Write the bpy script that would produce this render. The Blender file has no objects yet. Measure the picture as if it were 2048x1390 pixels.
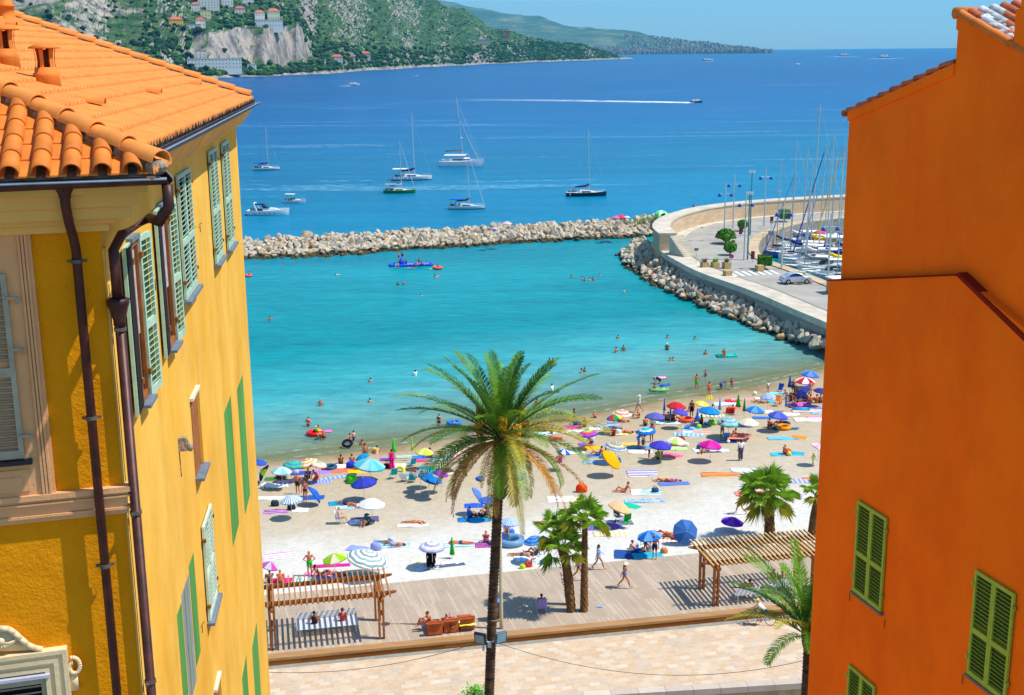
import bpy, bmesh, math, random
from math import sin, cos, tan, pi, atan, atan2, sqrt, radians
from mathutils import Vector, Matrix, noise, kdtree
R0 = random.Random(7)
C = bpy.context.scene.collection
scene = bpy.context.scene
FPX = 2474.; PIT = atan(593/2474.); ROLL = .0097; H = 34.
cp, sp = cos(PIT), sin(PIT)
CR = Vector((cos(ROLL), -sin(ROLL)*sp, -sin(ROLL)*cp)); CU = Vector((sin(ROLL), cos(ROLL)*sp, cos(ROLL)*cp)); CF = Vector((0, cp, -sp))
def ray(x, y): return CF*FPX + CR*(x-1024) - CU*(y-695)
def at(x, y, z=0.):
 d = ray(x, y); t = (z-H)/d.z
 return Vector((d.x*t, d.y*t, z))
def ydepth(x, y, yy):
 d = ray(x, y); t = yy/d.y
 return Vector((d.x*t, yy, H+d.z*t))
cam = bpy.data.cameras.new('camera'); camo = bpy.data.objects.new('camera', cam); C.objects.link(camo)
cam.sensor_width = 36; cam.lens = FPX/2048*36; cam.clip_end = 90000; cam.clip_start = .5
m = Matrix((CR, CU, -CF)).transposed().to_4x4(); m.translation = Vector((0, 0, H)); camo.matrix_world = m
scene.camera = camo
def lin(h):
 if isinstance(h, str):
  v = [int(h[i:i+2], 16)/255. for i in (0, 2, 4)]
  return tuple(c/12.92 if c <= .04045 else ((c+.055)/1.055)**2.4 for c in v)
 return h
MATS = {}
def newmat(name):
 mt = bpy.data.materials.new(name); mt.use_nodes = True
 nt = mt.node_tree; nt.nodes.clear()
 out = nt.nodes.new('ShaderNodeOutputMaterial'); b = nt.nodes.new('ShaderNodeBsdfPrincipled')
 nt.links.new(b.outputs[0], out.inputs[0]); b.location = (-300, 0)
 return mt, nt, b, out
def N(nt, t, **kw):
 n = nt.nodes.new(t)
 for k, v in kw.items():
  if k in n.inputs if isinstance(k, str) else False: n.inputs[k].default_value = v
  else: setattr(n, k, v)
 return n
def L(nt, a, b): nt.links.new(a, b)
def mixc(nt, fac, a, b, mode='MIX'):
 n = nt.nodes.new('ShaderNodeMix'); n.data_type = 'RGBA'; n.blend_type = mode
 for i, v in ((0, fac), (6, a), (7, b)):
  if hasattr(v, 'is_output'): nt.links.new(v, n.inputs[i])
  elif i == 0: n.inputs[0].default_value = v
  else: n.inputs[i].default_value = (*v, 1)
 return n.outputs[2]
def math_(nt, op, a, b=None, c=None, clamp=False):
 n = nt.nodes.new('ShaderNodeMath'); n.operation = op; n.use_clamp = clamp
 for i, v in enumerate((a, b, c)):
  if v is None: continue
  if hasattr(v, 'is_output'): nt.links.new(v, n.inputs[i])
  else: n.inputs[i].default_value = v
 return n.outputs[0]
def coords(nt, scale=(1, 1, 1), kind='Object', rot=(0, 0, 0)):
 tc = nt.nodes.new('ShaderNodeTexCoord'); mp = nt.nodes.new('ShaderNodeMapping')
 mp.inputs['Scale'].default_value = scale; mp.inputs['Rotation'].default_value = rot
 if kind == 'World':
  g = nt.nodes.new('ShaderNodeNewGeometry'); nt.links.new(g.outputs['Position'], mp.inputs[0])
 else: nt.links.new(tc.outputs[kind], mp.inputs[0])
 return mp.outputs[0]
def noise_(nt, vec, scale=5., detail=4., rough=.6):
 n = nt.nodes.new('ShaderNodeTexNoise'); n.inputs['Scale'].default_value = scale
 n.inputs['Detail'].default_value = detail; n.inputs['Roughness'].default_value = rough
 nt.links.new(vec, n.inputs['Vector']); return n.outputs['Fac']
def ramp(nt, fac, stops, interp='LINEAR'):
 n = nt.nodes.new('ShaderNodeValToRGB'); n.color_ramp.interpolation = interp
 e = n.color_ramp.elements
 while len(e) < len(stops): e.new(.5)
 for i, (p, c) in enumerate(stops): e[i].position = p; e[i].color = (*lin(c), 1)
 nt.links.new(fac, n.inputs[0]); return n.outputs[0]
def bump(nt, b, h, strength=.3, dist=.02):
 n = nt.nodes.new('ShaderNodeBump'); n.inputs['Strength'].default_value = strength; n.inputs['Distance'].default_value = dist
 nt.links.new(h, n.inputs['Height']); nt.links.new(n.outputs[0], b.inputs['Normal'])
def mat(name, col, rough=.6, var=.12, scale=3., stretch=(1, 1, 1), bmp=0., bscale=None, bdist=.02, kind='Object', metal=0., spec=.3, col2=None):
 if name in MATS: return MATS[name]
 mt, nt, b, out = newmat(name)
 col = lin(col); c2 = lin(col2) if col2 else tuple(c*(1-var*2) for c in col); c1 = col if col2 else tuple(min(1, c*(1+var*.6)) for c in col)
 v = coords(nt, stretch, kind)
 n = noise_(nt, v, scale)
 L(nt, mixc(nt, n_contrast(nt, n), c2, c1), b.inputs['Base Color'])
 b.inputs['Roughness'].default_value = rough; b.inputs['Metallic'].default_value = metal; b.inputs['Specular IOR Level'].default_value = spec
 if bmp: bump(nt, b, noise_(nt, v, bscale or scale*6), bmp, bdist)
 MATS[name] = mt; return mt
def n_contrast(nt, n):
 mr = nt.nodes.new('ShaderNodeMapRange'); mr.inputs[1].default_value = .3; mr.inputs[2].default_value = .7
 nt.links.new(n, mr.inputs[0]); return mr.outputs[0]
def cloth(kind, cols, rough=.8, trans=.0):
 """procedural cloth: solid / rings / panels / stripes (x) / xstripes (y)"""
 key = 'cloth_'+kind+'_'+'_'.join(cols)+('_t' if trans else '')
 if key in MATS: return MATS[key]
 mt, nt, b, out = newmat(key[:60])
 cs = [lin(c) for c in cols]
 tc = nt.nodes.new('ShaderNodeTexCoord'); sx = nt.nodes.new('ShaderNodeSeparateXYZ'); L(nt, tc.outputs['Object'], sx.inputs[0])
 X, Y = sx.outputs[0], sx.outputs[1]
 if kind == 'solid': fac = None
 elif kind == 'rings':
  fac = math_(nt, 'SQRT', math_(nt, 'ADD', math_(nt, 'MULTIPLY', X, X), math_(nt, 'MULTIPLY', Y, Y)))
  fac = math_(nt, 'MULTIPLY', fac, .98)
 elif kind == 'panels':
  a = math_(nt, 'ADD', math_(nt, 'DIVIDE', math_(nt, 'ARCTAN2', Y, X), 2*pi), .5)
  k = len(cs); reps = max(1, round(8/k))
  fac = math_(nt, 'FRACT', math_(nt, 'MULTIPLY', a, reps))
 elif kind == 'spokes':
  a = math_(nt, 'ADD', math_(nt, 'DIVIDE', math_(nt, 'ARCTAN2', Y, X), 2*pi), .5)
  fac = math_(nt, 'FRACT', math_(nt, 'MULTIPLY', a, 24))
 elif kind == 'stripes': fac = math_(nt, 'FRACT', math_(nt, 'ADD', X, .5))
 elif kind == 'fstripes': fac = math_(nt, 'FRACT', math_(nt, 'MULTIPLY', math_(nt, 'ADD', X, .5), 7.))
 elif kind == 'ystripes': fac = math_(nt, 'FRACT', math_(nt, 'MULTIPLY', math_(nt, 'ADD', Y, .5), 3.))
 elif kind == 'blots':
  v = coords(nt); fac = noise_(nt, v, 5., 1.)
  mr = n_contrast(nt, fac); fac = mr
 if fac is None: colr = None
 else: colr = ramp(nt, fac, [(i/len(cs), cs[i]) for i in range(len(cs))], 'CONSTANT')
 v = coords(nt); n = noise_(nt, v, 9., 3.)
 dk = mixc(nt, n, (.82, .82, .82), (1.08, 1.08, 1.08))
 fin = mixc(nt, 1., colr if colr is not None else cs[0], dk, 'MULTIPLY')
 L(nt, fin, b.inputs['Base Color']); b.inputs['Roughness'].default_value = rough; b.inputs['Specular IOR Level'].default_value = .15
 if trans:
  tr = nt.nodes.new('ShaderNodeBsdfTranslucent'); L(nt, fin, tr.inputs[0]); ms = nt.nodes.new('ShaderNodeMixShader'); ms.inputs[0].default_value = trans
  L(nt, b.outputs[0], ms.inputs[1]); L(nt, tr.outputs[0], ms.inputs[2]); L(nt, ms.outputs[0], out.inputs[0])
 MATS[key] = mt; return mt
class MB:
 """collects shapes, links them as ONE mesh object"""
 def __init__(s): s.v = []; s.f = []; s.m = []; s.cm = 0
 def add(s, vs, fs, M=None):
  o = len(s.v)
  s.v += [tuple(M @ Vector(p)) if M is not None else tuple(p) for p in vs]
  s.f += [tuple(i+o for i in f) for f in fs]; s.m += [s.cm]*len(fs)
  return s
 def box(s, x0, x1, y0, y1, z0, z1, M=None):
  return s.add([(x0,y0,z0),(x1,y0,z0),(x1,y1,z0),(x0,y1,z0),(x0,y0,z1),(x1,y0,z1),(x1,y1,z1),(x0,y1,z1)],
                     [(0,3,2,1),(4,5,6,7),(0,1,5,4),(1,2,6,5),(2,3,7,6),(3,0,4,7)], M)
 def tube(s, pts, rs, n=8, cap=True, M=None, flat=1.):
  pts = [Vector(p) for p in pts]
  if not hasattr(rs, '__len__'): rs = [rs]*len(pts)
  vs = []; fs = []; prev = None
  for i, p in enumerate(pts):
   t = (pts[min(i+1, len(pts)-1)]-pts[max(i-1, 0)])
   if t.length < 1e-9: t = Vector((0, 0, 1))
   t.normalize()
   if prev is None:
    a = Vector((0, 0, 1)) if abs(t.z) < .9 else Vector((1, 0, 0)); u = t.cross(a).normalized()
   else: u = (prev - t*prev.dot(t)).normalized()
   prev = u; w = t.cross(u)
   for k in range(n):
    an = 2*pi*k/n; vs.append(p+u*cos(an)*rs[i]+w*sin(an)*rs[i]*flat)
  for i in range(len(pts)-1):
   for k in range(n):
    fs.append((i*n+k, i*n+(k+1) % n, (i+1)*n+(k+1) % n, (i+1)*n+k))
  if cap: fs += [tuple(reversed(range(n))), tuple(range((len(pts)-1)*n, len(pts)*n))]
  return s.add(vs, fs, M)
 def lathe(s, prof, n=16, M=None, a0=0, a1=2*pi):
  full = abs(a1-a0-2*pi) < 1e-6; k = n if full else n+1
  vs = [(r*cos(a0+(a1-a0)*j/n), r*sin(a0+(a1-a0)*j/n), z) for r, z in prof for j in range(k)]
  fs = []
  for i in range(len(prof)-1):
   for j in range(n):
    fs.append((i*k+j, i*k+(j+1) % k, (i+1)*k+(j+1) % k, (i+1)*k+j))
  return s.add(vs, fs, M)
 def ell(s, c, r, n=10, M=None):
  prof = [(max(1e-4, sin(pi*i/n)), -cos(pi*i/n)) for i in range(n+1)]
  T = Matrix.Translation(c) @ Matrix.Diagonal((r[0], r[1], r[2], 1))
  return s.lathe(prof, n+2, (M @ T) if M is not None else T)
 def torus(s, R, r, n=20, k=8, M=None):
  vs = []; fs = []
  for i in range(n):
   a = 2*pi*i/n
   for j in range(k):
    b = 2*pi*j/k; vs.append(((R+r*cos(b))*cos(a), (R+r*cos(b))*sin(a), r+r*sin(b)))
  for i in range(n):
   for j in range(k): fs.append((i*k+j, ((i+1) % n)*k+j, ((i+1) % n)*k+(j+1) % k, i*k+(j+1) % k))
  return s.add(vs, fs, M)
 def prism(s, poly, z0, z1, M=None):
  n = len(poly); vs = [(x, y, z0) for x, y in poly]+[(x, y, z1) for x, y in poly]
  fs = [tuple(reversed(range(n))), tuple(range(n, 2*n))]+[(i, (i+1) % n, n+(i+1) % n, n+i) for i in range(n)]
  return s.add(vs, fs, M)
 def mesh(s, name, mats, smooth=False):
  me = bpy.data.meshes.new(name); me.from_pydata(s.v, [], s.f); me.update()
  for mt in (mats if isinstance(mats, (list, tuple)) else [mats]): me.materials.append(mt)
  if any(s.m): me.polygons.foreach_set('material_index', s.m)
  if smooth: me.polygons.foreach_set('use_smooth', [True]*len(me.polygons))
  bm = bmesh.new(); bm.from_mesh(me); bmesh.ops.recalc_face_normals(bm, faces=bm.faces); bm.to_mesh(me); bm.free()
  return me
 def build(s, name, mats, parent=None, smooth=False, M=None, bevel=0):
  o = bpy.data.objects.new(name, s.mesh(name, mats, smooth)); C.objects.link(o)
  if parent: o.parent = parent
  if M is not None: o.matrix_world = M
  if bevel:
   b = o.modifiers.new('bevel', 'BEVEL'); b.width = bevel; b.segments = 2; b.limit_method = 'ANGLE'
  return o
def tag(o, label, cat, group=None):
 o['label'] = label; o['category'] = cat
 if group: o['group'] = group
 return o
def struct(o): o['kind'] = 'structure'; return o
def stuff(o, label, cat): o['kind'] = 'stuff'; o['label'] = label; o['category'] = cat; return o
def empty(name, loc=(0, 0, 0), rz=0., label=None, cat=None, group=None):
 o = bpy.data.objects.new(name, None); C.objects.link(o); o.location = loc; o.rotation_euler.z = rz
 o.empty_display_size = .2
 if label: tag(o, label, cat, group)
 return o
def inst(name, me, parent=None, loc=(0, 0, 0), rot=(0, 0, 0), sc=(1, 1, 1), mats=None):
 o = bpy.data.objects.new(name, me); C.objects.link(o)
 o.location = loc; o.rotation_euler = rot; o.scale = sc
 if parent: o.parent = parent
 if mats:
  for i, mt in enumerate(mats): o.material_slots[i].link = 'OBJECT'; o.material_slots[i].material = mt
 return o
def children(o): return KIDS.get(o.name, [])
def copy_tree(o, kids):
 """a thing and each of its parts (kids: {parent: [children]})"""
 c = o.copy(); C.objects.link(c)
 for ch in kids.get(o, []):
  d = copy_tree(ch, kids); d.parent = c
 return c
def kidmap(objs):
 k = {}
 for x in objs:
  if x.parent: k.setdefault(x.parent, []).append(x)
 return k
def subtree(root):
 k = kidmap(C.objects); out = {}
 st = [root]
 while st:
  x = st.pop(); out[x] = k.get(x, []); st += out[x]
 return out
class Wall:
 """a vertical plane: s along it, z up, n outwards"""
 def __init__(s, O, D, flip=False):
  s.O = Vector((O[0], O[1], 0)); s.D = Vector((D[0], D[1], 0)).normalized()
  s.N = Vector((s.D.y, -s.D.x, 0))*(-1 if flip else 1)
 def hit(s, px, py, n=0.):
  d = ray(px, py); o = s.O+s.N*n
  t = (o.dot(s.N))/(d.dot(s.N))
  p = Vector((0, 0, H))+d*t
  return (p-s.O).dot(s.D), p.z
 def P(s, a, z, n=0.): return s.O+s.D*a+s.N*n+Vector((0, 0, z))
 def M(s): # local x=s, y=n, z=z
  return Matrix(((s.D.x, s.N.x, 0, s.O.x), (s.D.y, s.N.y, 0, s.O.y), (0, 0, 1, 0), (0, 0, 0, 1)))
WL = [at(x, y, 0) for x, y in ((300, 945), (520, 925), (700, 905), (850, 885), (1000, 865), (1180, 830), (1300, 805), (1500, 775), (1640, 740), (1800, 700))]
WL = [(-60, 96.)]+[(p.x, p.y) for p in WL]+[(120, 190.)]
def yw(x):
 for (a, b), (c, d) in zip(WL, WL[1:]):
  if x <= c: return b+(d-b)*(x-a)/(c-a)
 return WL[-1][1]
def yb(x): return 73.05+.214*x
DECKZ = 1.9; PAVZ = 1.45
def ground(x, y):
 w, b = yw(x), yb(x)
 if y <= b: return DECKZ
 t = (w-y)/(w-b)
 if t >= 0: return (DECKZ-.08)*t**.85
 return max(-3.2, (w-y)*.075)
def gat(px, py, dz=0.):
 z = 1.
 for _ in range(25):
  p = at(px, py, z+dz); z = .5*z+.5*ground(p.x, p.y)
 p = at(px, py, z+dz); return Vector((p.x, p.y, z))
U2 = Vector((.9615, .2747, 0)).normalized(); V2 = Vector((-U2.y, U2.x, 0))
# ================================================================ light, sky
SUN_EL = radians(58); SX, SY = 1., -.13
sl = sqrt(SX*SX+SY*SY); sdir = Vector((SX/sl*cos(SUN_EL), SY/sl*cos(SUN_EL), sin(SUN_EL)))
sun = bpy.data.lights.new('sun', 'SUN'); sun.energy = 5.; sun.angle = radians(.5); sun.color = (1., .965, .9)
so = bpy.data.objects.new('sun', sun); C.objects.link(so); so.rotation_euler = sdir.to_track_quat('Z', 'Y').to_euler(); so.location = (40, -10, 120)
w = bpy.data.worlds.new('World'); scene.world = w; w.use_nodes = True
nt = w.node_tree; bg = nt.nodes['Background']; sky = nt.nodes.new('ShaderNodeTexSky'); sky.sky_type = 'NISHITA'; sky.sun_disc = False
sky.sun_elevation = SUN_EL; sky.sun_rotation = atan2(sdir.x, sdir.y); sky.altitude = 0; sky.air_density = 1.; sky.dust_density = .3; sky.ozone_density = 3.
nt.links.new(mixc(nt, 1., sky.outputs[0], (.79, .98, 1.09), 'MULTIPLY'), bg.inputs[0]); bg.inputs[1].default_value = .15
scene.view_settings.view_transform = 'Standard'; scene.view_settings.look = 'None'; scene.view_settings.exposure = .24; scene.view_settings.gamma = 1
scene.view_settings.use_curve_mapping = False
scene.cycles.max_bounces = 6; scene.cycles.transparent_max_bounces = 8; scene.cycles.volume_bounces = 0
# ================================================================ sea
def sea():
 mt, nt, b, out = newmat('sea_water')
 g = nt.nodes.new('ShaderNodeNewGeometry'); sx = nt.nodes.new('ShaderNodeSeparateXYZ'); L(nt, g.outputs['Position'], sx.inputs[0])
 X, Y = sx.outputs[0], sx.outputs[1]
 d = math_(nt, 'ADD', math_(nt, 'MULTIPLY', math_(nt, 'ADD', X, 21.6), -.47), math_(nt, 'MULTIPLY', math_(nt, 'SUBTRACT', Y, 100.6), .882))
 v = coords(nt, (.02, .03, 1), 'World'); wob = noise_(nt, v, 1., 3.)
 d = math_(nt, 'ADD', d, math_(nt, 'MULTIPLY', math_(nt, 'SUBTRACT', wob, .5), 14.))
 bay = ramp(nt, math_(nt, 'DIVIDE', d, 120.), [(0., '9ab8a4'), (.05, '78aea4'), (.16, '3a989c'), (.3, '008289'), (.6, '0a8992'), (1., '007b90')])
 far = ramp(nt, math_(nt, 'DIVIDE', d, 900.), [(0., '00829c'), (.13, '007a9c'), (.25, '006b8e'), (.5, '005c8e'), (1., '005084')])
 colr = mixc(nt, math_(nt, 'MULTIPLY', math_(nt, 'SUBTRACT', d, 100.), .04, clamp=True), bay, far)
 v2 = coords(nt, (.35, 1., 1), 'World', (0, 0, radians(12))); n1 = noise_(nt, v2, .9, 5., .65)
 v3 = coords(nt, (.012, .06, 1), 'World', (0, 0, radians(-6))); n3 = noise_(nt, v3, 1., 5., .6)
 v6 = coords(nt, (.05, .33, 1), 'World', (0, 0, radians(4))); n6 = noise_(nt, v6, 1., 5., .65)
 mott = mixc(nt, n_contrast(nt, n3), (.74, .80, .84), (1.14, 1.12, 1.1)); mott = mixc(nt, 1., mott, mixc(nt, n_contrast(nt, n6), (.82, .86, .89), (1.12, 1.1, 1.08)), 'MULTIPLY')
 colr = mixc(nt, 1., colr, mott, 'MULTIPLY')
 mott2 = mixc(nt, n_contrast(nt, n1), (.7, .76, .8), (1.22, 1.18, 1.14))
 colr = mixc(nt, 1., colr, mott2, 'MULTIPLY')
 v4 = coords(nt, (.004, .045, 1), 'World', (0, 0, radians(-10))); n4 = noise_(nt, v4, 1., 6., .7)
 band = math_(nt, 'MULTIPLY', math_(nt, 'GREATER_THAN', n4, .6), math_(nt, 'GREATER_THAN', n1, .5))
 colr = mixc(nt, math_(nt, 'MULTIPLY', math_(nt, 'MULTIPLY', band, .3), math_(nt, 'GREATER_THAN', d, 125.)), colr, lin('9fc4d2'))
 L(nt, colr, b.inputs['Base Color'])
 b.inputs['Roughness'].default_value = .3; b.inputs['IOR'].default_value = 1.33; b.inputs['Specular IOR Level'].default_value = .07
 v5 = coords(nt, (.7, 1.3, 1), 'World', (0, 0, radians(20))); h = math_(nt, 'ADD', noise_(nt, v5, .55, 3.), math_(nt, 'MULTIPLY', noise_(nt, v5, 2.6, 2.), .35))
 bump(nt, b, h, .55, .32)
 tr = nt.nodes.new('ShaderNodeBsdfTransparent'); tr.inputs[0].default_value = (.8, .97, .95, 1)
 ms = nt.nodes.new('ShaderNodeMixShader')
 sepd = math_(nt, 'DIVIDE', d, 16., clamp=True)
 fac = math_(nt, 'ADD', math_(nt, 'MULTIPLY', math_(nt, 'POWER', sepd, .6), .93), .07, clamp=True)
 L(nt, fac, ms.inputs[0]); L(nt, tr.outputs[0], ms.inputs[1]); L(nt, b.outputs[0], ms.inputs[2]); L(nt, ms.outputs[0], out.inputs[0])
 mb = MB(); mb.add([(-30000, 92, 0), (30000, 92, 0), (30000, 34000, 0), (-30000, 34000, 0)], [(0, 1, 2, 3)])
 struct(mb.build('sea', mt))
sea()
# ================================================================ beach
def beach():
 mt, nt, b, out = newmat('beach_sand')
 v = coords(nt, (1, 1, 1), 'World'); n = noise_(nt, v, .25, 5.); n2 = noise_(nt, v, 6., 5., .7); n5 = noise_(nt, v, 1.6, 5., .7)
 g = nt.nodes.new('ShaderNodeNewGeometry'); sx = nt.nodes.new('ShaderNodeSeparateXYZ'); L(nt, g.outputs['Position'], sx.inputs[0])
 hgt = math_(nt, 'ADD', sx.outputs[2], math_(nt, 'MULTIPLY', math_(nt, 'SUBTRACT', n, .5), .5))
 base = ramp(nt, math_(nt, 'DIVIDE', hgt, 1.9), [(0., '8a7654'), (.05, '9c8866'), (.12, 'b09c7e'), (.5, 'baa98e'), (.66, 'beb09a'), (.78, 'cec8bc'), (1., 'd2cec4')])
 dk = mixc(nt, n_contrast(nt, n5), (.86, .86, .85), (1.05, 1.05, 1.05)); dk2 = mixc(nt, n_contrast(nt, n2), (.9, .9, .89), (1.05, 1.05, 1.05))
 L(nt, mixc(nt, 1., mixc(nt, 1., base, dk, 'MULTIPLY'), dk2, 'MULTIPLY'), b.inputs['Base Color']); b.inputs['Roughness'].default_value = .95; b.inputs['Specular IOR Level'].default_value = .1
 h = math_(nt, 'ADD', noise_(nt, v, 2.5, 5., .7), math_(nt, 'MULTIPLY', n2, .4)); bump(nt, b, h, .5, .12)
 mb = MB(); nx, ny = 90, 70; vs = []
 for i in range(nx+1):
  x = -70+i*1.6
  for j in range(ny+1):
   t = j/ny; y = yb(x)-.4+(yw(x)-yb(x)+40)*t
   vs.append((x, y, ground(x, max(y, yb(x)+.01))))
 mb.add(vs, [(i*(ny+1)+j, (i+1)*(ny+1)+j, (i+1)*(ny+1)+j+1, i*(ny+1)+j+1) for i in range(nx) for j in range(ny)])
 struct(mb.build('sand', mt, smooth=True))
 mb = MB(); mb.add([(-30000, -200, -3.3), (30000, -200, -3.3), (30000, 34000, -3.3), (-30000, 34000, -3.3)], [(0, 1, 2, 3)])
 struct(mb.build('ground', mat('sea_bed', '6f7a66', .95)))
beach()
# ================================================================ deck + promenade
def bricks(name, base, cols, bw, bh, rot, mortar, msize=.02, rough=.85, bmp=.15):
 mt, nt, b, out = newmat(name)
 v = coords(nt, (1, 1, 1), 'World', (0, 0, rot))
 def br(c1, c2, off=.5, bias=0.):
  n = nt.nodes.new('ShaderNodeTexBrick'); n.inputs['Scale'].default_value = 1.; n.inputs['Brick Width'].default_value = bw; n.inputs['Row Height'].default_value = bh
  n.inputs['Mortar Size'].default_value = msize; n.inputs['Color1'].default_value = (*lin(c1), 1); n.inputs['Color2'].default_value = (*lin(c2), 1); n.inputs['Mortar'].default_value = (*lin(mortar), 1)
  n.inputs['Bias'].default_value = bias; n.offset = off; L(nt, v, n.inputs['Vector']); return n
 a = br(cols[0], cols[1]); c = br('000000', 'ffffff', .5, .0)
 vm = nt.nodes.new('ShaderNodeTexWhiteNoise'); vm.noise_dimensions = '1D'
 L(nt, c.outputs['Color'], vm.inputs['W'])
 col = mixc(nt, math_(nt, 'MULTIPLY', vm.outputs['Value'], .55), a.outputs['Color'], ramp(nt, c.outputs['Color'], [(0., cols[2]), (.3, cols[3]), (.55, cols[1]), (.8, cols[0])], 'CONSTANT'))
 n2 = noise_(nt, v, .7, 4.); col = mixc(nt, 1., col, mixc(nt, n_contrast(nt, n2), (.9, .9, .9), (1.05, 1.05, 1.05)), 'MULTIPLY')
 n3 = noise_(nt, v, 12., 4.); col = mixc(nt, 1., col, mixc(nt, n_contrast(nt, n3), (.92, .92, .92), (1.04, 1.04, 1.04)), 'MULTIPLY')
 L(nt, col, b.inputs['Base Color']); b.inputs['Roughness'].default_value = rough; b.inputs['Specular IOR Level'].default_value = .15
 bump(nt, b, math_(nt, 'ADD', math_(nt, 'MULTIPLY', a.outputs['Fac'], -1.), math_(nt, 'MULTIPLY', n3, .4)), bmp, .02)
 return mt
def deckstuff():
 DF = [at(200, 1360, DECKZ), at(540, 1318, DECKZ), at(1000, 1268, DECKZ), at(1620, 1213, DECKZ), at(1900, 1190, DECKZ)]
 d = (DF[3]-DF[1]).normalized(); A = DF[1]-d*30; B = DF[3]+d*45
 ya = lambda x: A.y+(x-A.x)*d.y/d.x
 planks = bricks('deck_planks', None, ('b8a48e', 'ac9882', 'c4b09a', 'a4927e'), 3.2, .145, -atan2(V2.y, V2.x), '4a3c30', .006, .7, .3)
 x0, x1 = A.x, B.x
 top = [(x0, ya(x0)+.62), (x1, ya(x1)+.62), (x1, yb(x1)), (x0, yb(x0))]
 mb = MB(); mb.prism(top, DECKZ-.35, DECKZ); struct(mb.build('boardwalk', planks))
 edge = mat('deck_edge_wood', 'ac8050', .5, .12, 1.2, (.4, 3, 1), .2, 8)
 mb = MB(); mb.prism([(x0, ya(x0)), (x1, ya(x1)), (x1, ya(x1)+.62), (x0, ya(x0)+.62)], DECKZ-.14, DECKZ+.004); e = mb.build('boardwalk_edge', edge); struct(e)
 mb = MB()
 fasc = bricks('deck_fascia_wood', None, ('9a5a1c', '8a4a14', 'a86a28', '7c4212'), 2.6, .17, -atan2(d.y, d.x), '3a2210', .008, .5, .3)
 mt = fasc;
 for n in mt.node_tree.nodes:
  if n.type == 'MAPPING': n.inputs['Rotation'].default_value = (radians(90), 0, 0)
 mb.prism([(x0, ya(x0)+.03), (x1, ya(x1)+.03), (x1, ya(x1)+.2), (x0, ya(x0)+.2)], PAVZ-.05, DECKZ-.142); struct(mb.build('boardwalk_fascia', fasc))
 mb = MB(); mb.prism([(x0, ya(x0)-.32), (x1, ya(x1)-.32), (x1, ya(x1)+.1), (x0, ya(x0)+.1)], PAVZ-.1, PAVZ+.012); struct(mb.build('gutter_strip', mat('drain_stone', '8f8f86', .8, .15, 3)))
 pav = bricks('stone_paving', None, ('cdb698', 'c0a282', 'b0a096', 'd6c8b4'), .52, .36, -atan2(U2.y, U2.x)+.02, 'bca48a', .012)
 PE = [at(600, 1425, PAVZ), at(1200, 1392, PAVZ), at(1620, 1366, PAVZ)]
 dd = (PE[2]-PE[1]).normalized(); A2 = PE[1]-dd*40; B2 = PE[2]+dd*45
 yp = lambda x: A2.y+(x-A2.x)*dd.y/dd.x
 mb = MB(); mb.prism([(x0, yp(x0)+.55), (x1, yp(x1)+.55), (x1, ya(x1)-.3), (x0, ya(x0)-.3)], PAVZ-1, PAVZ); struct(mb.build('pavement', pav))
 cop = bricks('coping_stone', None, ('c4b4a2', 'b8a898', 'c8bbaa', 'ae9e90'), 1.45, 2., -atan2(dd.y, dd.x), '6a5c50', .012)
 mb = MB(); mb.prism([(x0, yp(x0)), (x1, yp(x1)), (x1, yp(x1)+.55), (x0, yp(x0)+.55)], PAVZ-.32, PAVZ+.02); struct(mb.build('kerb', cop))
 mb = MB(); mb.prism([(x0, yp(x0)+.06), (x1, yp(x1)+.06), (x1, yp(x1)+.5), (x0, yp(x0)+.5)], -3., PAVZ-.33); struct(mb.build('embankment', mat('embankment_stone', 'bfa377', .9, .2, 2, (1, 1, 1), .4, 12)))
 mb = MB(); mb.add([(-80, -60, -2.8), (90, -60, -2.8), (90, 61+.2*90, -2.8), (-80, 55-.2*80, -2.8)], [(0, 1, 2, 3)]); struct(mb.build('road', mat('lower_road', '8a8378', .9)))
 return d
deckd = deckstuff()
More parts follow.
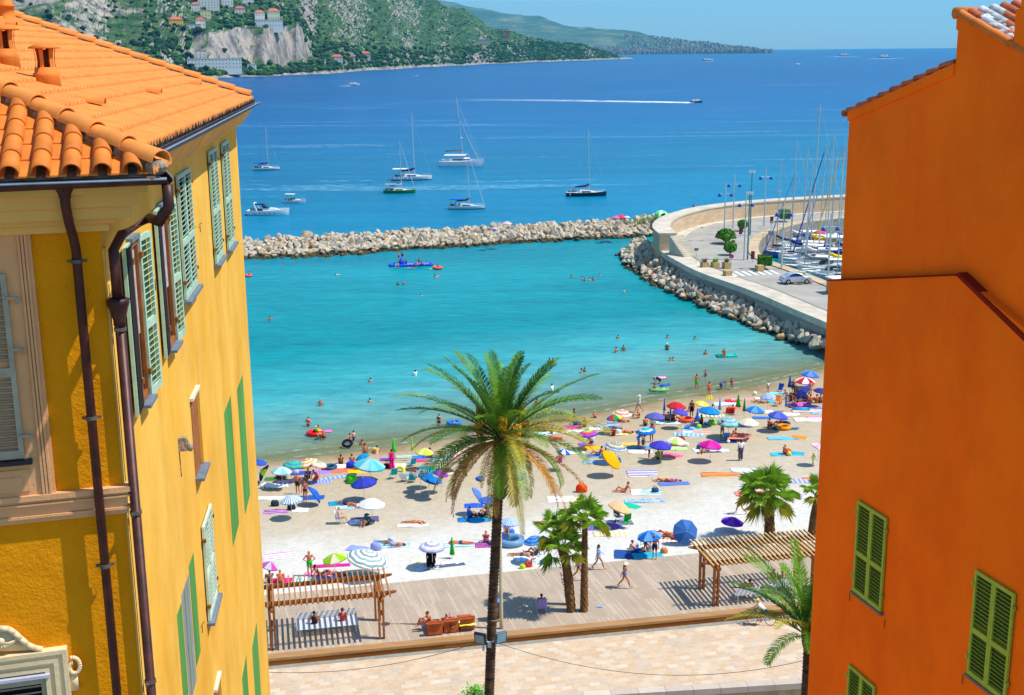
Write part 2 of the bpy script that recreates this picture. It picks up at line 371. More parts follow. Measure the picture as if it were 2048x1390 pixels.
# ================================================================ haze
def haze():
 mt = bpy.data.materials.new('haze_air'); mt.use_nodes = True; nt = mt.node_tree; nt.nodes.clear()
 out = nt.nodes.new('ShaderNodeOutputMaterial'); v = nt.nodes.new('ShaderNodeVolumePrincipled')
 v.inputs['Color'].default_value = (.10, .62, 1, 1); v.inputs['Density'].default_value = HAZE_D; v.inputs['Anisotropy'].default_value = .2
 nt.links.new(v.outputs[0], out.inputs['Volume'])
 mb = MB(); mb.box(-31000, 31000, -300, 35000, -6, 1300)
 o = mb.build('haze', mt); o['kind'] = 'stuff'; o['label'] = 'thin blue haze over the sea and the far coast'; o['category'] = 'haze'
HAZE_D = 4e-5
if HAZE_D: haze()
def shorefoam():
 mt, nt, b, out = newmat('shore_foam'); b.inputs['Base Color'].default_value = (.8, .84, .82, 1); b.inputs['Roughness'].default_value = .6
 v = coords(nt, (1, 1, 1), 'World'); n = noise_(nt, v, .9, 5., .7); a = math_(nt, 'MULTIPLY', math_(nt, 'SUBTRACT', n, .47), 5., clamp=True)
 tr = nt.nodes.new('ShaderNodeBsdfTransparent'); ms = nt.nodes.new('ShaderNodeMixShader'); L(nt, math_(nt, 'MULTIPLY', a, .35), ms.inputs[0]); L(nt, tr.outputs[0], ms.inputs[1]); L(nt, b.outputs[0], ms.inputs[2]); L(nt, ms.outputs[0], out.inputs[0])
 mb = MB()
 for o_, w_ in ((.35, .4), (2.1, .25)):
  vs = []
  for i in range(121):
   x = -30+i*.75; y = yw(x)+o_+.5*noise.noise(Vector((x*.2, o_, 0))); vs += [(x, y, .025), (x, y+w_, .025)]
  mb.add(vs, [(2*i, 2*i+2, 2*i+3, 2*i+1) for i in range(120)])
 o = mb.build('shore_foam', mt); o['kind'] = 'stuff'; o['label'] = 'thin broken line of foam where the bay laps the beach'; o['category'] = 'foam'
shorefoam()
# ================================================================ headland and far coast
def fbm(x, y, s=0, o=5): return noise.fractal(Vector((x, y, s)), 1., 2., o)
def lerpcols(cols, px):
 if px <= cols[0][0]: return cols[0][1]
 for (a, A), (b, B) in zip(cols, cols[1:]):
  if px <= b:
   t = (px-a)/(b-a); t = t*t*(3-2*t)
   return [(p[0]+(q[0]-p[0])*t, p[1]+(q[1]-p[1])*t) for p, q in zip(A, B)]
 return cols[-1][1]
def landheight(px, yimg, D):
 d = ray(px, yimg); t = D/sqrt(d.x*d.x+d.y*d.y); return H+d.z*t, d.x*t, d.y*t
HEAD = [ # (px, [(metres behind the shore, picture row there)...])
 (-260, [(0, 168), (60, 150), (160, 120), (330, 30), (600, -60), (1500, -260)]),
 (100, [(0, 166), (60, 150), (130, 125), (250, 40), (480, -40), (1500, -260)]),
 (260, [(0, 163), (60, 148), (140, 112), (330, 60), (520, -10), (1500, -240)]),
 (400, [(0, 157), (60, 141), (100, 124), (145, 72), (400, 24), (1500, -200)]),
 (520, [(0, 153), (50, 141), (90, 124), (130, 50), (420, 8), (1500, -170)]),
 (590, [(0, 150), (50, 139), (90, 126), (125, 48), (420, 18), (1500, -130)]),
 (640, [(0, 148), (60, 132), (120, 118), (220, 98), (600, 55), (1500, -90)]),
 (760, [(0, 140), (60, 128), (140, 112), (300, 98), (800, 50), (1500, -40)]),
 (860, [(0, 134), (60, 118), (160, 105), (300, 98), (800, 60), (1400, 0)]),
 (920, [(0, 131), (60, 120), (160, 108), (300, 97), (700, 65), (1250, 20)]),
 (1000, [(0, 127), (60, 118), (160, 104), (300, 92), (450, 82), (800, 60)]),
 (1080, [(0, 124), (60, 114), (160, 101), (300, 90), (400, 82), (500, 79)]),
 (1160, [(0, 121.5), (60, 112), (150, 99), (220, 94), (280, 92), (300, 92)]),
 (1205, [(0, 119.5), (40, 112), (90, 104), (120, 102), (150, 101), (160, 102)]),
 (1240, [(0, 118.5), (20, 114), (40, 112), (60, 112), (80, 113), (100, 118)]),
 (1268, [(0, 117.5), (8, 117), (14, 116.6), (20, 116.8), (26, 117), (40, 118)])]
def headz(px, off):
 prof = lerpcols(HEAD, px)
 D0 = at(px, prof[0][1]).xy.length
 if off <= 0: return D0, prof[0][1]
 for (a, A), (b, B) in zip(prof, prof[1:]):
  if off <= b: return D0+off, A+(B-A)*(off-a)/(b-a)
 return D0+off, prof[-1][1]
def headpt(px, off, rough=True):
 D, yi = headz(px, off)
 z, x, y = landheight(px, yi, D)
 if rough:
  a = min(1, off/60.)*16*min(1, max(.15, (1270-px)/260))
  z += a*(fbm(x*.006, y*.006, 3, 6))+a*.45*abs(fbm(x*.03, y*.03, 9, 4))
  z = max(z, .4+.02*off) if off > 0 else -2.
 return Vector((x, y, z))
def headland():
 mt, nt, b, out = newmat('headland_ground')
 g = nt.nodes.new('ShaderNodeNewGeometry'); sx = nt.nodes.new('ShaderNodeSeparateXYZ'); L(nt, g.outputs['Normal'], sx.inputs[0])
 sp_ = nt.nodes.new('ShaderNodeSeparateXYZ'); L(nt, g.outputs['Position'], sp_.inputs[0])
 v = coords(nt, (.008, .008, .02), 'World'); n = noise_(nt, v, 1., 7., .65); v2 = coords(nt, (.06, .06, .03), 'World'); n2 = noise_(nt, v2, 1., 6., .7)
 scrub = ramp(nt, n2, [(.25, '1c3a22'), (.45, '2e4e30'), (.58, '4e643c'), (.75, '80805e')])
 rock = ramp(nt, n2, [(.3, '4c4a4a'), (.45, '7c7670'), (.58, 'a89e92'), (.75, 'bc8c62')])
 st = math_(nt, 'ADD', sx.outputs[2], math_(nt, 'MULTIPLY', math_(nt, 'SUBTRACT', n, .5), .9))
 lf = math_(nt, 'MULTIPLY', math_(nt, 'SUBTRACT', -.2, math_(nt, 'DIVIDE', sp_.outputs[0], sp_.outputs[1])), 9., clamp=True); st = math_(nt, 'SUBTRACT', st, math_(nt, 'MULTIPLY', lf, .34))
 steep = math_(nt, 'MULTIPLY', math_(nt, 'SUBTRACT', .6, st), 7., clamp=True)
 shore = math_(nt, 'LESS_THAN', sp_.outputs[2], 5.)
 fac = math_(nt, 'MAXIMUM', steep, shore)
 L(nt, mixc(nt, fac, scrub, rock), b.inputs['Base Color']); b.inputs['Roughness'].default_value = .95; b.inputs['Specular IOR Level'].default_value = .05
 bump(nt, b, n2, 1., 6.)
 NX, NO = 420, 110; vs = []
 for i in range(NX+1):
  px = -260+i*(1530/NX)
  for j in range(NO+1):
   t = (j/NO)**1.7; mx = lerpcols(HEAD, px)[-1][0]
   vs.append(headpt(px, t*mx))
 mb = MB(); mb.add(vs, [(i*(NO+1)+j, (i+1)*(NO+1)+j, (i+1)*(NO+1)+j+1, i*(NO+1)+j+1) for i in range(NX) for j in range(NO)])
 o = mb.build('hills', mt, smooth=False); struct(o)
 r = random.Random(3); mb = MB()
 ico = bmesh.new(); bmesh.ops.create_icosphere(ico, subdivisions=1, radius=1.); iv = [v.co.copy() for v in ico.verts]; jf = [tuple(x.index for x in f.verts) for f in ico.faces]; ico.free()
 for _ in range(13000):
  px = r.uniform(-60, 1235); mx = lerpcols(HEAD, px)[-1][0]; off = 18+(mx-20)*r.random()**1.5
  if off > mx*.99: continue
  if 385 < px < 640 and 88 < off < 142 and r.random() < .95: continue
  if px < 290 and off > 140 and r.random() < .85: continue
  if 290 <= px < 440 and off > 200 and fbm(px*.03, off*.01, 8, 3) > 0 and r.random() < .7: continue
  if px > 640 and off > 330 and r.random() < .72: continue
  if fbm(px*.02, off*.012, 5, 3) < -.2 and r.random() < .6: continue
  p = headpt(px, off); s = r.uniform(2.2, 5.)*(1.15 if off < 300 else .8)*max(.5, min(1., (1290-px)/160))
  mb.cm = 0 if r.random() < .6 else (1 if r.random() < .7 else 2)
  T = Matrix.Translation(p+Vector((0, 0, s*.45))) @ Matrix.Rotation(r.uniform(0, 6), 4, 'Z')
  mb.add([Vector((q.x*s*r.uniform(.8, 1.35), q.y*s*r.uniform(.8, 1.35), q.z*s*r.uniform(.6, 1.0))) for q in iv], jf, T)
 o = mb.build('woodland', [mat('wood_dark', '173a1e', .95, .3, .25, kind='World'), mat('wood_mid', '2a5424', .95, .3, .25, kind='World'), mat('wood_bright', '4a7a30', .95, .25, .25, kind='World')])
 stuff(o, 'dark green pine and scrub wood covering the headland', 'woodland')
 def house(px, off, w_, d_, h_, wallc, roofc, label, rows, name='hillside_house', cols=4, rz=None, flat=False, zoff=0.):
  p = headpt(px, off); p.z += zoff
  e = empty(name, p, atan2(-p.x, p.y) if rz is None else rz, label, 'house')
  wm = mat('house_wall_'+wallc, wallc, .8, .06); rm = mat('house_roof_'+roofc, roofc, .8, .15)
  MB().box(-w_/2, w_/2, -d_/2, d_/2, -8, h_).build('wall', wm, e)
  mb = MB()
  if flat: mb.box(-w_/2-.3, w_/2+.3, -d_/2-.3, d_/2+.3, h_, h_+.5)
  else:
   mb.add([(-w_/2-.5, -d_/2-.5, h_), (w_/2+.5, -d_/2-.5, h_), (w_/2+.5, d_/2+.5, h_), (-w_/2-.5, d_/2+.5, h_), (-w_/2+d_*.4, 0, h_+d_*.28), (w_/2-d_*.4, 0, h_+d_*.28)], [(0, 1, 5, 4), (1, 2, 5), (2, 3, 4, 5), (3, 0, 4), (3, 2, 1, 0)])
  mb.build('roof', rm, e)
  wmm = MB().box(-.6, .6, -.08, .08, -.8, .8).mesh('window', mat('far_window_glass', '4c5a68', .3))
  for k in range(rows):
   for c in range(cols):
    inst('window', wmm, e, (-w_/2+w_*(c+.5)/cols, -d_/2-.03, h_/rows*(k+.55)))
  return e
 house(538, 148, 44, 16, 12, 'dcd8d0', 'c8c4bc', 'broad white villa on the cliff top above the cave', 2, cols=10, flat=True)
 house(548, 165, 20, 14, 24, 'e0d8b0', 'd06a50', 'pale yellow upper house behind the white cliff top villa', 3, cols=5)
 house(520, 176, 16, 12, 19, 'd6cfc4', 'd4694a', 'house with a small red roof left of the cliff top villa', 2, cols=3)
 house(430, 62, 78, 22, 15, 'd8d4cc', 'c4bfb6', 'long three storey white hotel on the shore under the cliff', 3, name='shore_hotel', cols=16, flat=True)
 house(402, 95, 18, 12, 12, 'c8c0b4', 'b86050', 'grey house stepping up behind the left end of the shore hotel', 3, cols=3, flat=True)
 house(504, 56, 14, 10, 8, 'e4e0d4', 'd8d4c8', 'small white shore house right of the long hotel', 2, cols=2, flat=True)
 house(402, 215, 15, 12, 17, 'dcd0c4', 'c85a44', 'pink and white house with stacked red roofs above the hotel', 3, cols=3)
 house(388, 200, 22, 12, 9, 'c8c8b8', 'b8b0a0', 'pale stone terrace house left of the stacked red roofs', 2, cols=4, flat=True)
 house(353, 250, 22, 14, 11, 'e0b450', 'cc6444', 'ochre yellow villa with red hipped roof among the pines', 2, cols=4)
 house(188, 165, 38, 12, 6, 'e6e2dc', 'cc7258', 'low white roadside building with pink roof just above the tiled roof ridge', 1, cols=8)
 house(418, 420, 36, 16, 22, 'd6d2c8', 'c4bcae', 'white apartment block at the very top of the picture', 5, cols=7, flat=True)
 house(455, 430, 20, 14, 18, 'e0dcd0', 'c8a890', 'cream block right of the topmost white apartments', 4, cols=4, flat=True)
 house(497, 400, 20, 14, 16, 'dcdad4', 'd06a50', 'white villa high on the slope above the cliff top villa', 3, cols=4)
 house(480, 340, 18, 12, 11, 'd8c8b8', 'c8604a', 'small red roofed villa between the pines on the upper slope', 2, cols=3)
 house(412, 330, 17, 12, 11, 'd8cc98', 'c0b080', 'straw coloured house on the slope left of centre', 2, cols=3, flat=True)
 house(392, 380, 15, 12, 11, 'd8d4cc', 'c46850', 'white house with red roof at the upper left of the slope', 2, cols=3)
 house(675, 70, 19, 13, 7, 'd8cfc4', 'cc6048', 'red roofed villa near the shore right of the cliff', 2, cols=3)
 house(730, 95, 22, 13, 8, 'd0c8b8', 'cc6444', 'villa with a red roof among trees in mid headland', 2, cols=3)
 house(705, 80, 10, 8, 5, 'd8d0c0', 'c05a40', 'smallest red roofed cottage between the two shore villas', 1, cols=2)
 house(645, 62, 12, 8, 7, 'e4e0d8', 'd0ccc4', 'small white shore cottage at the foot of the cliff', 1, cols=2, flat=True)
 house(790, 600, 16, 10, 7, 'dcd6cc', 'd0c8bc', 'lone white house on the bare upper slope', 1, cols=2, flat=True)
 house(870, 420, 20, 10, 7, 'd8d0c4', 'd0c8b8', 'pale house on the slope toward the point', 1, cols=3, flat=True)
 house(1014, 560, 12, 12, 22, 'b8645c', 'a04a44', 'reddish tower house on the skyline of the headland', 3, cols=2)
 house(960, 330, 60, 8, 6, 'b8ae9c', 'b0a898', 'long low stone viaduct wall along the coast road', 1, cols=10, flat=True, name='coast_road_wall')
 house(905, 330, 30, 8, 6, 'aca394', 'a89e90', 'short stone road wall left of the long viaduct wall', 1, cols=5, flat=True, name='coast_road_wall')
headland()
FAR = [ # second, blue coast far behind the point
 (840, [(0, 110), (500, 100), (1500, 60), (3500, -12)]), (900, [(0, 109), (500, 98), (1500, 60), (3200, 3)]), (960, [(0, 108), (400, 98), (1500, 60), (3000, 18)]),
 (1010, [(0, 107), (400, 98), (1400, 60), (2800, 30)]), (1070, [(0, 106), (400, 97), (1400, 60), (2600, 30)]), (1150, [(0, 105), (400, 94), (1200, 70), (2200, 54)]),
 (1240, [(0, 103), (400, 93), (1100, 70), (1800, 57)]), (1330, [(0, 101.6), (300, 93), (900, 79), (1500, 70)]), (1400, [(0, 100.4), (300, 94), (700, 86), (1200, 80)]),
 (1480, [(0, 98.8), (200, 94), (500, 90), (800, 88)]), (1545, [(0, 97.6), (100, 96.4), (200, 95.6), (300, 95.2)]), (1556, [(0, 97.2), (50, 96.9), (80, 96.8), (100, 96.8)])]
def farcoast():
 def pt(px, off):
  prof = lerpcols(FAR, px); D0 = 9500.
  yi = prof[-1][1]
  for (a, A), (b, B) in zip(prof, prof[1:]):
   if off <= b: yi = A+(B-A)*max(0, off-a)/(b-a); break
  z, x, y = landheight(px, yi, D0+off)
  hz = landheight(px, prof[0][1], D0)[0]
  z = z-hz*(1-min(1, off/3000.))
  if off > 0: z += min(1, off/500.)*34*fbm(x*.0016, y*.0016, 4, 6)
  return Vector((x, y, max(z, 1. if off > 0 else -3)))
 mt, nt, b, out = newmat('far_hill_ground'); v = coords(nt, (.004, .004, .004), 'World'); n = noise_(nt, v, 1., 6., .65)
 L(nt, ramp(nt, n, [(.3, '2a4a38'), (.5, '3f5c42'), (.7, '7c7c64')]), b.inputs['Base Color']); b.inputs['Roughness'].default_value = 1.
 NX, NO = 220, 50; vs = [pt(840+i*716/NX, (j/NO)**1.4*lerpcols(FAR, 840+i*716/NX)[-1][0]) for i in range(NX+1) for j in range(NO+1)]
 mb = MB(); mb.add(vs, [(i*(NO+1)+j, (i+1)*(NO+1)+j, (i+1)*(NO+1)+j+1, i*(NO+1)+j+1) for i in range(NX) for j in range(NO)])
 struct(mb.build('hills', mt, smooth=False))
 r = random.Random(11); mb = MB()
 for _ in range(1700):
  px = r.uniform(1180, 1545); mx = lerpcols(FAR, px)[-1][0]; off = 15+mx*.85*r.random()**2.6
  if px < 1250 and off > 500: continue
  p = pt(px, off); a, bb, h = r.uniform(8, 20), r.uniform(8, 16), r.uniform(9, 24)*(1.2 if off < 150 else .8)
  mb.cm = r.choice([0, 0, 1, 1, 2]); mb.box(-a/2, a/2, -bb/2, bb/2, -10, h, Matrix.Translation(p) @ Matrix.Rotation(r.uniform(0, 3), 4, 'Z'))
 o = mb.build('far_town', [mat('town_white', 'a8a49c', .9), mat('town_pink', '9c7c70', .9), mat('town_ochre', '968468', .9)])
 stuff(o, 'hazy pale town strung along the far blue coast', 'town')
farcoast()
# ================================================================ boulders
def rockmesh(seed):
 bm = bmesh.new(); bmesh.ops.create_icosphere(bm, subdivisions=3, radius=1.); r = random.Random(seed)
 pl = [(Vector((r.gauss(0, 1), r.gauss(0, 1), r.gauss(0, 1))).normalized(), r.uniform(.5, .85)) for _ in range(14)]
 for v in bm.verts:
  for n_, d_ in pl:
   k = v.co.dot(n_)
   if k > d_: v.co -= n_*(k-d_)
  v.co += v.co.normalized()*.06*noise.fractal(v.co*2+Vector((seed, 0, 0)), 1, 2, 3)
 me = bpy.data.meshes.new('boulder'); bm.to_mesh(me); bm.free(); return me
def rockmat():
 mt, nt, b, out = newmat('limestone'); v = coords(nt); n = noise_(nt, v, 1.6, 6., .65)
 oi = nt.nodes.new('ShaderNodeObjectInfo')
 base = ramp(nt, oi.outputs['Random'], [(0., 'd2c4ac'), (.25, 'b4a894'), (.45, 'd8cebc'), (.65, 'a8a090'), (.8, 'c8a878'), (.92, '9c8c78')])
 col = mixc(nt, 1., base, mixc(nt, n_contrast(nt, n), (.5, .48, .45), (1.08, 1.06, 1.03)), 'MULTIPLY')
 g = nt.nodes.new('ShaderNodeNewGeometry'); sx = nt.nodes.new('ShaderNodeSeparateXYZ'); L(nt, g.outputs['Position'], sx.inputs[0])
 wet = math_(nt, 'MULTIPLY', math_(nt, 'SUBTRACT', .62, sx.outputs[2]), 5., clamp=True)
 L(nt, mixc(nt, wet, col, lin('4c4226')), b.inputs['Base Color']); b.inputs['Roughness'].default_value = .85; b.inputs['Specular IOR Level'].default_value = .2
 bump(nt, b, noise_(nt, v, 5., 5., .7), .6, .15); return mt
RM = rockmat(); ROCKS = [rockmesh(k) for k in range(10)]
for me in ROCKS: me.materials.append(RM)
def polyline(pts, t):
 ls = [(b-a).length for a, b in zip(pts, pts[1:])]; s = t*sum(ls)
 for (a, b), l in zip(zip(pts, pts[1:]), ls):
  if s <= l: return a+(b-a)*s/l
  s -= l
 return pts[-1]
def smoothline(pts, n=40):
 out = []
 P = [pts[0]*2-pts[1]]+pts+[pts[-1]*2-pts[-2]]
 for i in range(1, len(P)-2):
  for k in range(n):
   t = k/n; a, b, c, d = P[i-1:i+3]
   out.append(.5*((2*b)+(c-a)*t+(2*a-5*b+4*c-d)*t*t+(3*b-a-3*c+d)*t**3))
 out.append(pts[-1]); return out
BWn = [at(380, 524, 0), at(490, 519, 0), at(640, 515, 0), at(800, 502, 0), at(1000, 488, 0), at(1130, 481, 0), at(1240, 475, 0), at(1290, 468, 0)]
BWf = [at(380, 478, 2.4), at(490, 476, 2.4), at(700, 464, 2.4), at(900, 456, 2.6), at(1100, 445, 2.7), at(1250, 436, 3.), at(1350, 428, 3.4)]
JW = [at(1240, 510, 0), at(1256, 537, 0), at(1330, 580, 0), at(1430, 625, 0), at(1540, 665, 0), at(1655, 700, 0), at(1800, 745, 0)]
JT = [at(1285, 470, 2.2), at(1296, 492, 2.4), at(1345, 528, 2.2), at(1400, 562, 1.9), at(1500, 610, 1.7), at(1600, 655, 1.6), at(1700, 700, 1.6)]
def boulders():
 r = random.Random(5); spots = []
 cn, cf = smoothline(BWn), smoothline(BWf)
 for i in range(760):
  t = (i+.5)/760; a, b = polyline(cn, t), polyline(cf, t)
  for k in range(1):
   q = r.random(); p = a.lerp(b, q); s = r.uniform(.5, 1.05); p = p-Vector((0, 0, .45)); spots.append((p, s, 'b'))
 jn, jf = smoothline(JW), smoothline(JT)
 for i in range(420):
  t = (i+.5)/420; a, b = polyline(jn, t), polyline(jf, t)
  q = r.random(); p = a.lerp(b, q); s = r.uniform(.42, .85); spots.append((p, s, 'j'))
 for it in range(14):
  kd = kdtree.KDTree(len(spots))
  for i, (p, s, k) in enumerate(spots): kd.insert((p.x, p.y, 0), i)
  kd.balance(); mv = []
  for i, (p, s, k) in enumerate(spots):
   d = Vector((0, 0, 0))
   for co, j, ds in kd.find_range((p.x, p.y, 0), 2.2):
    if j != i:
     want = (s+spots[j][1])*.78
     if ds < want: dd = Vector((p.x-co.x, p.y-co.y, 0)); d += dd*(.22*(want-ds)/max(ds, .05))
   mv.append(d)
  for i, d in enumerate(mv):
   p, s, k = spots[i]; spots[i] = (p+d, s, k)
 def rank(x): p, s, k = x; return s/p.y
 spots.sort(key=rank, reverse=True)
 rest = MB(); ic = 0
 for i, (p, s, k) in enumerate(spots):
  me = r.choice(ROCKS); rot = (r.uniform(0, 6), r.uniform(0, 6), r.uniform(0, 6)); sc = (s*r.uniform(.9, 1.35), s*r.uniform(.8, 1.15), s*r.uniform(.7, .95))
  p = p+Vector((0, 0, r.uniform(-.3, .25)))
  if i < 296:
   o = inst('boulder', me, None, p, rot, sc)
   if k == 'b': tag(o, 'pale limestone boulder of the long breakwater closing the bathing bay', 'boulder', 'boulders of the bay breakwater')
   else: tag(o, 'pale limestone boulder piled against the foot of the curved jetty wall', 'boulder', 'boulders below the jetty wall')
  else:
   T = Matrix.LocRotScale(p, __import__('mathutils').Euler(rot), Vector(sc))
   rest.add([v.co for v in me.vertices], [tuple(f.vertices) for f in me.polygons], T)
 for i in range(1700):
  if i % 2: a, b = polyline(cn, r.random()), None; t = r.random(); a, b = polyline(cn, t), polyline(cf, t)
  else: t = r.random(); a, b = polyline(jn, t), polyline(jf, t)
  p = a.lerp(b, r.uniform(-.03, 1.05))-Vector((0, 0, .25)); s = r.uniform(.3, .7); me = ROCKS[i % 10]
  T = Matrix.LocRotScale(p-Vector((0, 0, .25)), __import__('mathutils').Euler((r.uniform(0, 6), r.uniform(0, 6), 0)), Vector((s*1.4, s, s*.9)))
  rest.add([v.co for v in me.vertices], [tuple(f.vertices) for f in me.polygons], T)
 stuff(rest.build('rubble', RM), 'smaller pale stones filling the breakwater and the foot of the jetty', 'rubble')
 mb = MB(); n = 60
 for (A, B, z0) in ((cn, cf, -1.), (jn, jf, -1.)):
  vs = []
  for i in range(n+1):
   a, b = polyline(A, i/n), polyline(B, i/n); d = (b-a); d.z = 0
   vs += [a+Vector((0, 0, -1.6))-d.normalized(), b-Vector((0, 0, .9)), b+d.normalized()*6+Vector((0, 0, -4))]
  mb.add(vs, [(i*3+k, i*3+k+1, i*3+3+k+1, i*3+3+k) for i in range(n) for k in (0, 1)])
 struct(mb.build('terrain', mat('rock_core', '5c5244', .95, .3, 1.)))
 g = MB(); rr = random.Random(8)
 for (px, py) in ((1262, 446), (1275, 443), (1288, 441), (1300, 440), (1310, 437), (1346, 431), (1352, 430)):
  for _ in range(50):
   p = at(px+rr.uniform(-9, 9), py+rr.uniform(-2, 2), 3.35); h = rr.uniform(.15, .45); a = rr.uniform(0, 6)
   g.add([p, p+Vector((cos(a)*.12, sin(a)*.12, 0)), p+Vector((rr.uniform(-.2, .2), rr.uniform(-.2, .2), h))], [(0, 1, 2)])
 stuff(g.build('weeds', mat('yellow_weeds', '9aa832', .9)), 'yellow green weeds growing on the landward end of the breakwater', 'weeds')
boulders()
# ================================================================ jetty, seawall, road
JZ = 3.3
OUT = smoothline([at(1303, 486, JZ+0.), at(1318, 500, JZ), at(1345, 518, JZ), at(1400, 546, JZ), at(1500, 582, JZ), at(1600, 625, JZ), at(1660, 650, JZ), at(1800, 715, JZ)], 12)
def offs(line, d):
 out = []
 for i, p in enumerate(line):
  t = (line[min(i+1, len(line)-1)]-line[max(i-1, 0)]); t.z = 0; t.normalize(); out.append(p+Vector((t.y, -t.x, 0))*d)
 return out
def strip(mb, A, B, za, zb, close=None):
 n = len(A); vs = []
 for a, b in zip(A, B): vs += [Vector((a.x, a.y, za)), Vector((b.x, b.y, zb))]
 mb.add(vs, [(2*i, 2*i+1, 2*i+3, 2*i+2) for i in range(n-1)])
def wallsolid(mb, A, B, z0, z1):
 strip(mb, A, B, z1, z1); strip(mb, A, A, z1, z0); strip(mb, B, B, z0, z1)
 for k in (0, -1): mb.add([(A[k].x, A[k].y, z0), (B[k].x, B[k].y, z0), (B[k].x, B[k].y, z1), (A[k].x, A[k].y, z1)], [(0, 1, 2, 3)])
def jetty():
 conc = mat('pale_concrete', 'c9bda8', .85, .14, .5, kind='World', bmp=.15, bscale=3); asph = mat('worn_asphalt', 'a39d92', .9, .1, .25, kind='World')
 side = bricks('jetty_wall_stone', None, ('a2968a', '94887e', 'a89c90', '8a7e76'), 1.6, .6, 0, '6a6058', .03, .9, .4)
 for n_ in side.node_tree.nodes:
  if n_.type == 'MAPPING': n_.inputs['Rotation'].default_value = (radians(90), 0, 0)
 quay = smoothline([at(1760, 605, JZ), at(1690, 578, JZ), at(1600, 543, JZ), at(1545, 524, JZ), at(1522, 510, JZ), at(1517, 493, JZ), at(1528, 474, JZ), at(1560, 459, JZ), at(1610, 446, JZ), at(1700, 436, JZ), at(1790, 430, JZ)], 8)
 sw_out = smoothline([at(1303, 486, JZ), at(1300, 470, JZ), at(1318, 452, JZ+.5)+Vector((0, 2, 0)), at(1345, 440, JZ+.5)+Vector((0, 3, 0)), at(1400, 424, JZ), at(1500, 407, JZ)+Vector((0, 18, 0)), at(1600, 397, JZ)+Vector((0, 24, 0)), at(1700, 391, JZ)+Vector((0, 26, 0)), at(1790, 385, JZ)+Vector((0, 26, 0))], 10)
 SWI = smoothline([at(1352, 503, JZ), at(1338, 488, JZ), at(1345, 474, JZ), at(1370, 461, JZ), at(1420, 447, JZ), at(1500, 436, JZ), at(1600, 428, JZ), at(1700, 422, JZ), at(1790, 417, JZ)], 12)
 SWO = offs(SWI, -2.6)
 if (SWO[30]-Vector((60, 190, JZ))).length < (SWI[30]-Vector((60, 190, JZ))).length: SWO = offs(SWI, 2.6)
 outer = list(reversed(OUT))+[p for p in SWO if p.x > SWO[0].x+.0 or p.y > 205]
 K = 90; mb = MB(); vs = []
 for k in range(K+1):
  a, b = polyline(quay, k/K), polyline(outer, k/K); vs += [(a.x, a.y, JZ-.02), (b.x, b.y, JZ-.02), (a.x, a.y, -3.), (b.x, b.y, -3.)]
 mb.add(vs, [(4*i, 4*i+1, 4*i+5, 4*i+4) for i in range(K)]); mb.cm = 1; mb.add(vs, [(4*i+s, 4*i+4+s, 4*i+6+s, 4*i+2+s) for i in range(K) for s in (0, 1)])
 mb.cm = 0; e0 = SWI[0]; mb.box(e0.x-1.2, e0.x+3, e0.y-3, e0.y+8, -3, JZ-.03)
 struct(mb.build('road', [asph, side]))
 sw = bricks('seawall_stone', None, ('c8ae8c', 'bea27e', 'ccb698', 'b49a7c'), 1.1, .5, 0, '96836a', .03, .9, .4)
 for n_ in sw.node_tree.nodes:
  if n_.type == 'MAPPING': n_.inputs['Rotation'].default_value = (radians(90), 0, 0)
 e = empty('seawall', SWI[40], 0, 'tall curving stone seawall with a pale flat top behind the jetty road', 'seawall')
 O_ = -e.location
 mb = MB(); wallsolid(mb, [p+O_ for p in SWI], [p+O_ for p in SWO], -e.location.z+2.0, -e.location.z+5.95); mb.build('wall', sw, e)
 A = offs(SWI, .12 if (offs(SWI, .12)[30]-SWO[30]).length > 2.6 else -.12); B = offs(SWO, .15)
 if (B[30]-SWI[30]).length < 2.6: B = offs(SWO, -.15)
 mb = MB(); wallsolid(mb, [p+O_ for p in A], [p+O_ for p in B], 6.15-.2-e.location.z, 6.2-e.location.z); mb.build('coping', conc, e)
 IN = offs(OUT, 3.);
 if (IN[40]-Vector((45, 150, JZ))).length > (OUT[40]-Vector((45, 150, JZ))).length: IN = offs(OUT, -3.); sgn = -1
 else: sgn = 1
 mb = MB(); wallsolid(mb, offs(OUT, -.1*sgn), IN, JZ-.6, JZ+.16); struct(mb.build('pavement', conc))
 mb = MB(); strip(mb, offs(OUT, 3.02*sgn), offs(OUT, 3.7*sgn), JZ+.01, JZ+.01); struct(mb.build('kerb', mat('road_gutter', '7d776d', .9)))
 mb = MB(); wallsolid(mb, SWI, offs(SWI, (1.4 if (offs(SWI, 1.)[30]-SWO[30]).length > 2.6 else -1.4)), JZ-.1, JZ+.15); struct(mb.build('pavement', conc))
 QI = offs(quay, 1.6)
 if (QI[40]-Vector((60, 190, JZ))).length < (quay[40]-Vector((60, 190, JZ))).length: QI = offs(quay, -1.6);
 mb = MB(); wallsolid(mb, quay, QI, JZ-.3, JZ+.14); struct(mb.build('quay', mat('quay_stone', 'c4ac88', .85, .15, .6, kind='World')))
 wl = mat('road_paint', 'dcdad4', .7)
 mb = MB(); c1 = smoothline([at(x, y, JZ) for x, y in ((1445, 443), (1410, 453), (1378, 466), (1366, 482), (1372, 500), (1390, 520), (1410, 536))], 10)
 strip(mb, c1, offs(c1, .2), JZ+.012, JZ+.012); struct(mb.build('road_marking', wl))
 mb = MB()
 for k in range(9):
  a = at(1424+k*14, 545-k*.6, JZ); b = at(1442+k*14, 554-k*.6, JZ)
  mb.add([(a.x, a.y, JZ+.012), (a.x+.55, a.y+.05, JZ+.012), (b.x+.55, b.y+.05, JZ+.012), (b.x, b.y, JZ+.012)], [(0, 1, 2, 3)])
 struct(mb.build('road_marking', wl))
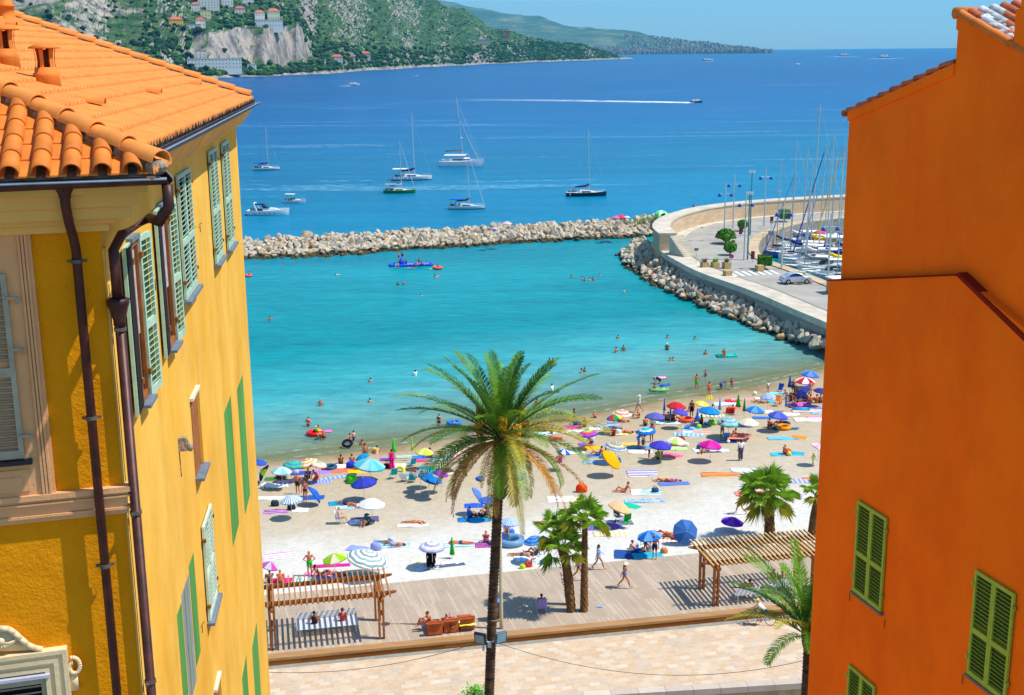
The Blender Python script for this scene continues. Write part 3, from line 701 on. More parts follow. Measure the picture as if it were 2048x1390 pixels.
 e = empty('stairs', at(1352, 508, JZ), radians(-62), 'flight of stone steps climbing from the walkway to the seawall top', 'stairs')
 mb = MB()
 for k in range(12): mb.box(.32*k, .32*(k+1)+.02, -1.3, 1.3, -.2, 2.9-.23*k)
 mb.build('step', conc, e)
 return quay
QUAY = jetty()
# ================================================================ plaster
def plaster(name, c1, c2, bmp=.25, streak=True, st=.4):
 mt, nt, b, out = newmat(name)
 v = coords(nt, (.5, .5, .2) if streak else (1, 1, 1), 'World'); n = noise_(nt, v, 1.6, 8., .72)
 v2 = coords(nt, (1, 1, 1), 'World'); n2 = noise_(nt, v2, .55, 4.); n3 = noise_(nt, v2, 26., 4., .7)
 col = mixc(nt, n_contrast(nt, n), lin(c1), lin(c2)); col = mixc(nt, 1., col, mixc(nt, n_contrast(nt, n2), (.88, .85, .83), (1.05, 1.05, 1.05)), 'MULTIPLY')
 v7 = coords(nt, (.9, .9, .3), 'World'); n7 = noise_(nt, v7, 1., 8., .75); mr = nt.nodes.new('ShaderNodeMapRange'); mr.inputs[1].default_value = .5; mr.inputs[2].default_value = .85; L(nt, n7, mr.inputs[0]); col = mixc(nt, mr.outputs[0], col, mixc(nt, st, col, lin('8a4a14')))
 L(nt, col, b.inputs['Base Color']); b.inputs['Roughness'].default_value = .9; b.inputs['Specular IOR Level'].default_value = .1
 h = math_(nt, 'ADD', n3, math_(nt, 'MULTIPLY', noise_(nt, v2, 4., 5., .6), 1.6)); bump(nt, b, h, bmp, .02); return mt
YS = plaster('yellow_plaster_side', 'e2a832', 'ecc05c'); YF = plaster('yellow_plaster_front', 'dc8a06', 'e8960e', .8, False)  # front plaster pushed orange, bounced light mixed into its own yellow
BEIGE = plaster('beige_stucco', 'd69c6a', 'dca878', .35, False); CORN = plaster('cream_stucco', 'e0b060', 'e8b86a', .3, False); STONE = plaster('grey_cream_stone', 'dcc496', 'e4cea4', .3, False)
OR = plaster('orange_plaster', 'fa6e0c', 'ff7e12', .25, st=.14); OR2 = plaster('dark_red_flashing', '8c2408', '7c1e06', .2, False)
TERRA = mat('terracotta', 'dc863a', .75, .12, 3., kind='World', bmp=.2, bscale=30); TERRA2 = mat('terracotta_barrel', 'dc7a28', .7, .14, 3., kind='World', bmp=.2, bscale=30)
TERRA3 = mat('old_terracotta', 'c86a44', .8, .3, 4., kind='World', bmp=.3); MORTAR = mat('mortar', '9c8f7c', .95, .35, 9., bmp=.8, bscale=20, kind='World'); OLDM = mat('whitened_mortar', 'd0d2d2', .9, .3, 5., bmp=.7, kind='World')
ZINC = mat('zinc_edge', '94a4b0', .4, .15, 4., metal=.5); PIPE = mat('copper_brown_pipe', '5a3028', .45, .35, 5., metal=.25, kind='World', col2='32201e'); PIPEB = mat('pipe_band', '6a6258', .5, .2, 5, metal=.4)
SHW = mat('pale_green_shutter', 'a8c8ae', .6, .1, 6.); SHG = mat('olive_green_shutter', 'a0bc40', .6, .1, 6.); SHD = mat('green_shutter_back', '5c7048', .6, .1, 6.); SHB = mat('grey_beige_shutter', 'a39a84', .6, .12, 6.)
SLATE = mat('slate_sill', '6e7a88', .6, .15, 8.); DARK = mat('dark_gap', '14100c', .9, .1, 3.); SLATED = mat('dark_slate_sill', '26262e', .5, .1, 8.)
PG = mat('painted_green', '4f9440', .85, .14, 2., kind='World', stretch=(1, 1, .2)); PGR = mat('painted_grey', '8a8f90', .85, .1, 2., kind='World'); RUST = mat('rusty_iron', '8a5a1c', .7, .3, 12.); BROWN = mat('brown_wood_frame', 'a4602c', .6, .2, 6.)
CURT = mat('lace_curtain', 'b4b0b4', .9, .2, 14.)
def leaf_mb(w, h, panels, mb=None, th=.04, pitch=.06):
 """one louvred leaf in the local x-z plane, y outwards"""
 mb = mb or MB(); st = .055
 mb.box(0, st, 0, th, 0, h); mb.box(w-st, w, 0, th, 0, h)
 zs = [0]+panels+[h]
 for i, z in enumerate(zs):
  a = max(0, z-(.05 if 0 < i < len(zs)-1 else 0));
  if i == 0: mb.box(st, w-st, 0, th, 0, .09)
  elif i == len(zs)-1: mb.box(st, w-st, 0, th, h-.07, h)
  else: mb.box(st, w-st, 0, th, z-.05, z+.05)
 z = .12
 while z < h-.1:
  if all(abs(z-q) > .085 for q in panels):
   T = Matrix.Translation((w/2, th*.5, z)) @ Matrix.Rotation(radians(38), 4, 'X'); mb.box(-w/2+st, w/2-st, -.028, .028, -.004, .004, T)
  z += pitch
 mb.cm = 1; mb.box(st, w-st, -.012, -.006, .02, h-.02); mb.cm = 0  # backing sheet, its darker colour paints the shade between the louvres
 return mb
def half_tile(mb, p0, p1, r0, r1, up, n=8, th=.014):
 """a barrel tile: half cone from p0 (lower end) to p1, arched towards up"""
 p0, p1 = Vector(p0), Vector(p1); t = (p1-p0).normalized(); s = t.cross(up).normalized(); u = s.cross(t)
 vs = []
 for p, r in ((p0, r0), (p1, r1)):
  for rr in (r, r-th):
   for k in range(n+1):
    a = pi*k/n; vs.append(p+s*cos(a)*rr+u*sin(a)*rr)
 m = n+1; fs = []
 for k in range(n):
  fs += [(k, k+1, 2*m+k+1, 2*m+k), (m+k, 3*m+k, 3*m+k+1, m+k+1), (k, m+k, m+k+1, k+1)]
 mb.add(vs, fs)
# ================================================================ yellow house
def yellow_house():
 c0 = ydepth(245, 980, 13.0); S = Wall((c0.x, c0.y), (-.1192, 1)); F = Wall((c0.x, c0.y), (3.5259, 1))
 e = empty('yellow_house', (c0.x, c0.y, 0), 0, 'yellow ochre house with an orange tiled roof filling the left side', 'house')
 inv = Matrix.Translation(-e.location)
 def part(mb, name, m, parent=None, smooth=False, bevel=0):
  o = mb.build(name, m, None, smooth); o.parent = parent or e
  o.matrix_parent_inverse = Matrix.Identity(4); o.matrix_local = Matrix.Translation(-e.location) if (parent is None) else Matrix.Identity(4)
  return o
 s1 = S.hit(505, 800)[0]; zt = 32.6
 A, B = S.P(0, 0), S.P(s1, 0); D_ = B-F.D*9; E_ = A-F.D*9
 mb = MB(); fp = [(A.x, A.y), (B.x, B.y), (D_.x, D_.y), (E_.x, E_.y)]
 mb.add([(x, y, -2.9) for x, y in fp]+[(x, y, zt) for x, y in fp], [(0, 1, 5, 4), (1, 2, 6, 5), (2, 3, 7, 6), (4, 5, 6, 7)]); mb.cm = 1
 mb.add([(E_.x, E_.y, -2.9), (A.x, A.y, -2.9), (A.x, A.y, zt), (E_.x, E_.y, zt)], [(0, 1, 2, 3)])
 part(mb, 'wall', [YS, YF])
 SM, FM = S.M(), F.M()
 part(MB().box(.02, .2, 0, .02, 10, 32.0, SM), 'corner_strip', plaster('corner_plaster', 'e8b448', 'f0c468', .2, False))
 OV = .45; ze = 33.0; Ec = ydepth(320, 346, 12.4)
 mside = .36
 def roofhit(px, py):
  d = ray(px, py); n = S.N*mside+Vector((0, 0, 1)); P0 = S.P(0, ze, OV)
  t = (P0-Vector((0, 0, H))).dot(n)/d.dot(n); p = Vector((0, 0, H))+d*t
  return (p-S.O).dot(S.D), OV-(p-S.O).dot(S.N), p
 E0 = Ec.copy(); k = 1/(1+S.N.dot(F.N)); sE = (Ec-S.O).dot(S.D); qc = OV-(Ec-S.O).dot(S.N); zE = Ec.z; OVf = (Ec-F.O).dot(F.N)
 hn = roofhit(2, 192); hb = roofhit(492, 186); hf = roofhit(30, 38)
 kn = (hn[0]-sE)/(hn[1]-qc); sE0 = sE; sE = sE-kn*qc; sG = S.hit(278, 290, OV)[0]                     # near hip: s = sE + kn*q
 sB = S.hit(507, 201, OV)[0]; sB = min(sB, s1+.75); kf = (hf[0]-sB)/hf[1]   # far hip
 def RP(s, q, up=0.): return S.P(s, ze+mside*q+up, OV-q)
 QM = 6.4
 mb = MB(); row = .36; pitch = .215; nr = int(QM/row)
 for r in range(-2, nr):
  q0, q1 = r*row, (r+1)*row+.03; a = sE+kn*(q0+row*.5)+.05; b = sB+kf*(q0+row*.5)-.02
  if r < 0: q0 = max(q0, qc); b = sE0+(sG-sE0)*(q1-.03-qc)/(-qc); a = min(a, b-.31)
  if b-a < .3: break
  n = int((b-a)/pitch*6); vs = []
  for i in range(n+1):
   s = a+(b-a)*i/n; ph = (s/pitch) % 1.; hgt = .030*max(0, sin(pi*min(1, ph/.62)))**.7 if ph < .62 else 0.
   jit = .006*noise.noise(Vector((int(s/pitch)*1.7, r*3.1, 0)))
   vs += [RP(s, q0, -.01), RP(s, q0, .04+hgt*1.2+jit), RP(s, q1, .0+hgt*.9)]
  mb.add(vs, [(3*i+k_, 3*i+3+k_, 3*i+4+k_, 3*i+1+k_) for i in range(n) for k_ in (0, 1)])
 roof = empty('roof', (0, 0, 0)); roof.parent = e; roof.matrix_local = inv
 def rpart(mb, name, m, smooth=False): o = mb.build(name, m, None, smooth); o.parent = roof; return o
 rpart(mb, 'roof_tiles', TERRA)
 qe = QM; mb = MB()  # solid body under the tiles, closes the back
 Pn, Pf = RP(sE+kn*qe, qe, -.05), RP(sB+kf*qe, qe, -.05); B0 = RP(sB, 0, -.05); A0 = RP(sE, 0, -.05)
 back = [Vector((p.x, p.y, ze-.2))-S.N*0 for p in (A0, B0)]; L1 = B0-F.D*11-Vector((0, 0, .05)); L0 = A0-F.D*11-Vector((0, 0, .05))
 mb.add([A0, B0, Pf, Pn, L0, L1], [(0, 1, 2, 3), (0, 3, 4), (1, 5, 2), (2, 5, 4, 3), (0, 4, 5, 1)]); rpart(mb, 'roof_body', MORTAR)
 hp = hn[2]; nf = (hp-F.O).dot(F.N); mf = (hp.z-zE)/(OVf-nf); sEf = (Ec-F.O).dot(F.D); knf = ((hp-F.O).dot(F.D)-sEf)/(OVf-nf)
 def FP(s, q, up=0.): return F.P(s, zE+mf*q+up, OVf-q)
 cov = MB(); pan = MB(); upv = (F.N*mf+Vector((0, 0, 1))).normalized(); pit = .285
 for c in range(14):
  s = sEf-.26-c*pit; qh = (s+.02-sEf)/knf if knf else 9
  j = 0; q = -.05
  while q < min(qh+.02, 3.4):
   L_ = min(.46, qh-q+.1);
   half_tile(cov, FP(s, q, .045+.012), FP(s+R0.uniform(-.004, .004), q+L_, .045), .098, .085, upv, 10, .016); q += .37
  q = -.04
  while q < min(qh+.12, 3.4):
   x0, x1 = s+.045, s+pit-.045
   qq = min(q+.42, qh-.03)
   if qq < q+.05: break
   p = [FP(x0, q, .03), FP(x1, q, .03), FP(x1, qq, .012), FP(x0, qq, .012), FP(x0, q, .012), FP(x1, q, .012)]
   pan.add(p, [(0, 1, 2, 3), (4, 5, 1, 0)]); q += .37
 mb = MB(); mb.add([FP(sEf, 0, -.03), FP(sEf-5, 0, -.03), FP(sEf-5, 3.2, -.03), FP(sEf+knf*3.2, 3.2, -.03)], [(0, 1, 2, 3)]); rpart(mb, 'roof_underlay', MORTAR)
 rpart(cov, 'barrel_tiles', TERRA2, True); rpart(pan, 'pan_tiles', TERRA2)
 def hip(fn, q0, q1, nm, r=.125, mort=True):
  mb = MB(); q = q0; mo = MB()
  while q < q1:
   a, b = fn(q), fn(q+.36); tt = (b-a).normalized(); half_tile(mb, a+Vector((0, 0, .085)), b+tt*.05+Vector((0, 0, .06)), r, r*.86, Vector((0, 0, 1)), 10, .018)
   sd = tt.cross(Vector((0, 0, 1))).normalized()
   for k_ in range(3):
    c = a.lerp(b, (k_+.5)/3); mo.ell(c+Vector((0, 0, .01)), (.12, .12, .075+.02*R0.random()), 6)
   q += .36
  rpart(mb, nm, TERRA, True); rpart(mo, 'mortar_bedding', MORTAR, False)
 hip(lambda q: RP(sE+kn*q, q), qc-.02, 6.2, 'hip_tiles'); hip(lambda q: RP(sB+kf*q, q), .05, 6.2, 'hip_tiles', .11)
 for (px, py) in ((178, 210), (298, 188), (382, 171), (12, 52), (-20, 80)):
  s, q, p = roofhit(px, py); mb = MB(); dn = (RP(s, q-.36)-RP(s, q)); half_tile(mb, RP(s, q)+dn*.55+Vector((0, 0, .08)), RP(s, q)-dn*.6+Vector((0, 0, -.01)), .085, .05, Vector((0, 0, 1)), 8, .012); rpart(mb, 'vent_tile', TERRA2, True)
 def pot(px, py, sc):
  s, q, p = roofhit(px, py); c = empty('chimney_pot', RP(s, q, -.03)); c.parent = roof; c.scale = (sc, sc, sc)
  MB().lathe([(.0, -.1), (.165, -.1), (.145, .14), (.15, .17), (.13, .18), (.122, .24), (.0, .24)], 20).build('pot_base', TERRA2, c, True)
  mb = MB()
  for k_ in range(6): mb.lathe([(.124, .2), (.105, .3), (.115, .42), (.128, .46), (.105, .46), (.095, .42), (.085, .3), (.1, .2)], 3, None, k_*pi/3+.3, k_*pi/3+.3+.42)
  mb.build('pot_pillars', TERRA2, c, True)
  MB().lathe([(.0, .19), (.07, .21), (.05, .44), (.0, .44)], 12).build('pot_core', mat('dark_clay', '5a2a10', .9), c, True)  # pot core in a darker brown than the outer clay
  MB().lathe([(.0, .45), (.175, .45), (.18, .462), (.1, .5), (.0, .52)], 20).build('pot_cap', TERRA2, c, True)
 pot(95, 172, 1.12); pot(14, 135, 1.15)
 s, q, p = roofhit(14, 42); c = empty('chimney_pot', RP(s, q, -.1)); c.parent = roof
 MB().lathe([(.0, -.3), (.42, -.3), (.36, 0), (.25, .12), (.16, .2), (.15, .36), (.19, .37), (.19, .42), (.14, .43), (.13, .8), (0, .8)], 20).build('pot_base', TERRA2, c, True)
 def gutter(P, Q, N_, rr=.06):
  mb = MB(); T = (Q-P).normalized(); n = 24; vs = []
  for i in range(n+1):
   p = P.lerp(Q, i/n)+Vector((0, 0, -.018*sin(pi*i/n)))
   for rad in (rr, rr-.008):
    for k_ in range(9):
     a = pi+pi*k_/8; vs.append(p+N_*cos(a)*rad+Vector((0, 0, 1))*sin(a)*rad)
  fs = []
  for i in range(n):
   for k_ in range(8):
    fs += [(i*18+k_, i*18+18+k_, i*18+19+k_, i*18+1+k_), (i*18+9+k_, i*18+10+k_, i*18+28+k_, i*18+27+k_)]
  mb.add(vs, fs); mb.cm = 1
  mb.tube([P+N_*rr, Q+N_*rr], .011, 6); mb.tube([P-N_*rr, Q-N_*rr], .008, 6)
  return mb
 gk = E0+(S.N+F.N)*k*.07; gz = Vector((0, 0, zE-.05))
 P = Vector((gk.x, gk.y, 0))+gz
 part(gutter(P, P-F.D*5.5, F.N), 'gutter', [PIPE, ZINC]); part(gutter(S.P(sG, ze-.05, OV+.07), S.P(sB+.12, ze-.05, OV+.07), S.N), 'gutter', [PIPE, ZINC]); part(gutter(P, S.P(sG, ze-.06, OV+.07), S.N), 'gutter', [PIPE, ZINC])
 mb = MB(); rr = random.Random(4); LL = sB-sG
 for i in range(170):
  s = sG+.1+i*LL/172.; p = RP(s, -.02, -.03); h = rr.uniform(.07, .12)
  mb.add([p+S.D*-.018, p+S.D*.018, p+Vector((0, 0, h))+S.D*rr.uniform(-.02, .02)+S.N*rr.uniform(-.02, .03), p+S.N*.02], [(0, 1, 2), (1, 3, 2), (3, 0, 2)])
 part(mb, 'tile_end_shadows', mat('shadow_triangles', '1c1210', .7))  # dark triangles modelled as the shadows between tile ends above the gutter
 zf = [F.hit(120, y, 0.)[1] for y in (372, 392, 428, 462, 492)]
 zb = zE-.09
 mb = MB()
 zs = [zb, zb-.13, zb-.27, zb-.40, zb-.47, zb-.56]; ns = [.52, .42, .33, .17, .10]
 for i in range(5): mb.box(-9, ns[i], -.3, ns[i], zs[i+1]+.004, zs[i], FM)
 for i, (a, b) in enumerate(((.46, zs[1]), (.37, zs[2]), (.13, zs[4]))): mb.tube([F.P(-9, b+.02, a), F.P(a, b+.02, a)], .028, 8)
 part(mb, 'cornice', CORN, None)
 mb = MB(); zb2 = ze-.09; ht = (zb2-S.hit(469, 254)[1])/.39; prof = [(a_, zb2-b_*ht) for a_, b_ in ((.44, 0), (.43, .05), (.36, .08), (.30, .15), (.2, .27), (.1, .34), (.07, .38), (.0, .39), (-.1, .39), (-.1, 0))]
 vs = [S.P(s, z, n_) for s in (.1, s1+.45) for n_, z in prof]; K = len(prof)
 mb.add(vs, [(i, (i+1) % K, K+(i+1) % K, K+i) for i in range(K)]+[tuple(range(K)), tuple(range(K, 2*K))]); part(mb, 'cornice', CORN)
 z0 = F.hit(240, 969)[1]; z1 = F.hit(240, 1024)[1]; hh = z0-z1; mb = MB()
 for a, b, n_ in ((0, .2, .09), (.2, .3, .06), (.3, .38, .08), (.38, .74, .045), (.74, .84, .07), (.84, 1., .05)):
  mb.box(-9, n_, -.1, n_, z0-hh*b, z0-hh*a-.003, FM)
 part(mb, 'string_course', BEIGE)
 def fs(px, py=700): return F.hit(px, py)[0]
 ztop = zs[-1]+.0; sA = fs(84); sL = fs(29)
 mb = MB(); mb.box(-6, sA, 0, .05, z0-.003, ztop, FM)
 for x in (60, 67, 74): mb.box(fs(x)-.012, fs(x)+.012, .05, .075, z0, ztop, FM)
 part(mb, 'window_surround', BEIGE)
 zs_ = F.hit(40, 915)[1]
 mb = MB(); sm = F.M() @ Matrix.Translation((sL-1.05, .055, zs_+.02));
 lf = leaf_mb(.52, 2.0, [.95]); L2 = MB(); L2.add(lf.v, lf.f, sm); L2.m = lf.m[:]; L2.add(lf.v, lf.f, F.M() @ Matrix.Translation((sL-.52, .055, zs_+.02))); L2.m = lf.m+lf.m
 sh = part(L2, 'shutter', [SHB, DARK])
 part(MB().box(sL-1.3, sL+.07, .03, .13, zs_-.05, zs_, FM), 'window_sill', SLATED)
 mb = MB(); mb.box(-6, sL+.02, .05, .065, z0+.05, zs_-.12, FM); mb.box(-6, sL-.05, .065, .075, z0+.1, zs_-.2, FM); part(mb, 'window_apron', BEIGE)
 for zz in (zs_+.25, zs_+1.2, zs_+1.75): part(MB().box(sL-.03, sL+.1, .09, .11, zz, zz+.03, FM).tube([F.P(sL+.09, zz+.02, .11), F.P(sL+.09, zz-.05, .11)], .014, 6), 'shutter_hinge', SHB)
 sr = fs(134, 1292); zt_ = F.hit(134, 1290)[1]; mb = MB()
 for i, (d_, n_) in enumerate(((0, .11), (.06, .085), (.10, .1), (.15, .07), (.2, .085))):
  mb.box(-6, sr-.05*i-.05, .0, n_, zt_-.05*(i+1), zt_-.05*i, FM); mb.box(sr-.05*i-.05, sr-.05*i, 0, n_, zt_-2.6, zt_-.05*i, FM)
 part(mb, 'window_surround', STONE)
 mb = MB(); pts = [(fs(x, y), F.hit(x, y)[1]) for x, y in ((-60, 1300), (-60, 1268), (-30, 1256), (0, 1252), (18, 1253), (30, 1261), (42, 1272), (55, 1284), (70, 1291), (86, 1294))]
 T = FM @ Matrix(((1, 0, 0, 0), (0, 0, 1, 0), (0, 1, 0, 0), (0, 0, 0, 1)))
 mb.prism(pts+[(pts[-1][0], zt_-.0)], 0., .05, T)
 for a, b in zip(pts[1:], pts[2:]): mb.tube([F.P(a[0], a[1], .06), F.P(b[0], b[1], .06)], .035, 8)
 sc_, zc = fs(2, 1278), F.hit(2, 1278)[1]
 mb.ell(F.P(sc_, zc, .06), (.05, .04, .05), 8)
 for k_ in range(5):
  a = radians(-5+k_*22); mb.tube([F.P(sc_, zc-.03, .06), F.P(sc_+cos(a)*.1, zc-.03-.0+sin(a)*-.04, .08), F.P(sc_+cos(a)*.2, zc+.02-sin(a)*.06, .06)], [.012, .02, .006], 6)
 part(mb, 'carved_pediment', STONE, smooth=True)
 mb = MB(); cx_, cz_ = fs(148, 1328), F.hit(148, 1328)[1]
 for i in range(22):
  a0 = radians(110-i*17); a1 = radians(110-(i+1)*17); r0, r1 = .115-.0028*i, .115-.0028*(i+1)
  mb.tube([F.P(cx_+cos(a0)*r0*.7, cz_+sin(a0)*r0, .06), F.P(cx_+cos(a1)*r1*.7, cz_+sin(a1)*r1, .06)], .024, 8)
 mb.box(cx_-.06, cx_+.03, 0, .06, cz_-.3, cz_-.08, FM); part(mb, 'volute', STONE, smooth=True)
 sw = fs(98, 1350); zw = F.hit(98, 1345)[1]
 part(MB().box(-6, sw+.02, .0, .13, zw, zw+.035, FM), 'window_hood', mat('lead_flashing', 'b8b8c8', .5))
 lf = leaf_mb(.9, 1.5, [.8], None, .04, .075); L2 = MB(); L2.add(lf.v, lf.f, F.M() @ Matrix.Translation((sw-.93, .01, zw-1.53))); L2.m = lf.m[:]; part(L2, 'shutter', [SHB, DARK])
 def pipe(pts, r, name, wall, bands=()):
  o = part(MB().tube(pts, r, 14), name, PIPE, None, True)
  for a in bands:
   mb = MB(); mb.tube([a+Vector((0, 0, -.02)), a+Vector((0, 0, .02))], r*1.22, 14); d_ = wall.D
   mb.box(-r*2, r*2, -.02, .02, -.012, .012, Matrix.Translation(a-wall.N*.02) @ wall.M().to_3x3().to_4x4())
   b_ = part(mb, 'pipe_bracket', PIPEB)
  return o
 def fh(px, py, n_): s, z = F.hit(px, py, n_); return F.P(s, z, n_)
 def shh(px, py, n_): s, z = S.hit(px, py, n_); return S.P(s, z, n_)
 a = fh(152, 500, .14); bt = fh(245, 1400, .14); bt = Vector((a.x, a.y, bt.z-12))
 pipe([fh(129, 378, .52), fh(131, 410, .5), fh(138, 445, .36), fh(148, 480, .2), a, bt], .05, 'downpipe', F, [Vector((a.x, a.y, fh(px, py, .14).z)) for px, py in ((157, 522), (187, 835), (217, 1130))])
 mb = MB(); c_ = fh(128, 372, .52); mb.lathe([(.0, .06), (.1, .06), (.105, .03), (.09, -.03), (.062, -.08), (.058, -.12)], 16, Matrix.Translation(c_)); part(mb, 'pipe_hopper', PIPE, None, True)
 top = P-Vector((0, 0, .06))
 a = shh(239, 640, .13)
 pipe([top, top+Vector((0, 0, -.22)), top-S.D*.02-S.N*.1+Vector((0, 0, -.36)), shh(300, 436, .34), shh(243, 470, .18), Vector((a.x, a.y, shh(229, 500, .14).z)), Vector((a.x, a.y, a.z+.12))], .056, 'downpipe', S)
 pipe([Vector((a.x, a.y, a.z+.1)), Vector((a.x, a.y, 5))], .054, 'downpipe', S, [Vector((a.x, a.y, shh(px, py, .13).z)) for px, py in ((243, 655), (268, 1032), (292, 1388))])
 mb = MB(); mb.lathe([(.085, .14), (.125, .13), (.12, .08), (.1, .03), (.066, -.1), (.066, -.16), (.05, -.16), (.05, .05), (.085, .12)], 16, Matrix.Translation((a.x, a.y, a.z+.1))); part(mb, 'pipe_hopper', PIPE, None, True)
 mb = MB(); mb.tube([S.P(.1, 31.6, .02), S.P(.1, 12, .02)], .008, 5); part(mb, 'cable', DARK)
 def opening(pl, pr, ym, ztop, zbot): return S.hit(pl, ym)[0], S.hit(pr, ym)[0], ztop, zbot
 def zy(px, py): return S.hit(px, py)[1]
 def closed(pl, pr, ym, pt, pb, m=SHW, sill=True, split=[.9]):
  s0, s1_ = S.hit(pl, ym)[0], S.hit(pr, ym)[0]; zb_, zt2 = zy(*pb), zy(*pt); w_ = (s1_-s0)/2; h_ = zt2-zb_
  w = empty('window', (0, 0, 0)); w.parent = e; w.matrix_local = inv
  for i in range(2):
   lf = leaf_mb(w_-.006, h_, [h_*.45], None, .04, .075); q = MB(); q.add(lf.v, lf.f, SM @ Matrix.Translation((s0+i*w_, .02, zb_))); q.m = lf.m
   o = q.build('shutter', [m, DARK]); o.parent = w
  for zz in (.25, h_-.25):
   for s_ in (s0-.05, s1_-.02): o = MB().box(s_, s_+.07, .03, .08, zb_+zz, zb_+zz+.05, SM).build('shutter_hinge', RUST); o.parent = w
  if sill: o = MB().box(s0-.05, s1_+.05, 0, .13, zb_-.06, zb_-.01, SM).build('sill', SLATE); o.parent = w
 closed(357, 383, 475, (350, 350), (367, 600)); closed(420, 435, 415, (408.6, 306), (432, 522)); closed(445.5, 458.5, 392, (436, 289), (456, 494))
 closed(406, 425, 1132, (397, 1065), (415, 1240), mat('white_shutter', 'c4d8c0', .6))
 def opened(s0, s1_, zb_, zt2, angr, wl, wn_):
  w = empty('window', (0, 0, 0)); w.parent = e; w.matrix_local = inv
  def wp(mb, nm, m): o = mb.build(nm, m); o.parent = w
  wp(MB().box(s0, s1_, .003, .006, zb_, zt2, SM), 'pane', mat('dim_glass', '1c1a20', .1, spec=.5))
  q = MB(); q.box(s0, s0+.07, .005, .05, zb_, zt2, SM); q.box(s1_-.07, s1_, .005, .05, zb_, zt2, SM); q.box(s0, s1_, .005, .05, zt2-.07, zt2, SM); q.box(s0, s1_, .005, .05, zb_, zb_+.07, SM); wp(q, 'frame', BROWN)
  wp(MB().box(s0+.12, s1_-.12, .01, .015, zb_+.8, zt2-.1, SM), 'curtain', CURT)
  wp(MB().box(s0-.03, s1_+.03, 0, .14, zb_-.06, zb_-.02, SM), 'sill', SLATE)
  wp(MB().box(s0-.03, s1_+.03, 0, .08, zt2+.0, zt2+.05, SM), 'lintel', SLATE)
  h_ = zt2-zb_
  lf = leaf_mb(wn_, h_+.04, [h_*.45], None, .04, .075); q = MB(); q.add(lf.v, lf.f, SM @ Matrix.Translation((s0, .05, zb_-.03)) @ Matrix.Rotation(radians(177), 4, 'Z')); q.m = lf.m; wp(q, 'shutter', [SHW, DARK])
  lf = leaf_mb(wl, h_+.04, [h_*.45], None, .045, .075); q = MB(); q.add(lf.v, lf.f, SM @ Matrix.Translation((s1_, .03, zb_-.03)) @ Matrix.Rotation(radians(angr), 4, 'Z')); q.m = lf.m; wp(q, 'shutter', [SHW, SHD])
  for zz in (.25, h_-.25): wp(MB().box(s1_-.04, s1_+.1, .02, .09, zb_+zz, zb_+zz+.07, SM), 'shutter_hinge', RUST); wp(MB().box(s0-.08, s0+.02, .02, .08, zb_+zz, zb_+zz+.07, SM), 'shutter_hinge', RUST)
 hx = lambda px, py: S.hit(px, py)[0]
 opened(hx(265, 640), hx(280, 640), zy(283, 800), zy(262, 478), 6, .5, .5)
 opened(hx(323, 560), hx(337, 560), zy(337, 692), zy(330, 402), 5, .48, .46)
 for (pl, pr, ym, pt, pb) in ((385, 399, 872, (380, 802), (389, 960)), (431, 441, 1420, (428, 1384), (436, 1540))):
  s0, s1_ = S.hit(pl, ym)[0], S.hit(pr, ym)[0]; zb_, zt2 = zy(*pb), zy(*pt)
  w = empty('window', (0, 0, 0)); w.parent = e; w.matrix_local = inv
  for nm, q, m in (('pane', MB().box(s0, s1_, .004, .008, zb_, zt2, SM), BROWN), ('sill', MB().box(s0-.04, s1_+.04, 0, .14, zb_-.06, zb_-.01, SM), SLATE), ('lintel', MB().box(s0-.05, s1_+.03, 0, .06, zt2, zt2+.05, SM), mat('white_lintel', 'dcd0bc', .8)), ('frame', MB().box(s1_-.05, s1_, .008, .05, zb_, zt2, SM), YS)):
   o = q.build(nm, m); o.parent = w
 def painted(pl, pr, ym, pt, pb, m=PG, nm='painted_shutter'):
  s0, s1_ = S.hit(pl, ym)[0], S.hit(pr, ym)[0]; zb_, zt2 = zy(*pb), zy(*pt)
  o = part(MB().box(s0, s1_, 0, .004, zb_, zt2, SM), nm, m); return o
 painted(456, 471, 946, (447, 829), (464.9, 1098)); painted(481, 493.5, 890, (473.7, 780), (489, 1033))
 painted(358, 368.6, 1286, (354.7, 1228), (372, 1402)); painted(389, 400, 1286, (377, 1134), (400, 1306)); painted(370, 387.5, 1286, (362, 1193), (385, 1390), PGR, 'painted_window')
 for x in (375, 381): painted(x, x+1.6, 1286, (363, 1193), (385, 1388), PG, 'painted_bar')
 painted(507, 519, 1340, (504.5, 1293), (512, 1500)); painted(487, 498, 1400, (481, 1372), (498, 1560))
 for px, py in ((305, 560), (383, 455), (396, 448), (432, 1176), (400, 1250)):
  s, z = S.hit(px, py); part(MB().tube([S.P(s, z-.14, .03), S.P(s, z, .03), S.P(s+.12, z, .05)], .006, 5), 'shutter_hook', DARK)
 s, z = S.hit(357, 888); mb = MB(); mb.box(s-.05, s+.05, 0, .12, z-.1, z+.1, SM); mb.ell(S.P(s, z-.05, .16), (.05, .05, .07), 8); mb.tube([S.P(s, z, 0), S.P(s, z-.5, .01)], .008, 5); part(mb, 'wall_lamp', mat('lamp_bracket', 'a89a8a', .5, .4, 20))
 cu = bpy.data.curves.new('number', 'FONT'); cu.body = '3'; cu.size = .22; cu.extrude = .004; to = bpy.data.objects.new('t', cu); C.objects.link(to)
 s, z = S.hit(374, 890); to.matrix_world = S.M() @ Matrix.Translation((s, .004, z-.08)) @ Matrix(((1, 0, 0, 0), (0, 0, 1, 0), (0, 1, 0, 0), (0, 0, 0, 1)))
 dg = bpy.context.evaluated_depsgraph_get(); me = bpy.data.meshes.new_from_object(to.evaluated_get(dg)); me.materials.clear(); me.materials.append(mat('brown_paint', '6a3a10', .8))
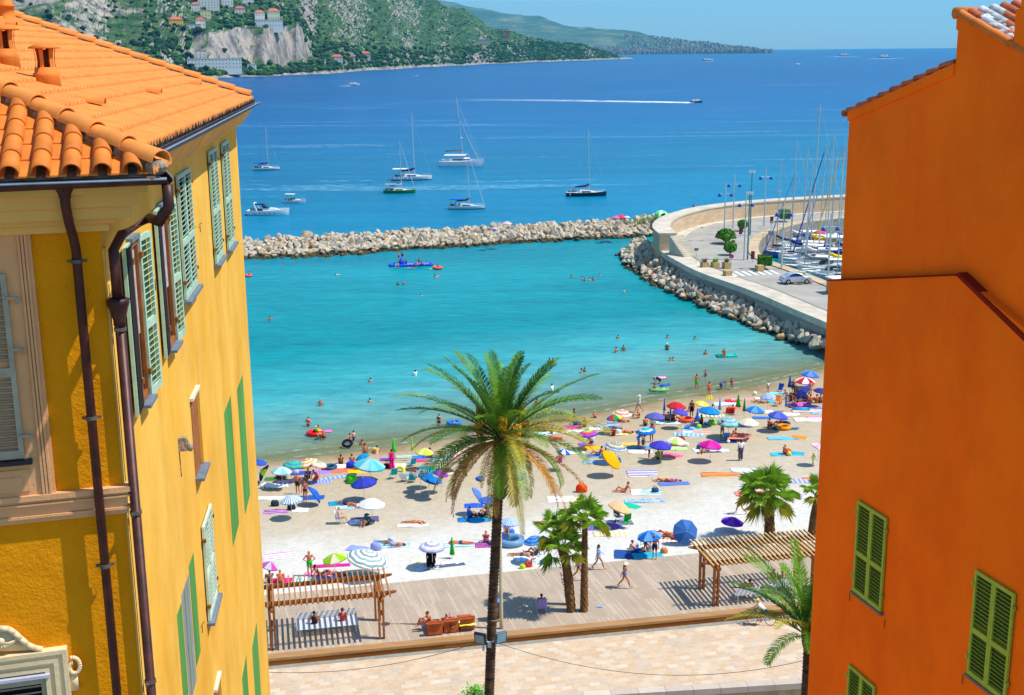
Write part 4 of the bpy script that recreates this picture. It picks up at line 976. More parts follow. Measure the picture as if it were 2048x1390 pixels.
 M_ = to.matrix_world.copy(); bpy.data.objects.remove(to); o = bpy.data.objects.new('house_number', me); C.objects.link(o); o.parent = e; o.matrix_local = inv @ M_
 s, z = S.hit(364, 890); part(MB().box(s-.05, s+.05, 0, .01, z-.07, z+.07, SM), 'plaque', mat('pink_plaque', 'c08a6a', .7))
 return S, F
YH = yellow_house()
# ================================================================ orange house
def orange_house():
 r0 = ydepth(1640, 900, 25.5); D = Vector((.2745, -1)); W = Wall((r0.x, r0.y), D); WM = W.M()
 e = empty('orange_house', (r0.x, r0.y, 0), 0, 'burnt orange house with olive shutters filling the right side', 'house')
 inv = Matrix.Translation(-e.location)
 def part(mb, nm, m, parent=None, smooth=False):
  o = mb.build(nm, m, None, smooth); o.parent = parent or e; o.matrix_local = inv if parent is None else Matrix.Identity(4); return o
 T = WM @ Matrix(((1, 0, 0, 0), (0, 0, 1, 0), (0, 1, 0, 0), (0, 0, 0, 1)))
 h = lambda x, y, n=0.: W.hit(x, y, n)
 a, b, c = h(1659, 563), h(1920, 551), h(2060, 666)
 s0 = h(1640, 900)[0]
 pts = [(s0, -2.9), (14, -2.9), (14, c[1]-(c[1]-b[1])*0-(14-c[0])*.42), c, b, (s0, a[1])]
 part(MB().prism(pts, -4., 0., T), 'wall', OR)
 mb = MB(); n_ = .03
 mb.prism([(s0-.03, a[1]), (b[0], b[1]), (b[0], b[1]+.03), (s0-.03, a[1]+.03)], -.2, n_, T)
 mb.prism([(b[0]-.1, b[1]), (14, pts[2][1]), (14, pts[2][1]+.15), (b[0]-.02, b[1]+.05)], -.2, n_, T); part(mb, 'flashing', OR2)
 q = -.16; hu = lambda x, y: W.hit(x, y, q)
 su = hu(1690, 400)[0]; p1 = hu(1697, 225); p2 = hu(1908, 128); p3 = hu(1918, 32); p4 = hu(2055, 112)
 sl = (p4[1]-p3[1])/(p4[0]-p3[0])
 pts = [(su, 20), (14, 20), (14, p3[1]+sl*(14-p3[0])), (p3[0], p3[1]), (p3[0], p2[1]), (su, p1[1])]
 part(MB().prism(pts, -5, q, T), 'wall', OR)
 mb = MB(); d1 = hu(1697, 240)[1]-p1[1]
 s1 = (p2[1]-p1[1])/(p2[0]-su)
 mb.prism([(su-.02, p1[1]-.17), (p3[0]-.005, p2[1]-.17*1.15), (p3[0]-.005, p2[1]+.01), (su-.02, p1[1]+.01)], q-.2, q+.035, T)
 mb.prism([(p3[0]-.01, p3[1]-.22), (14, p3[1]-.22+sl*(14-p3[0])), (14, p3[1]+sl*(14-p3[0])+.01), (p3[0]-.01, p3[1]+.01)], q-.2, q+.035, T)
 part(mb, 'verge_band', OR)
 roof = empty('roof', (0, 0, 0)); roof.parent = e; roof.matrix_local = inv
 def rp(mb, nm, m, sm=False): o = mb.build(nm, m, None, sm); o.parent = roof; return o
 mb = MB(); s = su-.35; zz = p1[1]-.02-.35*s1
 n = 9;
 for i in range(n):
  sa = su-.1+(p3[0]-su+.05)*i/n; sb = su-.1+(p3[0]-su+.05)*(i+1)/n+.04
  za = p1[1]+s1*(sa-su)+.01; zb = p1[1]+s1*(sb-su)
  half_tile(mb, W.P(sa, za+.02, q-.06), W.P(sb, zb, q-.06), .11, .09, Vector((0, 0, 1)), 8, .015)
  for r in range(1, 5): half_tile(mb, W.P(sa, za, q-.06-.24*r), W.P(sb, zb, q-.06-.24*r), .10, .085, Vector((0, 0, 1)), 8, .015)
 rp(mb, 'verge_tiles', TERRA3, True)
 mb = MB(); mb.prism([(su-.1, p1[1]-.05), (p3[0], p2[1]-.02), (p3[0], p2[1]+.02), (su-.1, p1[1]+.01)], q-5, q-.15, T); rp(mb, 'roof_body', TERRA3)
 mb = MB(); mb.tube([W.P(su-.22, p1[1]-.02, q+.02), W.P(su-.22, p1[1]-.02, q-3)], .07, 10); rp(mb, 'eaves_gutter', TERRA3, True)
 mb = MB(); n = 8
 for i in range(n):
  sa = p3[0]-.05+.5*i; za = p3[1]+sl*.5*i+.02; half_tile(mb, W.P(sa+.52, za+sl*.52, q-.02), W.P(sa, za+.03, q-.02), .10, .088, Vector((0, 0, 1)), 8, .016)
 mb.tube([W.P(p3[0]-.04, p3[1]+.05, q+.06), W.P(p3[0]-.02, p3[1]+.05, q-.8)], .10, 12); rp(mb, 'verge_tiles', TERRA2, True)
 mo = MB(); tl = MB()
 for k in range(7):
  x0 = q-.2-k*.22; lift = .04+.035*k
  for i in range(8):
   sa = p3[0]+.02+.36*i; za = p3[1]+sl*.36*i+lift
   (mo if (k*7+i*3) % 5 < 3 else tl); tgt = mo if k < 3 and (i+k) % 3 else tl
   half_tile(tgt, W.P(sa+.4, za+sl*.4, x0), W.P(sa, za+.02, x0), .10, .085, Vector((0, 0, 1)), 8, .015)
 rp(tl, 'barrel_tiles', TERRA3, True); rp(mo, 'whitened_tiles', OLDM, True)
 mb = MB();
 for i in range(40):
  s_ = p3[0]+.05+2.2*R0.random(); mb.ell(W.P(s_, p3[1]+sl*(s_-p3[0])+.06+R0.random()*.05, q-.12-R0.random()*.5), (.09, .09, .05), 6)
 rp(mb, 'mortar_bedding', OLDM)
 a = hu(2031, 70); b = hu(2035, 18)
 mb = MB(); mb.box(a[0], a[0]+1.2, -.6, q-.0-.002+.03, a[1]-.6, b[1], WM); mb.box(a[0]+.1, a[0]+1.1, -.5, q+.02, b[1], b[1]+.25, WM); part(mb, 'chimney', OR)
 def shut(TL, TR, BL, name='window'):
  mx = (TL[0]+BL[0])/2; my = (TL[1]+BL[1])/2
  s0_ = h(mx, my)[0]; s1_ = s0_+(h(*TR)[0]-h(*TL)[0]); zt, zb = h(*TL)[1], h(*BL)[1]; w = (s1_-s0_)/2; hh = zt-zb
  wn = empty('window', (0, 0, 0)); wn.parent = e; wn.matrix_local = inv
  for i in range(2):
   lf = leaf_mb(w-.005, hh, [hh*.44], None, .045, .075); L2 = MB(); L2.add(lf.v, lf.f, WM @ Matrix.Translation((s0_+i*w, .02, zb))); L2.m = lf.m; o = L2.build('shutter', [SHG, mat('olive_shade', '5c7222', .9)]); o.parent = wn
  o = MB().box(s0_-.04, s1_+.04, 0, .09, zb-.06, zb-.01, WM).build('sill', mat('grey_sill', '7c7468', .8)); o.parent = wn
  for zz in (.3, hh-.3):
   for s_ in (s0_-.03, s1_-.01): o = MB().box(s_, s_+.04, .03, .09, zb+zz, zb+zz+.08, WM).build('shutter_hinge', SHG); o.parent = wn
  for s_ in (s0_-.14, s1_+.12): o = MB().tube([W.P(s_, zb-.1, .03), W.P(s_, zb-.3, .03)], .008, 5).build('shutter_hook', mat('hook_iron', '4c5a1c', .7)); o.parent = wn
 shut((1720.7, 999.6), (1778.8, 1032.7), (1709, 1180)); shut((1958, 1139), (2037, 1190), (1937, 1344)); shut((1702, 1327), (1754.6, 1368), (1691, 1500))
 s_, z_ = hu(2037, 18); an = empty('tv_antenna', W.P(s_+.0, z_-.35, q-.9), 0, 'small dark aerial standing on the roof in the top right corner', 'antenna')
 MB().tube([(0, 0, 0), (0, 0, .9)], .02, 6).build('pole', DARK, an); mb = MB()
 for k in range(4): mb.tube([(-.16+.03*k, 0, .42+.12*k), (.16-.03*k, 0, .42+.12*k)], .012, 5)
 mb.build('crossbars', DARK, an)
 return W
ORW = orange_house()
# ================================================================ people
SKIN = [mat('skin_fair', 'd9a07c', .6, .06, 8), mat('skin_tan', 'bd7648', .6, .06, 8), mat('skin_brown', '8a4e2c', .6, .06, 8), mat('skin_red', 'd0704c', .6, .06, 8)]
HAIRM = {'k': mat('hair_black', '17110e', .7), 'b': mat('hair_brown', '4a2c18', .7), 'y': mat('hair_blond', 'b08850', .7), 'g': mat('hair_grey', 'b4b0a8', .7)}
EYE = mat('eye_dark', '1a1210', .4)
STAND = dict(pel=(0, 0, .93), wai=(0, 0, 1.08), che=(0, .01, 1.28), nek=(0, 0, 1.44), hed=(0, .015, 1.57),
  shL=(-.18, 0, 1.39), elL=(-.25, -.02, 1.12), wrL=(-.25, .05, .87), shR=(.18, 0, 1.39), elR=(.25, -.02, 1.12), wrR=(.25, .05, .87),
  hiL=(-.09, 0, .91), knL=(-.10, .03, .49), anL=(-.11, -.02, .08), toL=(-.13, .14, .03), hiR=(.09, 0, .91), knR=(.10, .03, .49), anR=(.11, -.02, .08), toR=(.13, .14, .03))
def pose(base=STAND, **k): d = dict(base); d.update(k); return d
POSES = {
 'stand': STAND,
 'walk': pose(knR=(.09, .22, .52), anR=(.09, .33, .10), toR=(.10, .49, .05), knL=(-.09, -.10, .50), anL=(-.09, -.42, .16), toL=(-.10, -.30, .03), elL=(-.24, .10, 1.13), wrL=(-.22, .28, .98), elR=(.24, -.16, 1.13), wrR=(.25, -.26, .9)),
 'hips': pose(elL=(-.37, -.05, 1.17), wrL=(-.2, .04, 1.0), elR=(.37, -.05, 1.17), wrR=(.2, .04, 1.0)),
 'akimbo_head': pose(elL=(-.36, .05, 1.5), wrL=(-.14, .02, 1.62), elR=(.36, .05, 1.5), wrR=(.14, .02, 1.62)),
 'bend': pose(wai=(0, .1, 1.05), che=(0, .3, 1.1), nek=(0, .46, 1.08), hed=(0, .58, 1.03), shL=(-.18, .4, 1.06), shR=(.18, .4, 1.06), elL=(-.2, .45, .78), elR=(.2, .45, .78), wrL=(-.14, .5, .52), wrR=(.14, .5, .52), pel=(0, -.05, .92), hiL=(-.09, -.05, .9), hiR=(.09, -.05, .9)),
 'wide': pose(elL=(-.45, 0, 1.33), wrL=(-.7, .04, 1.3), elR=(.45, 0, 1.33), wrR=(.7, .04, 1.3)),
 'sit': pose(pel=(0, 0, .12), wai=(0, -.05, .27), che=(0, -.03, .48), nek=(0, .02, .63), hed=(0, .05, .76), shL=(-.18, -.02, .58), shR=(.18, -.02, .58), elL=(-.24, .14, .42), wrL=(-.14, .34, .42), elR=(.24, .14, .42), wrR=(.14, .34, .42),
   hiL=(-.1, .03, .12), knL=(-.14, .42, .44), anL=(-.12, .62, .09), toL=(-.13, .78, .04), hiR=(.1, .03, .12), knR=(.14, .42, .44), anR=(.12, .62, .09), toR=(.13, .78, .04)),
 'lean': pose(pel=(0, 0, .12), wai=(0, -.1, .24), che=(0, -.22, .42), nek=(0, -.28, .57), hed=(0, -.27, .70), shL=(-.19, -.27, .5), shR=(.19, -.27, .5), elL=(-.27, -.42, .3), wrL=(-.28, -.48, .06), elR=(.27, -.42, .3), wrR=(.28, -.48, .06),
   hiL=(-.1, .03, .12), knL=(-.12, .45, .2), anL=(-.12, .86, .08), toL=(-.14, .92, .24), hiR=(.1, .03, .12), knR=(.12, .42, .38), anR=(.11, .7, .08), toR=(.12, .87, .05)),
 'chair': pose(pel=(0, 0, .48), wai=(0, -.06, .63), che=(0, -.09, .84), nek=(0, -.06, 1.0), hed=(0, -.03, 1.13), shL=(-.18, -.07, .95), shR=(.18, -.07, .95), elL=(-.25, .04, .7), wrL=(-.2, .26, .66), elR=(.25, .04, .7), wrR=(.2, .26, .66),
   hiL=(-.1, .03, .48), knL=(-.12, .46, .48), anL=(-.12, .5, .08), toL=(-.13, .67, .03), hiR=(.1, .03, .48), knR=(.12, .46, .48), anR=(.12, .56, .08), toR=(.13, .73, .03)),
 'supine': pose(pel=(0, 0, .13), wai=(0, -.16, .12), che=(0, -.36, .13), nek=(0, -.52, .12), hed=(0, -.66, .13), shL=(-.18, -.47, .1), shR=(.18, -.47, .1), elL=(-.28, -.22, .06), wrL=(-.27, .02, .06), elR=(.3, -.62, .08), wrR=(.12, -.74, .08),
   hiL=(-.1, .03, .12), knL=(-.13, .42, .34), anL=(-.13, .62, .08), toL=(-.14, .78, .05), hiR=(.1, .03, .12), knR=(.12, .46, .12), anR=(.13, .86, .07), toR=(.15, .92, .2)),
 'prone': pose(pel=(0, 0, .12), wai=(0, -.16, .11), che=(0, -.36, .12), nek=(0, -.52, .13), hed=(0, -.65, .14), shL=(-.18, -.46, .12), shR=(.18, -.46, .12), elL=(-.32, -.6, .06), wrL=(-.14, -.76, .06), elR=(.32, -.6, .06), wrR=(.14, -.76, .06),
   hiL=(-.1, .03, .12), knL=(-.12, .45, .08), anL=(-.12, .85, .07), toL=(-.12, .98, .04), hiR=(.1, .03, .12), knR=(.12, .45, .08), anR=(.12, .85, .07), toR=(.12, .98, .04)),
 'float': pose(pel=(0, 0, .0), wai=(0, -.14, .0), che=(0, -.33, .03), nek=(0, -.48, .08), hed=(0, -.6, .14), shL=(-.18, -.42, .04), shR=(.18, -.42, .04), elL=(-.42, -.5, .02), wrL=(-.62, -.62, .0), elR=(.42, -.5, .02), wrR=(.62, -.62, .0),
   hiL=(-.1, .03, 0), knL=(-.14, .44, -.02), anL=(-.14, .82, -.0), toL=(-.14, .97, .04), hiR=(.1, .03, 0), knR=(.14, .44, -.06), anR=(.14, .82, -.0), toR=(.14, .97, .02)),
 'kneel': pose(pel=(0, -.1, .36), wai=(0, -.02, .5), che=(0, .1, .68), nek=(0, .2, .8), hed=(0, .28, .9), shL=(-.18, .15, .76), shR=(.18, .15, .76), elL=(-.22, .28, .52), wrL=(-.12, .42, .34), elR=(.22, .28, .52), wrR=(.12, .42, .34),
   hiL=(-.1, -.08, .34), knL=(-.14, .24, .1), anL=(-.12, -.2, .06), toL=(-.12, -.34, .04), hiR=(.1, -.08, .34), knR=(.14, .24, .1), anR=(.12, -.2, .06), toR=(.12, -.34, .04)),
 'cycle': pose(pel=(0, -.18, .92), wai=(0, -.08, 1.05), che=(0, .1, 1.22), nek=(0, .2, 1.36), hed=(0, .25, 1.5), shL=(-.18, .16, 1.29), shR=(.18, .16, 1.29), elL=(-.23, .32, 1.08), wrL=(-.22, .5, .98), elR=(.23, .32, 1.08), wrR=(.22, .5, .98),
   hiL=(-.1, -.16, .9), knL=(-.11, .2, .74), anL=(-.11, .04, .36), toL=(-.11, .2, .32), hiR=(.1, -.16, .9), knR=(.11, .14, .52), anR=(.11, -.02, .16), toR=(.11, .14, .12)),
}
BONES = [('P', 'pel', 'wai', .125, .105), ('W', 'wai', 'che', .105, .125), ('C', 'che', 'nek', .125, .05), ('N', 'nek', 'hed', .05, .05),
 ('A', 'shL', 'elL', .052, .038), ('F', 'elL', 'wrL', .038, .025), ('A', 'shR', 'elR', .052, .038), ('F', 'elR', 'wrR', .038, .025),
 ('T', 'hiL', 'knL', .085, .055), ('S', 'knL', 'anL', .053, .035), ('O', 'anL', 'toL', .036, .028), ('T', 'hiR', 'knR', .085, .055), ('S', 'knR', 'anR', .053, .035), ('O', 'anR', 'toR', .036, .028)]
def seg(p, a, b):
 d = b-a; t = max(0., min(1., (p-a).dot(d)/max(d.length_squared, 1e-9))); return (p-(a+d*t)).length, t
PROTO = {}
def make_body(key):
 J = {k: Vector(v) for k, v in POSES[key].items()}; mb = MB()
 side = (J['shR']-J['shL']).normalized()
 for _, a, b, r0, r1 in BONES[4:]:
  mb.tube([J[a], J[b]], [r0, r1], 10); mb.ell(J[a], (r0, r0, r0), 8); mb.ell(J[b], (r1, r1, r1), 8)
  if _ == 'S': c = J[a].lerp(J[b], .3); mb.tube([J[a], c, J[b]], [.05, .06, .034], 10)
 def sec(p, t, rw, rd, n=14):
  f = side.cross(t).normalized(); return [p+side*cos(2*pi*k/n)*rw+f*sin(2*pi*k/n)*rd for k in range(n)]
 ch = [J['pel'], J['wai'], J['che'], J['nek']]; t0 = (ch[1]-ch[0]).normalized()
 st = [(ch[0]-t0*.11, t0, .10, .08), (ch[0]-t0*.04, t0, .165, .115), (ch[0]+t0*.04, t0, .155, .115), (ch[1], t0, .13, .10), (ch[1].lerp(ch[2], .6), (ch[2]-ch[1]).normalized(), .155, .115), (ch[2], (ch[3]-ch[2]).normalized(), .17, .115), (ch[2].lerp(ch[3], .6), (ch[3]-ch[2]).normalized(), .16, .09), (ch[3], (ch[3]-ch[2]).normalized(), .07, .065)]
 vs = [];
 for s in st: vs += sec(*s)
 n = 14; fs = [(i*n+k, i*n+(k+1) % n, (i+1)*n+(k+1) % n, (i+1)*n+k) for i in range(len(st)-1) for k in range(n)]+[tuple(reversed(range(n))), tuple(range((len(st)-1)*n, len(st)*n))]
 mb.add(vs, fs)
 for s in ('shL', 'shR'): mb.ell(J[s], (.062, .062, .062), 8)
 hu = (J['hed']-J['nek']).normalized(); mb.tube([J['nek']-hu*.03, J['hed']], [.055, .05], 10)
 up = Vector((0, 0, 1));
 lying = key in ('supine',); f = Vector((0, 1, 0))
 if key == 'supine': hf, hup = Vector((0, 0, 1)), Vector((0, -1, 0))
 elif key == 'prone': hf, hup = Vector((.9, -.2, -.2)).normalized(), Vector((0, -1, 0))
 elif key == 'bend': hf, hup = Vector((0, .5, -.85)).normalized(), Vector((0, .85, .5)).normalized()
 elif key in ('kneel',): hf, hup = Vector((0, .8, -.5)).normalized(), Vector((0, .5, .8)).normalized()
 elif key == 'float': hf, hup = Vector((0, -.8, .5)).normalized(), Vector((0, -.5, .8)).normalized(); hup = Vector((0, .3, .95)).normalized()
 else: hf, hup = f, up
 hs = hf.cross(hup).normalized(); hf = hup.cross(hs).normalized()
 HM = Matrix((hs, hf, hup)).transposed().to_4x4(); HM.translation = J['hed']
 mb.ell((0, 0, .02), (.076, .095, .10), 12, HM); mb.ell((0, .035, -.05), (.052, .06, .06), 10, HM)
 o = mb.build('tmp', []); m = o.modifiers.new('r', 'REMESH'); m.mode = 'VOXEL'; m.voxel_size = .02; m.use_smooth_shade = True
 sm = o.modifiers.new('s', 'SMOOTH'); sm.iterations = 3; sm.factor = .5
 dg = bpy.context.evaluated_depsgraph_get(); me = bpy.data.meshes.new_from_object(o.evaluated_get(dg)); bpy.data.objects.remove(o)
 bm = bmesh.new(); bm.from_mesh(me)
 info = []
 for v in bm.verts:
  best = None
  for i, (c, a, b, r0, r1) in enumerate(BONES):
   d, t = seg(v.co, J[a], J[b]); d -= r0+(r1-r0)*t
   if best is None or d < best[0]: best = (d, c, t)
  info.append((best[1], best[2]))
 bm.normal_update(); V = [(v.co.copy(), v.normal.copy()) for v in bm.verts]; Fc = [tuple(v.index for v in f_.verts) for f_ in bm.faces]
 bm.free()
 add = MB(); add.ell((0, .098, -.005), (.014, .022, .022), 6, HM); add.ell((0, .09, -.048), (.026, .008, .008), 6, HM)
 for s in (-1, 1): add.ell((s*.078, -.01, 0), (.012, .022, .03), 6, HM)
 add.cm = 1
 for s in (-1, 1): add.ell((s*.032, .088, .022), (.012, .008, .008), 6, HM)
 add.cm = 0
 for S_ in ('L', 'R'):
  w, e_ = J['wr'+S_], J['el'+S_]; d = (w-e_).normalized(); sx = d.cross(Vector((0, 0, 1)) if abs(d.z) < .9 else Vector((0, 1, 0))).normalized(); sy = sx.cross(d)
  Mh = Matrix((sx, sy, d)).transposed().to_4x4(); Mh.translation = w
  add.ell((0, 0, .045), (.04, .018, .055), 8, Mh)
  for k, (x, l) in enumerate(((-.03, .055), (-.01, .07), (.01, .075), (.03, .065))):
   add.tube([(x, 0, .08), (x*1.1, .004, .08+l*.5), (x*1.15, .018, .08+l)], [.0095, .0085, .007], 6, True, Mh)
  th = -1 if S_ == 'L' else 1
  add.tube([(th*.03, 0, .03), (th*.058, .012, .06), (th*.062, .024, .088)], [.012, .010, .008], 6, True, Mh)
 full = MB(); full.add([v[0] for v in V], Fc); o0 = len(full.v); full.v += add.v; full.f += [tuple(i+o0 for i in f_) for f_ in add.f]; full.m += add.m
 me2 = full.mesh('body_'+key, [SKIN[0], EYE], True); bpy.data.meshes.remove(me)
 def garment(rule, off, flare=0.):
  keep = [rule(*info[i]) for i in range(len(V))]; fs = [f_ for f_ in Fc if all(keep[i] for i in f_)]
  if not fs: return None
  used = sorted({i for f_ in fs for i in f_}); ix = {u: k for k, u in enumerate(used)}
  q = MB(); q.add([V[u][0]+V[u][1]*(off+flare*(info[u][1] if info[u][0] in 'TS' else 0)) for u in used], [tuple(ix[i] for i in f_) for f_ in fs])
  return q.mesh('garment', [SKIN[0]], True)
 G = dict(shorts=garment(lambda c, t: c == 'P' or (c == 'T' and t < .6), .018), briefs=garment(lambda c, t: (c == 'P' and t < .75) or (c == 'T' and t < .13), .012),
             top=garment(lambda c, t: (c == 'W' and t > .62) or (c == 'C' and t < .3), .012), swimsuit=garment(lambda c, t: c in 'PW' or (c == 'C' and t < .42) or (c == 'T' and t < .1), .012),
             shirt=garment(lambda c, t: c in 'PWC' or (c == 'A' and t < .62), .03), dress=garment(lambda c, t: c in 'PWC' or (c == 'T' and t < .62), .035, .03),
             skirt=garment(lambda c, t: c == 'P' or c in 'TS', .045), vest=garment(lambda c, t: c in 'WC' or (c == 'P' and t > .3) or (c == 'A' and t < .15), .02))
 hm = MB(); hm.ell((0, -.016, .035), (.084, .098, .098), 10, HM); hs_ = hm.mesh('hair', [SKIN[0]], True)
 hm = MB(); hm.ell((0, -.016, .035), (.086, .098, .1), 10, HM); hm.ell((0, -.075, -.08), (.07, .045, .13), 8, HM); hl = hm.mesh('hair_long', [SKIN[0]], True)
 hm = MB(); hm.lathe([(.0, .14), (.06, .135), (.095, .1), (.1, .055), (.21, .035), (.215, .028), (.1, .045)], 18, HM); hat = hm.mesh('hat', [SKIN[0]], True)
 hm = MB(); hm.ell((0, 0, .055), (.09, .105, .085), 10, HM); hm.box(-.06, .06, .08, .17, .045, .06, HM); cap = hm.mesh('cap', [SKIN[0]], True)
 PROTO[key] = dict(body=me2, J=J, HM=HM, G=G, hair=hs_, hair_long=hl, hat=hat, cap=cap)
for k_ in POSES: make_body(k_)
def clothm(c, kind='solid'): return cloth(kind, c if isinstance(c, (list, tuple)) else [c], .85)
def person(pos, key, rz, skin, label, hair='k', wear=(), sc=1., group=None, tilt=0., long=False, hat=None, cap=None, name='person'):
 P = PROTO[key]; o = inst(name, P['body'], None, pos, (tilt, 0, radians(rz)), (sc, sc, sc), [SKIN[skin]])
 tag(o, label, 'person', group)
 if hair: inst('hair', P['hair_long' if long else 'hair'], o, mats=[HAIRM[hair]])
 for g, c in wear:
  if P['G'][g] is not None: inst(g, P['G'][g], o, mats=[clothm(c)])
 if hat: inst('hat', P['hat'], o, mats=[clothm(hat)])
 if cap: inst('cap', P['cap'], o, mats=[clothm(cap)])
 return o
# ================================================================ beach gear
def canopy_mesh(seg_=8, flap=True):
 mb = MB(); n = seg_*4; prof = [(0., .40), (.2, .375), (.42, .30), (.64, .19), (.84, .075), (1., -.03)]
 vs = [];
 for zo in (0., -.012):
  for i, (r, z) in enumerate(prof):
   for k in range(n):
    a = 2*pi*k/n; f = (k % 4)/4.; dip = sin(pi*f); rr = r*(1-.055*dip); zz = z-.03*dip*r
    vs.append((rr*cos(a), rr*sin(a), zz+zo))
  if flap:
   for k in range(n):
    a = 2*pi*k/n; f = (k % 4)/4.; dip = sin(pi*f); vs.append((1.0*(1-.055*dip)*cos(a), 1.0*(1-.055*dip)*sin(a), -.12-.02*dip+zo))
 rows = len(prof)+(1 if flap else 0); fs = []
 for s in range(2):
  b = s*rows*n
  for i in range(rows-1):
   for k in range(n): fs.append((b+i*n+k, b+i*n+(k+1) % n, b+(i+1)*n+(k+1) % n, b+(i+1)*n+k))
 mb.add(vs, fs); return mb
CAN = canopy_mesh().mesh('canopy', [SKIN[0]]); CAN2 = canopy_mesh(8, False).mesh('canopy', [SKIN[0]])
for me in (CAN, CAN2):
 me.materials.clear(); me.materials.append(SKIN[0])
RIBS = MB()
for k in range(8):
 a = 2*pi*k/8; RIBS.tube([(0, 0, .36), (cos(a)*.42, sin(a)*.42, .275), (cos(a)*.98, sin(a)*.98, -.035)], .008, 4)
RIBM = RIBS.mesh('ribs', mat('rib_metal', 'b8b8b8', .4, metal=.6)); POLEM = MB().tube([(0, 0, -.25), (0, 0, 1)], .016, 8).mesh('pole', mat('pole_white', 'd8d8d4', .4, metal=.2))
FINM = MB().ell((0, 0, .42), (.03, .03, .05), 6).mesh('finial', mat('finial_white', 'e4e4e0', .5))
def parasol(px, py, wpx, kind, cols, label, tilt=0., tdir=0., h=1.85, z=None, group='beach umbrellas', flap=True, name='beach_umbrella'):
 """px,py: centre of the canopy in the picture; wpx: its width there; tilt/tdir in degrees, tdir 0 = to the right, 90 = away"""
 p = gat(px, py, h-.12) if z is None else at(px, py, z+h-.12)
 if z is not None: p.z = z
 dz = (Vector((p.x, p.y, p.z+h))-Vector((0, 0, H))).dot(CF); R = max(.6, wpx/2*dz/FPX*1.1)
 tl, td = radians(tilt), radians(tdir); ax = Vector((-sin(td), cos(td), 0)); top = Vector((0, 0, h-.38*R))
 e = empty(name, p, 0, label, 'umbrella', group)
 Rm = Matrix.Rotation(tl, 4, ax)
 c = inst('canopy', CAN if flap else CAN2, e, mats=[cloth(kind, cols, .8, .25)]); c.matrix_local = Matrix.Translation(top) @ Rm @ Matrix.Rotation(R0.uniform(0, .7), 4, 'Z') @ Matrix.Diagonal((R, R, R, 1))
 inst('rib', RIBM, c); inst('finial', FINM, c)
 off = (Rm @ Vector((0, 0, .36*R)))+top
 pl = inst('pole', POLEM, e, sc=(1, 1, max(.1, off.z))); pl.matrix_local = Matrix(((1, 0, off.x, 0), (0, 1, off.y, 0), (0, 0, off.z, 0), (0, 0, 0, 1)))
 return e
CLOSED = MB(); prof = [(.0, 0.), (.035, -.03), (.06, -.4), (.1, -.8), (.15, -1.2), (.13, -1.22)]
n_ = 24; CLOSED.add([(r*cos(2*pi*k/n_)*(1 if k % 3 else .72), r*sin(2*pi*k/n_)*(1 if k % 3 else .72), z) for r, z in prof for k in range(n_)], [(i*n_+k, i*n_+(k+1) % n_, (i+1)*n_+(k+1) % n_, (i+1)*n_+k) for i in range(len(prof)-1) for k in range(n_)])
CLOSEDM = CLOSED.mesh('canopy', [SKIN[0]], True)
def closed_parasol(px, py, col, label, h=2.1, s=1., z=None):
 """px,py: middle of the furled cloth"""
 p = gat(px, py, h-.6) if z is None else at(px, py, z+h-.6)
 if z is not None: p.z = z
 e = empty('closed_umbrella', p, 0, label, 'umbrella', 'closed beach umbrellas')
 inst('canopy', CLOSEDM, e, (0, 0, h), sc=(s, s, 1), mats=[cloth('solid', [col], .8)]); inst('pole', POLEM, e, sc=(1, 1, h+.05)); return e
TOWM = []
for sd in range(4):
 mb = MB(); nx, ny = 14, 8; vs = []
 for zo in (0, -.012):
  for i in range(nx+1):
   for j in range(ny+1):
    x, y = i/nx-.5, j/ny-.5; w_ = .05*noise.noise(Vector((x*3, y*3, sd*5.)))
    vs.append((x+.03*noise.noise(Vector((y*4, sd, 1))), y+.05*noise.noise(Vector((x*4, sd, 2))), max(0, w_)+.014+zo))
 m_ = ny+1; fs = [(i*m_+j, (i+1)*m_+j, (i+1)*m_+j+1, i*m_+j+1) for i in range(nx) for j in range(ny)]; fs += [tuple(q+(nx+1)*m_ for q in reversed(f)) for f in fs]
 mb.add(vs, fs); me = mb.mesh('towel', [SKIN[0]], True); TOWM.append(me)
def towel(px, py, kind, cols, label, rz=0., l=1.8, w=.95, z=None, cat='towel', name='beach_towel', group='towels and mats on the beach'):
 p = gat(px, py) if z is None else at(px, py, z)
 o = inst(name, TOWM[int(px) % 4], None, p+Vector((0, 0, .015)), (0, 0, radians(rz)), (l, w, 1), [cloth(kind, cols, .9)])
 return tag(o, label, cat, group)
RING = MB().torus(.75, .25, 28, 12).mesh('swim_ring', [SKIN[0]], True)
def ring(px, py, kind, cols, label, s=.55, z=None, tilt=0, rz=0):
 p = gat(px, py) if z is None else at(px, py, z)
 m_ = cloth(kind, cols, .35); o = inst('swim_ring', RING, None, p+Vector((0, 0, .02)), (radians(tilt), 0, radians(rz)), (s, s, s), [m_]); return tag(o, label, 'swim ring', 'inflatable swim toys')
MATTR = MB()
for k in range(7): MATTR.tube([(-.9, -.36+.12*k, .08), (.9, -.36+.12*k, .08)], .075, 8)
MATTR.ell((.85, 0, .12), (.12, .4, .1), 8); MATM = MATTR.mesh('air_mattress', [SKIN[0]], True)
def airmat(px, py, kind, cols, label, rz=0, s=1., z=None):
 p = gat(px, py) if z is None else at(px, py, z)
 o = inst('air_mattress', MATM, None, p+Vector((0, 0, .02)), (0, 0, radians(rz)), (s, s, s), [cloth(kind, cols, .4)]); return tag(o, label, 'air mattress', 'inflatable swim toys')
BALL = MB().ell((0, 0, 1), (1, 1, 1), 12).mesh('ball', [SKIN[0]], True)
